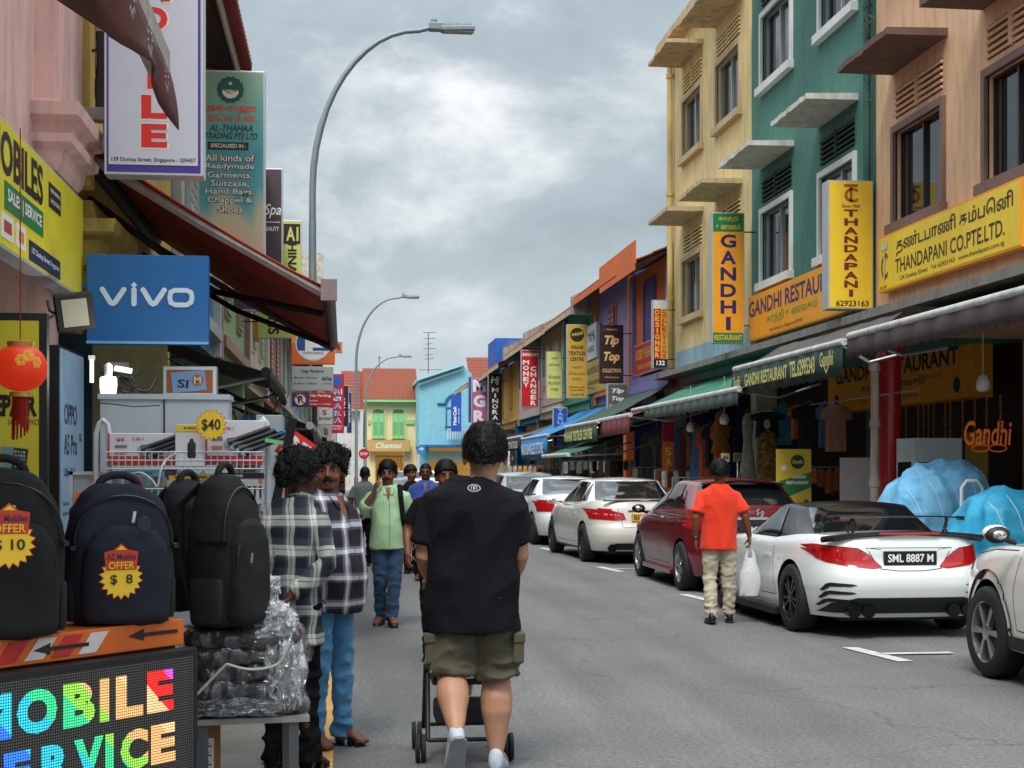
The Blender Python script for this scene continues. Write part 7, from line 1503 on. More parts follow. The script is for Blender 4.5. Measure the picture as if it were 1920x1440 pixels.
MB().box(-.90, .925, -.078, -.07, .1, .845).build('led_panel', dotmat('led_panel', dim=True), ld)
lettering(ld, [(c, x, .72, w_, .165, .055) for c, x, w_ in (('M', -.06, .19), ('O', .147, .18), ('B', .34, .15), ('I', .46, .045), ('L', .585, .14), ('E', .745, .14))] + [(c, x, .51, w_, .155, .055) for c, x, w_ in (('S', -.1, .12), ('E', .06, .12), ('R', .235, .14), ('V', .385, .14), ('I', .485, .04), ('C', .61, .14), ('E', .76, .13))], LEDM, -.081, name='led_letter')
# ---- backpacks
NVY = mat('fabric_navy', '#0d1224', .8, var=.25, vs=8, bump=.12, bs=220); BLF = mat('fabric_black', '#08080b', .85, var=.25, vs=8, bump=.12, bs=220); GRF = mat('fabric_dark_grey', '#1c1c20', .85, var=.25, bump=.12, bs=200)
ZIP = mat('zip_silver', '#cfcfd2', .3, .8, var=0)
def backpack(label, loc, rz, w_, h_, d_, fab, pulls=((.04, .74),), seed=1, panel=None):
    t = thing('backpack', label, 'backpack', loc, rz)
    b = MB(); prof = ((0, .78, .8), (.03, .92, .95), (.3, 1, 1), (.6, .97, .93), (.8, .87, .78), (.92, .68, .58), (.985, .42, .38), (1.0, .2, .2))
    b.loft([ring(0, 0, z * h_, w_ / 2 * a, d_ / 2 * c, n=36, e=3.2) for z, a, c in prof]); remesh(b, 'bag_body', fab, t, .011, 2, fold=.016, fs=6, stretch=(1, 1, .6), seed=seed)
    b = MB(); b.loft([ring(0, -d_ * .42, z * h_, w_ / 2 * a, d_ * .26 * c, n=30, e=3) for z, a, c in ((.02, .72, .8), (.06, .82, 1), (.35, .84, 1), (.55, .8, .9), (.66, .62, .6), (.7, .3, .3))]); fp = remesh(b, 'front_pocket', panel or fab, t, .010, 2, fold=.009, fs=9, seed=seed + 1)
    b = MB(); A = [pi * i / 14 for i in range(15)]
    b.tube([(w_ * .405 * cos(a), -d_ * .62 + .02, h_ * (.4 + .23 * sin(a) ** .8)) for a in A], .005, 5); b.build('zip', mat('zip_black', '#08080a', .4), fp)
    b = MB(); b.tube([(w_ * .47 * cos(a), -d_ * .33, h_ * (.55 + .36 * sin(a) ** .8)) for a in A], .006, 5); b.build('zip', mat('zip_black', '#08080a', .4), t)
    b = MB(); b.tube([(w_ * .2 * cos(a), -.0, h_ * (.93 + .13 * sin(a) ** .7)) for a in A], .016, 8); b.build('handle', fab, t, smooth=True)
    for s in (-1, 1): MB().tube([(s * w_ * .2, d_ * .3, h_ * .93), (s * w_ * .3, d_ * .62, h_ * .8), (s * w_ * .32, d_ * .6, h_ * .4), (s * w_ * .4, d_ * .3, h_ * .1)], [(.035, .012)] * 4, 8).build('shoulder_strap', fab, t, smooth=True)
    for s in (-1, 1):
        MB().loft([ring(s * w_ * .47, 0, z * h_, .022 * q, d_ * .3 * q, n=14, e=3) for z, q in ((.03, .8), (.08, 1), (.3, 1.05), (.32, .9))]).build('side_pocket', GRF, t, smooth=True)
        MB().cbox((s * w_ * .49, -d_ * .12, h_ * .55), (.02, d_ * .62, .018)).build('compression_strap', mat('zip_black', '#08080a', .4), t)
    for px_, pz_ in pulls: MB().cbox((px_ * w_ * 2, -d_ * .66, pz_ * h_ - .02), (.012, .006, .045), ry=.15).build('zip_pull', ZIP, t)
    return t
def tilt_at(px, d, z): p = P(px, 880, d); return (p.x, p.y, z)
backpack('black backpack with a $10 price burst at the left edge of the stand', tilt_at(2, 5.5, .985), .35, .44, .62, .26, BLF, pulls=((.02, .78),), seed=3)
bk2 = backpack('navy blue backpack with a $8 price burst on the orange stand', tilt_at(222, 6.0, .985), .42, .42, .56, .24, NVY, pulls=((.02, .80), (-.4, .8)), seed=9)
bk2_l = MB().lathe([(.001, -.006), (.028, -.006), (.03, 0), (.001, 0)], (.05, -.18, .40), 'Y', 18).build('round_badge', mat('badge_dark', '#3a3a3e', .3, .6), bk2)
backpack('slim black backpack turned sideways beside the plaid shirted men', tilt_at(422, 6.75, .90), 1.15, .36, .68, .26, BLF, pulls=((.2, .5), (-.1, .48)), seed=14)
backpack('narrow dark grey backpack squeezed between the navy and the slim black one', tilt_at(352, 7.0, .95), .9, .30, .6, .2, GRF, seed=17)
TY = mat('tag_yellow', '#efc42a', .45, var=.04); TR = mat('tag_red', '#c9371c', .45, var=.04)
def burst(name, label, cx, cy, d, r, rz, lines, nsp=18, header=True):
    p = P(cx, cy, d); t = thing(name, label, 'price tag', p, rz)
    def star(R, off): return [((R if i % 2 else R * .8) * cos(2 * pi * i / (2 * nsp)), (R if i % 2 else R * .8) * sin(2 * pi * i / (2 * nsp))) for i in range(2 * nsp)]
    MB().prism(star(r * 1.06, 0), .0, .003).build('red_edge', TR, t); MB().prism(star(r, 0), -.003, -.0005).build('yellow_burst', TY, t)
    if header:
        MB().prism([(-r * .72, r * .35), (r * .72, r * .35), (r * .8, r * 1.2), (r * .35, r * 1.3), (0, r * 1.6), (-r * .35, r * 1.3), (-r * .8, r * 1.2)], -.0045, -.0035).build('red_header', TR, t)
        MB().prism([(-r * .25, r * 1.3), (r * .25, r * 1.3), (0, r * 1.5)], -.006, -.0048).build('yellow_peak', TY, t)
    for s, z, w_, h_, m in lines: lettering(t, [(s, 0, z * r, w_ * r, h_ * r, .012)], m, -.0075)
    return t
INKB = ink('#1a1612')
burst('price_tag', 'yellow starburst price tag reading AZ Mobiles OFFER $8 on the navy backpack', 227, 1083, 5.72, .082, .42, (('AZ Mobiles', .98, 1.35, .3, ink('#1c2a4a')), ('OFFER', .58, 1.2, .34, TY), ('$  8', -.1, 1.05, .5, INKB)))
burst('price_tag', 'yellow starburst price tag reading Mobiles OFFER 10 at the left edge', 17, 1018, 5.22, .088, .35, (('AZ Mobiles', .98, 1.4, .3, ink('#1c2a4a')), ('OFFER', .58, 1.25, .34, TY), ('$ 10', -.1, 1.2, .5, INKB)))
# ---- low table with wrapped packs
tc0 = P(462, 880, 6.85); tb = thing('folding_table', 'low grey folding table under the plastic wrapped packs', 'table', (tc0.x, tc0.y, 0), .12)
GLG = mat('table_leg_grey', '#55585c', .5, .3)
MB().box(-.3, .27, -.2, .2, .465, .49).build('table_top', mat('table_top_grey', '#8a8a88', .6), tb)
for x in (-.2, .2):
    for y in (-.17, .17): MB().box(x - .022, x + .022, y - .015, y + .015, 0, .465).build('leg', GLG, tb)
def film(name, a0, a1, df):
    m = bpy.data.materials.new(name); m.use_nodes = True; t = m.node_tree; t.nodes.clear(); nw = t.nodes.new; lk = t.links.new
    o = nw('ShaderNodeOutputMaterial'); tr = nw('ShaderNodeBsdfTransparent'); gl = nw('ShaderNodeBsdfGlossy'); gl.inputs['Roughness'].default_value = .14; dd = nw('ShaderNodeBsdfDiffuse'); dd.inputs[0].default_value = (.75, .8, .84, 1)
    tc_ = nw('ShaderNodeTexCoord'); n = nw('ShaderNodeTexNoise'); n.inputs['Scale'].default_value = 9; n.inputs['Detail'].default_value = 2; n.inputs['Distortion'].default_value = 1.5; lk(tc_.outputs['Object'], n.inputs[0])
    bp = nw('ShaderNodeBump'); bp.inputs['Strength'].default_value = 1; bp.inputs['Distance'].default_value = .03; lk(n.outputs[0], bp.inputs['Height']); lk(bp.outputs[0], gl.inputs['Normal'])
    lw = nw('ShaderNodeLayerWeight'); lw.inputs[0].default_value = .35; lk(bp.outputs[0], lw.inputs['Normal']); mr = nw('ShaderNodeMapRange'); lk(lw.outputs['Facing'], mr.inputs[0]); mr.inputs[3].default_value = a0; mr.inputs[4].default_value = a1
    m0 = nw('ShaderNodeMixShader'); m0.inputs[0].default_value = df; lk(tr.outputs[0], m0.inputs[1]); lk(dd.outputs[0], m0.inputs[2])
    m1 = nw('ShaderNodeMixShader'); lk(mr.outputs[0], m1.inputs[0]); lk(m0.outputs[0], m1.inputs[1]); lk(gl.outputs[0], m1.inputs[2]); lk(m1.outputs[0], o.inputs[0]); return m
FILM = film('plastic_film', .05, .5, .03); FILM2 = film('plastic_film_thick', .08, .6, .10)
DKF = mat('packed_fabric', '#1d1a22', .8, var=.5, vs=14, bump=.4, bs=30)
rr = random.Random(12)
lbs = ['bottom', 'second from the bottom', 'middle', 'second from the top', 'top']
for i in range(5):
    z0 = .492 + i * .078; ox, oy = rr.uniform(-.03, .03), rr.uniform(-.02, .02)
    t = thing('wrapped_garment_pack', f'clear plastic pack of black garments, {lbs[i]} in the stack', 'garment pack', (tc0.x + ox, tc0.y + oy, z0), .12 + rr.uniform(-.08, .08), None)
    b = MB(); b.loft([ring(0, 0, z, .265 * k_, .175 * k_, e=4.5) for z, k_ in ((0, .94), (.015, 1), (.055, 1), (.072, .9))]); remesh(b, 'folded_garments', DKF, t, .012, 1, fold=.012, fs=14, seed=i)
    b = MB(); b.loft([ring(0, 0, z, .285 * k_, .19 * k_, e=4) for z, k_ in ((-.002, .92), (.02, 1), (.055, 1), (.08, .88))]); remesh(b, 'plastic_wrap', FILM, t, .012, 1, fold=.022, fs=20, seed=i + 8)
def crumple(name, label, c, sz, seed, m=FILM2, cat='plastic bag', n=3):
    t = thing(name, label, cat, c); b = MB(); rr = random.Random(seed); N_ = 26
    for q in range(n):
        a0 = rr.uniform(0, 3); vs = []
        for j in range(N_ + 1):
            for i in range(N_ + 1):
                u, v = i / N_ - .5, j / N_ - .5; p = V((u * 3, v * 3, q * 5 + seed)); f1 = noise.noise(p * 2.2) + .5 * noise.noise(p * 6)
                f2 = noise.noise(p * 1.9 + V((7, 3, 1))) + .4 * noise.noise(p * 5.5)
                x = u * 1.6 + .3 * f2; y = .55 * f1 + .25 * sin(q * 2.1); z = v * 1.6 + .3 * f1; s_ = 1 - .35 * (abs(u) + abs(v))
                vs.append((x * s_ * sz[0] * cos(a0 * .3), y * sz[1], z * s_ * sz[2]))
        b.add(vs, [(j * (N_ + 1) + i, j * (N_ + 1) + i + 1, (j + 1) * (N_ + 1) + i + 1, (j + 1) * (N_ + 1) + i) for j in range(N_) for i in range(N_)])
    b.build('crumpled_film', m, t, fix=False); return t
for (px, py, d, sz, sd, lb) in ((535, 1260, 6.72, (.14, .12, .24), 2, 'loose crumpled clear plastic hanging off the right side of the stack'), (505, 1165, 6.8, (.22, .15, .13), 5, 'sheet of clear plastic lying over the top of the stack'), (493, 1105, 7.1, (.13, .12, .10), 8, 'small scrunched clear plastic bag between the slim backpack and the man'), (440, 1325, 6.65, (.30, .1, .06), 9, 'flap of clear plastic drooping over the front table edge')):
    p = P(px, py, d); crumple('plastic_sheet', lb, p, sz, sd)
SR = mat('strap_pale', '#c4c2bc', .5, var=.1)
for pts, lb in (([(352, 1320), (400, 1270), (425, 1245)], 'left pale cord tied across the plastic packs'), ([(425, 1245), (470, 1255), (520, 1245), (543, 1205)], 'long pale cord sweeping across the plastic packs to the right')):
    q = [P(a, b_, 6.58) for a, b_ in pts]; cable(lb, q, .006, SR)
p = P(376, 880, 7.0); t = thing('cardboard_box', 'brown cardboard box with a white barcode label under the low table', 'box', (p.x, p.y, 0), .1)
MB().box(-.09, .09, -.12, .12, 0, .44).build('carton', mat('cardboard', '#9a6f4a', .85, var=.12), t); MB().box(-.02, .06, -.123, -.1205, .22, .36).build('label', WHITE, t)
for i in range(8): MB().box(-.012, .05 - (i % 3) * .012, -.1245, -.1232, .235 + i * .014, .241 + i * .014).build('barcode_line', BLK, t)
# ---- cabinet, wire rack and goods behind
YS = 8.9
def pbox(name, label, px0, py0, px1, py1, Y, d, m, cat='box', edge=None): return sign_at(name, label, px0, py0, px1, py1, Y, d, m, edge or m, cat=cat, fw=.004)
CABW = mat('cabinet_white', '#b9c2ca', .5, var=.05, streak=.08)
t, w_, h_ = pbox('cabinet', 'tall pale grey cabinet with two doors behind the wire rack', 187, 742, 428, 1250, 9.35, .3, CABW, cat='cabinet')
MB().box(-.004 + w_ * 0.0, .004, -.162, -.152, -h_ / 2, h_ / 2).build('door_gap', GAP, t); MB().box(-w_ / 2 - .01, w_ / 2 + .01, -.165, .15, h_ / 2 - .02, h_ / 2 + .012).build('top_trim', CABW, t)
t, w_, h_ = pbox('cabinet', 'narrow grey cabinet side showing right of the torch boxes', 480, 778, 530, 1250, 9.6, .3, mat('cabinet_grey', '#9aa3a8', .5), cat='cabinet')
RW = mat('rack_white', '#c4ccd0', .35, var=.05)
a0, a1 = PYp(190, 880, YS), PYp(493, 880, YS)
rk = thing('wire_rack', 'white wire display rack holding torch boxes on the phone stall', 'rack', ((a0.x + a1.x) / 2, YS, 0)); cx0 = rk.location.x
def RX(px): return PYp(px, 880, YS).x - cx0
def RZ(py): return PYp(340, py, YS).z
for pa, pb_, ptop in ((180, 205, 788), (483, 503, 784)):
    b = MB(); b.tube([(RX(pa), .0, .2), (RX(pa), .0, RZ(ptop + 25)), (RX(pa) + .02, 0, RZ(ptop + 6)), ((RX(pa) + RX(pb_)) / 2, 0, RZ(ptop)), (RX(pb_) - .01, 0, RZ(ptop + 8)), (RX(pb_), 0, RZ(ptop + 30)), (RX(pb_), 0, .2)], .016, 8); b.build('frame_hoop', RW, rk, smooth=True)
for py0, py1 in ((848, 879), (916, 1010)):
    b = MB(); y0 = -.12
    for zz_ in (RZ(py0), (RZ(py0) + RZ(py1)) / 2, RZ(py1)): b.tube([(RX(204), y0, zz_), (RX(495), y0, zz_)], .004, 4)
    n = 24
    for i in range(n + 1): x = RX(204) + (RX(495) - RX(204)) * i / n; b.tube([(x, y0, RZ(py0)), (x, y0, RZ(py1)), (x, .1, RZ(py1))], .003, 4)
    b.tube([(RX(204), y0, RZ(py0)), (RX(204), .1, RZ(py0))], .004, 4); b.tube([(RX(495), y0, RZ(py0)), (RX(495), .1, RZ(py0))], .004, 4)
    o = b.build('wire_basket', RW, rk); o['kind'] = 'stuff'
BXW = mat('box_white_print', '#d3d4d8', .45, var=.04); BXR = ink('#c42a2e'); 
def torch_pic(t, x0, z0, s, n=4):
    for i in range(n):
        ox = x0 + i * .022 * s; oz = z0 - i * .012 * s; b = MB(); b.tube([(ox, -.055 - .002 * i, oz), (ox + .03 * s, -.056 - .002 * i, oz + .012 * s), (ox + .16 * s, -.056 - .002 * i, oz + .06 * s)], [.018 * s, .010 * s, .009 * s], 8); o = b.build('torch_picture', ink('#26282c'), t)
        MB().ell((ox - .004 * s, -.062 - .003 * i, oz - .002), (.014 * s, .004, .016 * s), 10, 6).build('lens_picture', ink('#9fb8c8'), o)
for (x0, y0, x1, y1, tt, lb) in ((203, 812, 328, 873, '3 IN 1', 'white and red box printed 3 IN 1 with torches, left on the rack'), (386, 788, 497, 872, '4 IN 1', 'white and red box printed 4 IN 1 with torches, right on the rack')):
    t, w_, h_ = pbox('torch_box', lb, x0, y0, x1, y1, YS - .08, .1, BXW)
    MB().box(-w_ / 2 + .003, w_ / 2 - .003, -.053, -.049, -h_ / 2 + .003, -h_ / 2 + .055).build('red_band', BXR, t); MB().box(-w_ / 2, -w_ / 2 + .008, -.054, -.049, -h_ / 2, h_ / 2).build('red_edge', BXR, t)
    lettering(t, [('GHS' if x0 < 300 else 'GHS', -w_ * .32, h_ * .3, w_ * .12, .018, .04), (tt, w_ * .0 - .02 if x0 < 300 else -w_ * .12, h_ * .32, w_ * .17, .018, .02)], BXR, -.0535)
    torch_pic(t, w_ * (.0 if x0 < 300 else -.12), .0, 1.35 if x0 < 300 else 1.5, 3 if x0 < 300 else 4)
    for q in range(2): MB().box(-w_ * .4, -w_ * .22, -.053, -.0495, h_ * (.05 - q * .2), h_ * (.13 - q * .2)).build('small_picture', ink(['#7a6f6c', '#c07a5a'][q]), t)
t, w_, h_ = pbox('speaker_box', 'yellow topped white box with a black bottle shaped speaker between the torch boxes', 328, 796, 384, 875, YS - .12, .1, BXW)
MB().box(-w_ / 2 + .002, w_ / 2 - .002, -.053, -.049, h_ / 2 - .04, h_ / 2 - .002).build('yellow_band', ink('#dfc23a'), t); lettering(t, [('MYMAX', 0, h_ / 2 - .02, w_ * .4, .012, .02)], BLK, -.0545)
b = MB(); b.lathe([(.02, -.05), (.024, -.045), (.024, .03), (.012, .045), (.008, .06)], (.01, -.05, -.02), n=14); 
b.v = [(x, -.0505 + (y + .05) * .2, z) for x, y, z in b.v]; b.build('speaker_picture', ink('#232327'), t, smooth=True)
burst('price_tag', 'small yellow starburst price tag reading $40 above the torch boxes', 396, 797, 8.55, .088, 0, (('$40', 0, 1.2, .8, INKB),), header=False)
# lower shelf boxes
for (x0, y0, x1, y1, col, top, txt, lb) in ((232, 882, 310, 916, '#8a7a58', '#6fb8c8', 'MYMAX', 'yellow window box with coloured cables under the left torch box'), (246, 914, 306, 950, '#3fa08a', '#2a7a6a', '', 'teal box with a black watch picture behind the navy backpack'), (316, 889, 358, 942, '#d3d0c0', '#dfc23a', 'MYMAX', 'yellow and white MYMAX box, left of a pair'), (359, 889, 402, 942, '#9a98b8', '#dfc23a', 'MYMAX', 'yellow and lilac MYMAX box, right of a pair'), (406, 886, 496, 946, '#cfcfd2', '#202024', 'GEEPAS', 'white GEEPAS box with a row of black torches'), (140, 922, 172, 956, '#d8581e', '#e8782a', '', 'small orange box beside the black light box'), (310, 880, 330, 900, '#4a2a4a', '#7a3a5a', '', 'little purple box on the lower shelf')):
    t, w_, h_ = pbox('product_box', lb, x0, y0, x1, y1, YS - .05, .1, ink(col))
    MB().box(-w_ / 2 + .002, w_ / 2 - .002, -.053, -.049, h_ / 2 - .035, h_ / 2 - .002).build('top_band', ink(top), t)
    if txt: lettering(t, [(txt, -w_ * .15 if txt == 'GEEPAS' else 0, h_ / 2 - .018, w_ * .4, .015, .03)], WHITE if txt == 'GEEPAS' else BLK, -.0545)
    if txt == 'GEEPAS':
        for i in range(5): MB().tube([(-w_ * .05 + i * .032, -.056, -.05), (-w_ * .05 + i * .032, -.056, .0), (-w_ * .05 + i * .032, -.056, .014)], [.006, .006, .012], 8).build('torch_picture', ink('#26282c'), t)
        MB().lathe([(.001, -.002), (.012, -.002), (.012, 0), (.001, 0)], (w_ * .42, -.053, .045), 'Y', 12).build('badge', ink('#d87a2a'), t)
    if txt == 'MYMAX' and x1 > 312:
        MB().tube([(-.012, -.052, h_ / 2), (0, -.052, h_ / 2 + .02), (.012, -.052, h_ / 2)], .003, 4).build('hang_loop', BLK, t)
    if x0 == 246: MB().tube([(.02 + .03 * cos(a), -.055, .0 + .03 * sin(a)) for a in [2 * pi * i / 16 for i in range(16)]], .008, 6, closed=True).build('watch_picture', ink('#1c1e22'), t)
    if x0 == 232:
        for i in range(5): MB().box(-w_ * .35 + i * .045, -w_ * .35 + i * .045 + .03, -.053, -.049, -h_ * .35, h_ * .15).build('cable_picture', ink(['#3a4a5a', '#c86a8a', '#4aa0b0', '#5a4a3a', '#8a8a9a'][i]), t)
t, w_, h_ = pbox('display_case', 'small white framed display case beside the black light box', 131, 884, 228, 950, YS + .1, .16, mat('case_pale', '#a9b6bd', .3, var=.25, vs=6))
b = MB(); b.box(-w_ / 2, w_ / 2, -.1, -.08, h_ / 2 - .02, h_ / 2); b.box(-w_ / 2, -w_ / 2 + .02, -.1, -.08, -h_ / 2, h_ / 2); b.box(w_ / 2 - .02, w_ / 2, -.1, -.08, -h_ / 2, h_ / 2); b.build('case_frame', RW, t)
cable('white curly cable looping across the lower rack', [P(228, 895, 8.5), P(262, 886, 8.45), P(285, 900, 8.45), P(295, 912, 8.45), P(302, 880, 8.45), P(312, 862, 8.5), P(330, 850, 8.5)], .006, RW)
cable('thin black wire sagging across the cabinet doors', [P(188, 756, 9.0), P(215, 758, 9.0), P(250, 762, 9.0), P(300, 760, 9.05)], .004)
# hooks, clip, blue bundle, 25 tag
GC = mat('clip_green', '#6fd08a', .4, var=.05)
t = thing('clip', 'mint green plastic clip fixed to the rack by the sale tag', 'clip', P(515, 828, 8.7)); MB().cbox((0, 0, 0), (.11, .02, .022), ry=.15).build('bar', GC, t); MB().cbox((.07, 0, .01), (.02, .02, .07)).build('jaw', GC, t)
p = P(524, 818, 8.95); t = crumple('plastic_bundle', 'bright blue goods in a clear bag hanging behind the green clip', p, (.08, .06, .06), 4, mat('bundle_blue', '#2a7ab0', .5, var=.3), n=2)
p = P(556, 842, 8.8); t = thing('price_tag', 'red diamond tag with white figures 25 beside the rack', 'price tag', p, .1); t.rotation_euler = (0, .6, .1)
MB().box(-.1, .1, 0, .004, -.085, .085).build('card', ink('#dd2a1c'), t); lettering(t, [('25', 0, 0, .15, .12, .05)], WHITE, -.003)
tag(MB().cbox((0, 0, 0), (.05, .05, .6), ry=.2).build('black_umbrella', BLF, None, P(530, 880, 8.6)), 'furled black umbrella standing between the rack and the men', 'umbrella')
# lit lamps of the stall
LIT = mat('lamp_lit', '#f4f2e6', .4, var=0, emit=.75)
p = P(203, 719, 10.2); t = thing('lamp', 'lit white bulb in a socket over the grey cabinet', 'lamp', p); MB().lathe([(.02, -.1), (.05, -.085), (.058, -.03), (.058, .03), (.05, .045), (.02, .05)], n=20).build('bulb', LIT, t, smooth=True); MB().lathe([(.025, .05), (.03, .12), (.01, .14)], n=12).build('socket', WHITEP, t)
lp = bpy.data.lights.new('stall_bulb', 'POINT'); lp.energy = 7; lp.shadow_soft_size = .08; lp.color = (1, .95, .85); lo_ = bpy.data.objects.new('stall_bulb', lp); COL.objects.link(lo_); lo_.location = p + V((.25, -.1, .12))
p = P(223, 693, 10.8); t = thing('lamp', 'lit flat panel lamp above and right of the bulb', 'lamp', p, .3); MB().cbox((.03, 0, 0), (.12, .05, .035), ry=.15).build('diffuser', LIT, t); MB().cbox((0, .04, .02), (.15, .03, .07)).build('housing', BLACKM, t)
p = P(172, 696, 10.5); t = thing('lamp', 'narrow lit tube lamp behind the light box edge', 'lamp', p); MB().tube([(0, 0, -.08), (0, 0, .08)], .014, 8).build('tube', LIT, t); MB().box(-.02, .02, -.02, .02, .08, .11).build('end_cap', WHITEP, t)
rr = random.Random(2)
for i in range(7):
    x0 = 215 + i * 9; cable('tangled black cable number %s of the bundle over the cabinet' % ['one', 'two', 'three', 'four', 'five', 'six', 'seven'][i] if 0 else ['thin wire dropping from the black awning to the bulb', 'wire curving behind the flat lamp', 'black wire loop left of the SIM sign', 'sagging black wire above the cabinet', 'twisted cable crossing towards the SIM sign', 'thick dark cable above the cabinet top', 'wire ending beside the SIM sign'][i], [P(x0 - 40 + rr.uniform(-15, 15), 680 + rr.uniform(-10, 20), 10.9), P(x0 - 10, 725 + rr.uniform(-20, 12), 10.8), P(x0 + 10, 735 + rr.uniform(-30, 0), 10.8), P(x0 + 24, 690 + rr.uniform(-15, 30), 10.9)], rr.uniform(.005, .012))
# plastered back wall of the stall
tag(MB().box(-.32, .3, 0, .1, 0, 2.9).build('stall_wall', mat('stall_wall', '#8f8a62', .85, var=.3, vs=4, streak=.4), None, P(245, 880, 12.8)), 'dull yellow wall seen behind the stall lamps', 'wall')
bpy.data.objects['stall_wall'].location.z = 0
# ================================================================ goods under the awnings, both sides
rr = random.Random(31)
def garment(name, label, loc, rz, w_, h_, m, kind='shirt', group=None, cat='clothing'):
    t = thing(name, label, cat, loc, rz, group)
    b = MB(); n = 12; vs = []; out = []
    if kind == 'shirt': prof = [(0, .22), (.03, .5), (.12, .95), (.3, 1.0), (.36, .62), (1, .66)]
    elif kind == 'dress': prof = [(0, .2), (.04, .45), (.12, .6), (.4, .42), (.7, .7), (1, 1)]
    else: prof = [(0, .5), (.1, .6), (1, .8)]
    rings = []
    for u, k_ in prof:
        rings.append([V((w_ / 2 * k_ * cos(a) * (1 + .05 * sin(a * 7 + u * 9)), .035 * sin(a) + .012 * sin(u * 9 + cos(a) * 8), -u * h_)) for a in [2 * pi * i / 20 for i in range(20)]])
    b.loft(rings); b.build('cloth', m, t, smooth=True)
    MB().tube([(-w_ * .2, 0, -.01), (0, 0, .05), (w_ * .2, 0, -.01)], .006, 5).build('hanger', STEEL, t); MB().tube([(0, 0, .05), (0, 0, .1)], .004, 4).build('hook', STEEL, t)
    return t
def mcl(c): return mat('goods' + c, c, .85, var=.3, vs=9, bump=.2, bs=60)
# right: named clothes in front of the green shop
def gat(px, py, X): return V((X, YX(px, X), ZX(px, py, X)))
BATIK = mat('batik_cloth', '#8a6a2c', .8, var=1.2, vs=16)
t = garment('blouse', 'black top with a cream print hanging above the batik skirt', gat(1438, 772, 7.45), -.2, .62, .46, mcl('#141317')); 
MB().ell((0, -.045, -.22), (.06, .008, .09), 10, 6).build('print', ink('#b8b090'), t)
garment('batik_skirt', 'long brown and gold batik skirt under the black top', gat(1440, 812, 7.42), -.2, .5, .85, BATIK, 'skirt')
for px, col, lb, w_, h_ in ((1469, '#2f86a4', 'turquoise blouse hanging second from the batik skirt', .42, .72), (1496, '#c06a2a', 'orange top mostly hidden between the turquoise and black tops', .35, .6), (1517, '#18161a', 'wide black shirt hanging in the middle of the green shop', .6, .75), (1546, '#3a5a8a', 'sliver of a blue shirt beside the black shirt', .3, .7), (1567, '#9a7460', 'tan shirt hanging rightmost in front of the green shop', .5, .75)):
    garment('shirt', lb, gat(px, 758, 7.75), -.25, w_, h_, mcl(col))
MB_ = MB().tube([(0, 0, 0), (0, -8.5, 0)], .014, 6); tag(MB_.build('clothes_rail', STEEL, None, (7.75, YX(1405, 7.75), 2.68)), 'steel clothes rail under the green restaurant awning', 'rail')
cols = ['#302e2a', '#4a4038', '#2f3b4c', '#6a2c34', '#2f5a48', '#75583a', '#524e4a', '#86343e', '#46608c', '#6a6258', '#b04a30', '#2c4878', '#28282e']
names = ['dress', 'kurta', 'shirt', 'shawl', 'tunic', 'trousers', 'scarf']
cw = {'#302e2a': 'black', '#4a4038': 'charcoal brown', '#2f3b4c': 'blue black', '#6a2c34': 'dark maroon', '#2f5a48': 'bottle green', '#75583a': 'brown', '#524e4a': 'dark grey', '#86343e': 'wine red', '#46608c': 'slate blue', '#6a6258': 'taupe', '#b04a30': 'rust red', '#2c4878': 'navy', '#28282e': 'jet black'}
grp = 'clothes hanging under the bright green awning'
for row in range(2):
    for i in range(15):
        px = 1215 + i * 12 + rr.uniform(-3, 3); X = 7.35 + row * .7; c = rr.choice(cols); k_ = rr.choice(names[:5])
        if row == 0 and i > 11: continue
        garment(k_, f'{cw[c]} {k_} hanging in the {("street side", "inner")[row]} row under the bright green awning', V((X, YX(px, X), 2.5 + rr.uniform(-.1, .1))), rr.uniform(-.6, .3), rr.uniform(.35, .55), rr.uniform(.8, 1.25), mcl(c), rr.choice(('shirt', 'dress', 'skirt')), group=grp)
garment('kurta', 'mustard brown kurta hanging in the dark green awninged shop', gat(1352, 770, 7.1), 0, .4, .8, mcl('#8a5a1e'), 'dress')
garment('dress', 'pale sage green dress beside the batik skirt', gat(1402, 775, 7.3), -.2, .36, 1.3, mcl('#9aa38a'), 'dress')
for px, X, lb in ((1295, 7.0, 'white lamp shade hanging under the bright green awning, left one'), (1358, 6.9, 'white lamp shade hanging under the bright green awning, right one'), (1843, 7.9, 'white bulb shade hanging on a long wire before the orange inner sign')):
    z = ZX(px, {1295: 800, 1358: 785, 1843: 718}[px], X); t = thing('hanging_lamp', lb, 'lamp', (X, YX(px, X), z)); q = 1.0
    MB().lathe([(.02, .1), (.05, .085), (.085, .0), (.085, -.06), (.06, -.1), (.01, -.11)], n=18).build('shade', mat('shade_white', '#d8d8d0', .4), t, smooth=True); MB().tube([(0, 0, .1), (0, 0, 3.3 - z)], .006, 4).build('wire', SR, t)
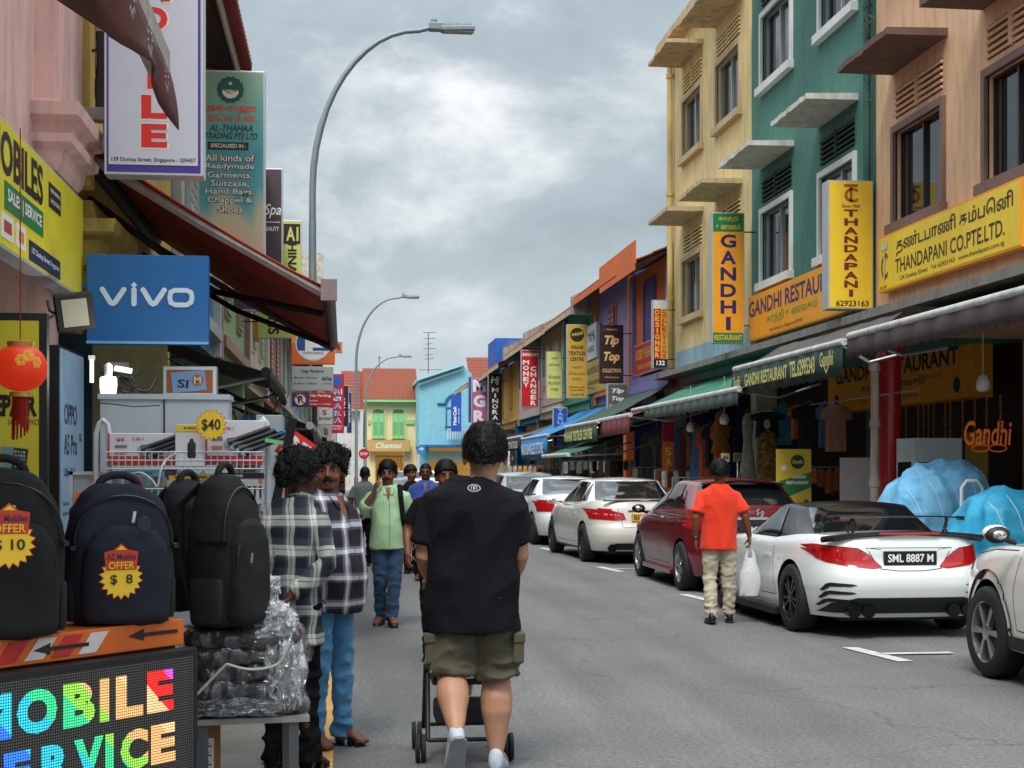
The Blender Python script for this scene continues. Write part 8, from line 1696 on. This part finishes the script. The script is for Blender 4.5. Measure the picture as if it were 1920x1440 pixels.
# racks of small goods along the kerb of the right pavement
def goods_rack(label, px, X, w_, h_, cs, n=14, seed=1, group=None):
    y = YX(px, X); t = thing('goods_rack', label, 'rack', (X, y, .14), rr.uniform(-.3, .3), group); r_ = random.Random(seed)
    b = MB()
    for s in (-1, 1): b.tube([(s * w_ / 2, 0, 0), (s * w_ / 2, 0, h_)], .014, 5)
    for z in (.35, h_ * .6, h_): b.tube([(-w_ / 2, 0, z), (w_ / 2, 0, z)], .012, 5)
    b.build('frame', STEEL, t)
    me = {}
    for i in range(n):
        c = r_.choice(cs); x = -w_ / 2 + w_ * (i % (n // 2) + .5) / (n // 2); z = h_ * (.6 if i < n // 2 else 1.0) - .02; hh = r_.uniform(.22, .42)
        b = MB(); q = w_ / n * .85; b.loft([ring(x, r_.uniform(-.02, .02), z - u * hh, q * k_, .045 * k_, n=8, e=3) for u, k_ in ((0, .4), (.15, 1), (1, r_.uniform(.7, 1.1)))]); b.build('hanging_item', mcl(c), t)
    return t
for px, X, w_, h_, sd, lb, cs in ((1224, 6.95, .9, 1.5, 1, 'rack of small bags before the deep purple wall', ['#8a4a2a', '#6a3a3a', '#b0a898', '#524e4a']), (1268, 7.0, 1.0, 1.45, 2, 'white framed rack of brown bags by the orange banner', ['#6a4a2a', '#9a7a4a', '#5a2a20', '#c0b8a8']), (1318, 7.0, 1.2, 1.3, 3, 'dark goods rack left of the man in orange', ['#302e2a', '#4a4038', '#75583a', '#524e4a']), (1385, 7.0, 1.2, 1.25, 4, 'dark goods rack right of the man in orange', ['#302e2a', '#4a4038', '#2f3b4c', '#6a6258']), (1150, 7.0, 1.2, 1.7, 5, 'rack below the maroon awning', ['#86343e', '#46608c', '#b0a898', '#302e2a']), (1098, 7.1, 1.4, 1.7, 6, 'rack of pale patterned goods below the WAHAB awning', ['#8a8a82', '#5a5a54', '#4a4038', '#a89a88']), (1045, 7.1, 1.4, 1.5, 7, 'grey goods rack below the low green awning', ['#6a6a66', '#8a8a82', '#524e4a']), (985, 7.1, 1.4, 1.6, 8, 'rack with red and yellow goods at the bangle shop', ['#b02a2a', '#d0a03a', '#b0a898', '#46608c']), (1540, 7.6, 1.0, 1.5, 9, 'rack of orange and brown necklaces behind the banner stand', ['#b8702a', '#8a4a1e', '#4a4038', '#d09a4a'])):
    goods_rack(lb, px, X, w_, h_, cs, seed=sd)
for px, c, lb in ((1225, '#2f7a52', 'green fabric panel'), (1170, '#6a2a30', 'maroon fabric panel'), (1090, '#4a4a46', 'grey shelving'), (1050, '#5a5a52', 'pale grey shelving'), (1003, '#1c6a9a', 'blue shelving'), (962, '#8a7a4a', 'golden shelving')):
    X = 8.9; o = thing('shop_shelf', f'{lb} seen inside the shop {"nearest" if px == 1225 else "under"} the {"orange front" if px == 1225 else "maroon awning" if px == 1170 else "WAHAB awning" if px == 1090 else "low green awning" if px == 1050 else "blue awning" if px == 1003 else "grey awning"}', 'shelf', (X, YX(px, X), .14), -pi / 2)
    MB().box(-1.3, 1.3, .2, .25, 0, 2.4).build('back_panel', mcl(c), o)
    for i in range(4): MB().box(-1.3, 1.3, -.1, .2, .4 + i * .5, .44 + i * .5).build('shelf_board', mcl('#6a6258'), o)
    for i in range(4):
        for j in range(9):
            MB().box(-1.25 + j * .28, -1.25 + j * .28 + rr.uniform(.12, .24), -.06, .12, .442 + i * .5, .442 + i * .5 + rr.uniform(.12, .36)).build('goods', mcl(rr.choice(['#b0a898', '#b04a30', '#46608c', '#d0a03a', '#5a6a5a', '#c9c2b4', '#6a2a40', '#524e4a'])), o)
# $6 sign on a stick
for px, py, txt, lb in ((1360, 858, '$6', 'small cream $6 price sign on a stick by the man in orange'), (1383, 857, '$10', 'small dark price card on a stick right of the $6 sign')):
    X = 6.6; p = V((X, YX(px, X), ZX(px, py, X))); t = thing('price_sign', lb, 'price sign', p); MB().box(-.075, .075, -.006, .006, -.075, .075).build('card', ink('#d8c49a' if txt == '$6' else '#5a4a34'), t); lettering(t, [(txt, 0, 0, .1, .07, .03)], BLK, -.008); MB().tube([(0, .012, -.07), (0, .012, .14 - p.z)], .008, 5).build('stick', WHITEP, t)
# banner stand
X = 7.05; p = V((X, YX(1488, X), 0)); t = thing('banner_stand', 'yellow and green GANDHI RESTAURANT pull up banner with pictures of dishes', 'banner', (p.x, p.y, .14), -.05)
W_ = .56; z1 = ZX(1488, 842, X) - .14; z0 = z1 - 1.75; z0 = max(z0, .02)
MB().box(-W_ / 2, W_ / 2, -.008, .008, z0, z1).build('banner_sheet', mat('banner_yellow', '#d9c23a', .5, var=.05), t)
MB().prism([(-W_ / 2, z1 - .52), (W_ / 2, z1 - .36), (W_ / 2, z1 - .6), (-W_ / 2, z1 - .82)], -.013, -.009).build('green_band', ink('#2f7a42'), t)
MB().lathe([(.001, -.003), (.11, -.003), (.11, 0), (.001, 0)], (.06, -.014, z1 - .2), 'Y', 24).build('emblem', ink('#23391f'), t); lettering(t, [('Gandhi', .06, z1 - .2, .17, .06, .02, .2)], ink('#d8cf7d'), -.019)
lettering(t, [('GANDHI', .08, z1 - .44, .22, .055, .04), ('RESTAURANT', .06, z1 - .53, .36, .055, .04)], WHITE, -.016)
for i in range(4):
    for j in range(3):
        q = MB().lathe([(.001, -.003), (.05, -.003), (.05, 0), (.001, 0)], (-.2 + i * .133, -.014, z1 - .85 - j * .17), 'Y', 16).build('dish_picture', ink(['#7a2a1a', '#c8702a', '#8a3a20', '#b8862a', '#d8a060', '#6a2a1a'][(i * 2 + j * 3) % 6]), t)
MB().box(-W_ / 2, W_ / 2, -.04, .04, 0, .05).build('base', ALU, t); MB().box(-.2, -.12, -.013, -.009, z1 - .34, z1 - .26).build('cup_picture', WHITE, t)
t, w_, h_ = wall_sign('poster', 'dark yellow menu poster on the wall deep inside the restaurant', 1822, 1868, .6, 2.2, 9.6, mat('poster_dim', '#b8a03a', .6, var=.1), BLACKM)
lettering(t, [('GANDHI', 0, .15, w_ * .5, .07, .02), ('RESTAURANT', 0, .05, w_ * .8, .07, .02)], WHITE, -.063)
for i in range(4):
    for j in range(2): MB().lathe([(.001, -.003), (.05, -.003), (.05, 0), (.001, 0)], (-w_ * .36 + i * w_ * .24, -.063, -.2 - j * .2), 'Y', 12).build('dish_picture', ink('#4a3020'), t)
# neon Gandhi logo and garlands
X = 9.3; yy = YX(1852, X); zc = ZX(1852, 812, X); t = thing('neon_sign', 'orange tube Gandhi logo sign hanging in the dark restaurant', 'sign', (X, yy, zc), -.45)
NO = mat('neon_orange', '#d8641a', .4, emit=.12); lettering(t, [('Gandhi', 0, 0, .66, .36, .012, .15)], NO, 0); b = MB(); b.tube([(.12 * cos(a) - .1, 0, -.22 + .05 * sin(a)) for a in [2 * pi * i / 16 for i in range(16)]], .01, 5, closed=True); b.build('spectacles_loop', NO, t); b = MB(); b.tube([(.12 * cos(a) + .14, 0, -.22 + .05 * sin(a)) for a in [2 * pi * i / 16 for i in range(16)]], .01, 5, closed=True); b.build('spectacles_loop', NO, t)
GA = mat('garland_orange', '#b87a2a', .8, var=.5); gb = MB()
for i in range(8): gb.ell((0, 0, -.03 - i * .075), (.02, .02, .03), 7, 5)
gm = gb.mesh('flowers', True); gm.materials.append(GA); sm_ = MB().tube([(0, 0, 0), (0, 0, -.62)], .005, 4).mesh('string'); sm_.materials.append(SR)
for i, px in enumerate((1699, 1722, 1732, 1741, 1751, 1772, 1782, 1805, 1828, 1850, 1876)):
    X = 9.4; t = thing('garland', 'orange flower garland hanging in the row below the inner orange signboard', 'garland', (X, YX(px, X), ZX(px, 762 - (px - 1700) * .12, X)), 0, 'flower garlands below the inner signboard'); link('flowers', gm, t); link('string', sm_, t)
# ceiling lamps in the restaurant (lit, dim)
# fridge, panel
X = 7.6; t = thing('refrigerator', 'tall pale grey refrigerator cabinet with a dark glass side in front of the red column', 'refrigerator', (X, YX(1705, X), .14))
z1 = ZX(1705, 822, X) - .14; FRI = mat('fridge_pale', '#aab6b8', .4, var=.05)
MB().box(-.05, .62, -.3, .35, .0, z1).build('cabinet', FRI, t, bevel=.01); MB().box(-.056, -.052, -.2, .28, .1, z1 - .32).build('glass_panel', GLASS, t); MB().box(-.03, .2, -.306, -.301, .15, z1 - .32).build('dark_door', mat('fridge_dark', '#2b2d30', .3), t)
X = 7.9; o = thing('counter', 'white counter panel standing left of the downpipe', 'panel', (X, YX(1612, X), .14), -.3); zp = ZX(1612, 858, X) - .14
MB().box(-.3, .3, 0, .04, 0, zp).build('panel_face', mat('panel_white', '#b9bab8', .5), o); MB().box(-.28, .28, .04, .3, 0, zp - .03).build('counter', mat('panel_white', '#b9bab8', .5), o)
# tarpaulins
def tarp(label, px, py, X, w_, l_, m, seed):
    z1 = ZX(px, py, X); y = YX(px, X); t = thing('tarpaulin', label, 'tarpaulin', (X, y, .14)); r_ = random.Random(seed); h_ = z1 - .14
    b = MB(); b.loft([[V((v.x * (1 + .16 * noise.noise(V((v.x * 2.5, v.y * 2.5, z * 2 + seed)))) + .1 * sin(z * 5 + seed), v.y, v.z + (.16 * noise.noise(V((v.x * 2, v.y * 2, seed))) if z > .5 else 0))) for v in ring(0, 0, z * h_, w_ / 2 * a, l_ / 2 * a, n=30, e=3.4)] for z, a in ((0, .95), (.3, 1.0), (.5, .9), (.62, .98), (.8, .9), (.93, .72), (1, .4))]); o = remesh(b, 'cloth', m, t, .025, 1, fold=.06, fs=4.2, stretch=(1, 1, .5), seed=seed)
    b = MB(); bv_ = bvh_of(o.data)
    for i in range(5):
        x0 = -w_ * .4 + w_ * .2 * i; L_ = []
        for j in range(16):
            h = bv_.ray_cast(V((x0 + j * .02, -3, h_ * (.98 - j * .06))), V((0, 1, 0)))
            if h[0] is not None: L_.append(h[0] + h[1] * .006)
        if len(L_) > 2: b.tube(L_, .006, 4)
    if b.v: b.build('seam', mat('tarp_seam', '#a8cde0', .5), t)
    return t
tarp('light blue striped tarpaulin over a tall pile beside the refrigerator', 1745, 873, 7.05, 1.15, 1.3, mat('tarp_blue', '#6cb2da', .6, var=.35, vs=2.5, bump=.3, bs=9), 3)
tarp('bright turquoise tarpaulin over a lower pile at the right edge', 1895, 924, 7.1, 1.1, 1.2, mat('tarp_turquoise', '#2fa0c8', .55, var=.3, vs=3, bump=.3, bs=9), 8)
X = 7.0; t = thing('folding_rack', 'white folded wire rack standing between the two tarpaulins', 'rack', (X, YX(1822, X), .14)); b = MB()
b.tube([(-.12, 0, 0), (-.12, 0, 1.25), (-.06, 0, 1.33), (.06, 0, 1.33), (.12, 0, 1.25), (.12, 0, 0)], .02, 6); b.build('hoop', WHITEP, t, smooth=True)
for i in range(9): MB().tube([(-.11, 0, .3 + i * .1), (.11, 0, .3 + i * .1)], .007, 4).build('rung', WHITEP, t)
# ---- left: goods under the left awnings
LG = 'goods hanging under the left awnings'
cw.update({'#6a6a66': 'mid grey', '#a8a49a': 'pale grey', '#8a2a2a': 'red', '#b0a898': 'beige'})
def FAR(Y): return 'behind the plaid men' if Y < 18 else 'below the parking signs' if Y < 27 else 'near the white restaurant sign' if Y < 40 else 'near the red vertical sign' if Y < 60 else 'at the far end'
for i in range(46):
    Y = 12.8 + (i ** 1.35) * .42; X = rr.uniform(-1.5, -.55); z = rr.uniform(1.75, 2.15); c = rr.choice(cols + ['#6a6a66', '#a8a49a', '#8a2a2a', '#b0a898'])
    if Y > 92: break
    k_ = 'bag' if rr.random() < .5 else 'shirt'
    if k_ == 'bag':
        t = thing('hanging_bag', f'{cw.get(c, "grey")} bag hanging on the left {FAR(Y)}', 'bag', (X, Y, z), rr.uniform(-1, 1), LG)
        b = MB(); w_ = rr.uniform(.12, .2); b.loft([ring(0, 0, -q * .42, w_ * k2, .07 * k2, n=14, e=3.2) for q, k2 in ((0, .5), (.1, .9), (.6, 1), (1, .85))]); b.build('bag_body', mcl(c), t, smooth=True); MB().tube([(-w_ * .5, 0, -.03), (0, 0, .16), (w_ * .5, 0, -.03)], .01, 5).build('strap', mcl(c), t)
    else: garment('shirt', f'{cw.get(c, "grey")} shirt hanging on the left {FAR(Y)}', V((X, Y, z + .15)), rr.uniform(.6, 1.6), .45, rr.uniform(.6, .95), mcl(c), 'shirt', group=LG)
for i, (Y, X, w_, h_, c, lb) in enumerate(((13.6, -.45, .42, .66, '#19191c', 'large black suitcase with a grey zip line standing behind the plaid shirted man'), (15.2, -.3, .4, .6, '#4a2a30', 'wine coloured suitcase second in the kerbside line'), (17.2, -.38, .45, .72, '#1d2a3a', 'navy suitcase third in the kerbside line'), (20.5, -.6, .42, .66, '#2a2a2c', 'charcoal suitcase under the bent awning pole'), (23.5, -.5, .42, .66, '#5a5a5c', 'grey suitcase farther down the left kerb'), (27, -.6, .45, .7, '#7a2a2a', 'red suitcase farthest down the left kerb'))):
    t = thing('suitcase', lb, 'suitcase', (X, Y, .03), .1); MB().box(-w_ / 2, w_ / 2, -.12, .12, .05, .05 + h_).build('shell', mcl(c), t, bevel=.04)
    MB().tube([(-w_ / 2 + .03, -.125, .08), (-w_ / 2 + .03, -.125, h_), (w_ / 2 - .03, -.125, h_), (w_ / 2 - .03, -.125, .08)], .006, 5).build('zip', STEEL, t)
    MB().tube([(-.08, .05, h_ + .05), (-.08, .05, h_ + .3), (.08, .05, h_ + .3), (.08, .05, h_ + .05)], .01, 5).build('handle', STEEL, t)
    for s in (-1, 1): MB().lathe([(.02, -.015), (.03, -.01), (.03, .01), (.02, .015)], (s * w_ * .4, 0, .03), 'X', 12).build('wheel', TYRE, t)
for i, (Y, X, lb, c) in enumerate(((14.6, -1.5, 'tall dark shelf stacked with boxes behind the two plaid men', '#524e4a'), (19.5, -1.4, 'crowded shelf of small boxes below the parking signs', '#4a463e'), (24.5, -1.3, 'shelf of pale packets under the third black awning', '#5a564e'), (31, -1.2, 'crowded grey shelf midway along the left row', '#6a665e'), (40, -1.1, 'shelf of mixed goods beyond the restaurant sign', '#5a564e'), (52, -.9, 'goods shelf near the red vertical sign', '#6a665e'), (66, -.7, 'last crowded shelf before the far left corner', '#5a564e'))):
    t = thing('goods_shelf', lb, 'shelf', (X, Y, .03), 0); k_ = 1 + i * .12
    MB().box(-.7, .75, .1, .14, 0, 2.0).build('back_panel', mcl(c), t)
    for j in range(5):
        z = .25 + j * .4; MB().box(-.7, .75, -.22, .1, z, z + .025).build('shelf_board', mcl('#6a6258'), t)
        x = -.68
        while x < .66:
            w_ = rr.uniform(.08, .2); MB().box(x, x + w_ - .012, -.2 + rr.uniform(0, .06), .06, z + .026, z + .026 + rr.uniform(.1, .33)).build('goods_box', mcl(rr.choice(['#b0a898', '#b04a30', '#46608c', '#c9c2b4', '#5a6a5a', '#524e4a', '#a8322a', '#d0c8b8', '#20242c', '#7a7a78'])), t); x += w_
# distant vehicles
def farcar(name, label, px, d, rz, m, taxi=False):
    p = P(px, 880, d); t, bb, bc = car(name, label, (p.x, p.y, 0), rz, hatch, m, 'volvo'); saloon_glass(t, bc, 1.1, 1.42, .62, .56, [[(.8, 1.08), (1.9, 1.04), (1.9, 1.44), (.95, 1.42)], [(2.0, 1.04), (2.95, 1.02), (2.4, 1.4), (2.0, 1.45)]], .8, 3.0); return t
farcar('white_car', 'distant white car crossing at the end of the street', 850, 98, 1.3, WP2)
t = farcar('pale_taxi', 'distant pale car with an orange roof sign behind the man on the phone', 742, 92, 0, SILV); MB().box(-.3, .3, 1.5, 1.7, 1.55, 1.7).build('roof_sign', mat('roof_sign_orange', '#d8702a', .5, emit=.3), t)
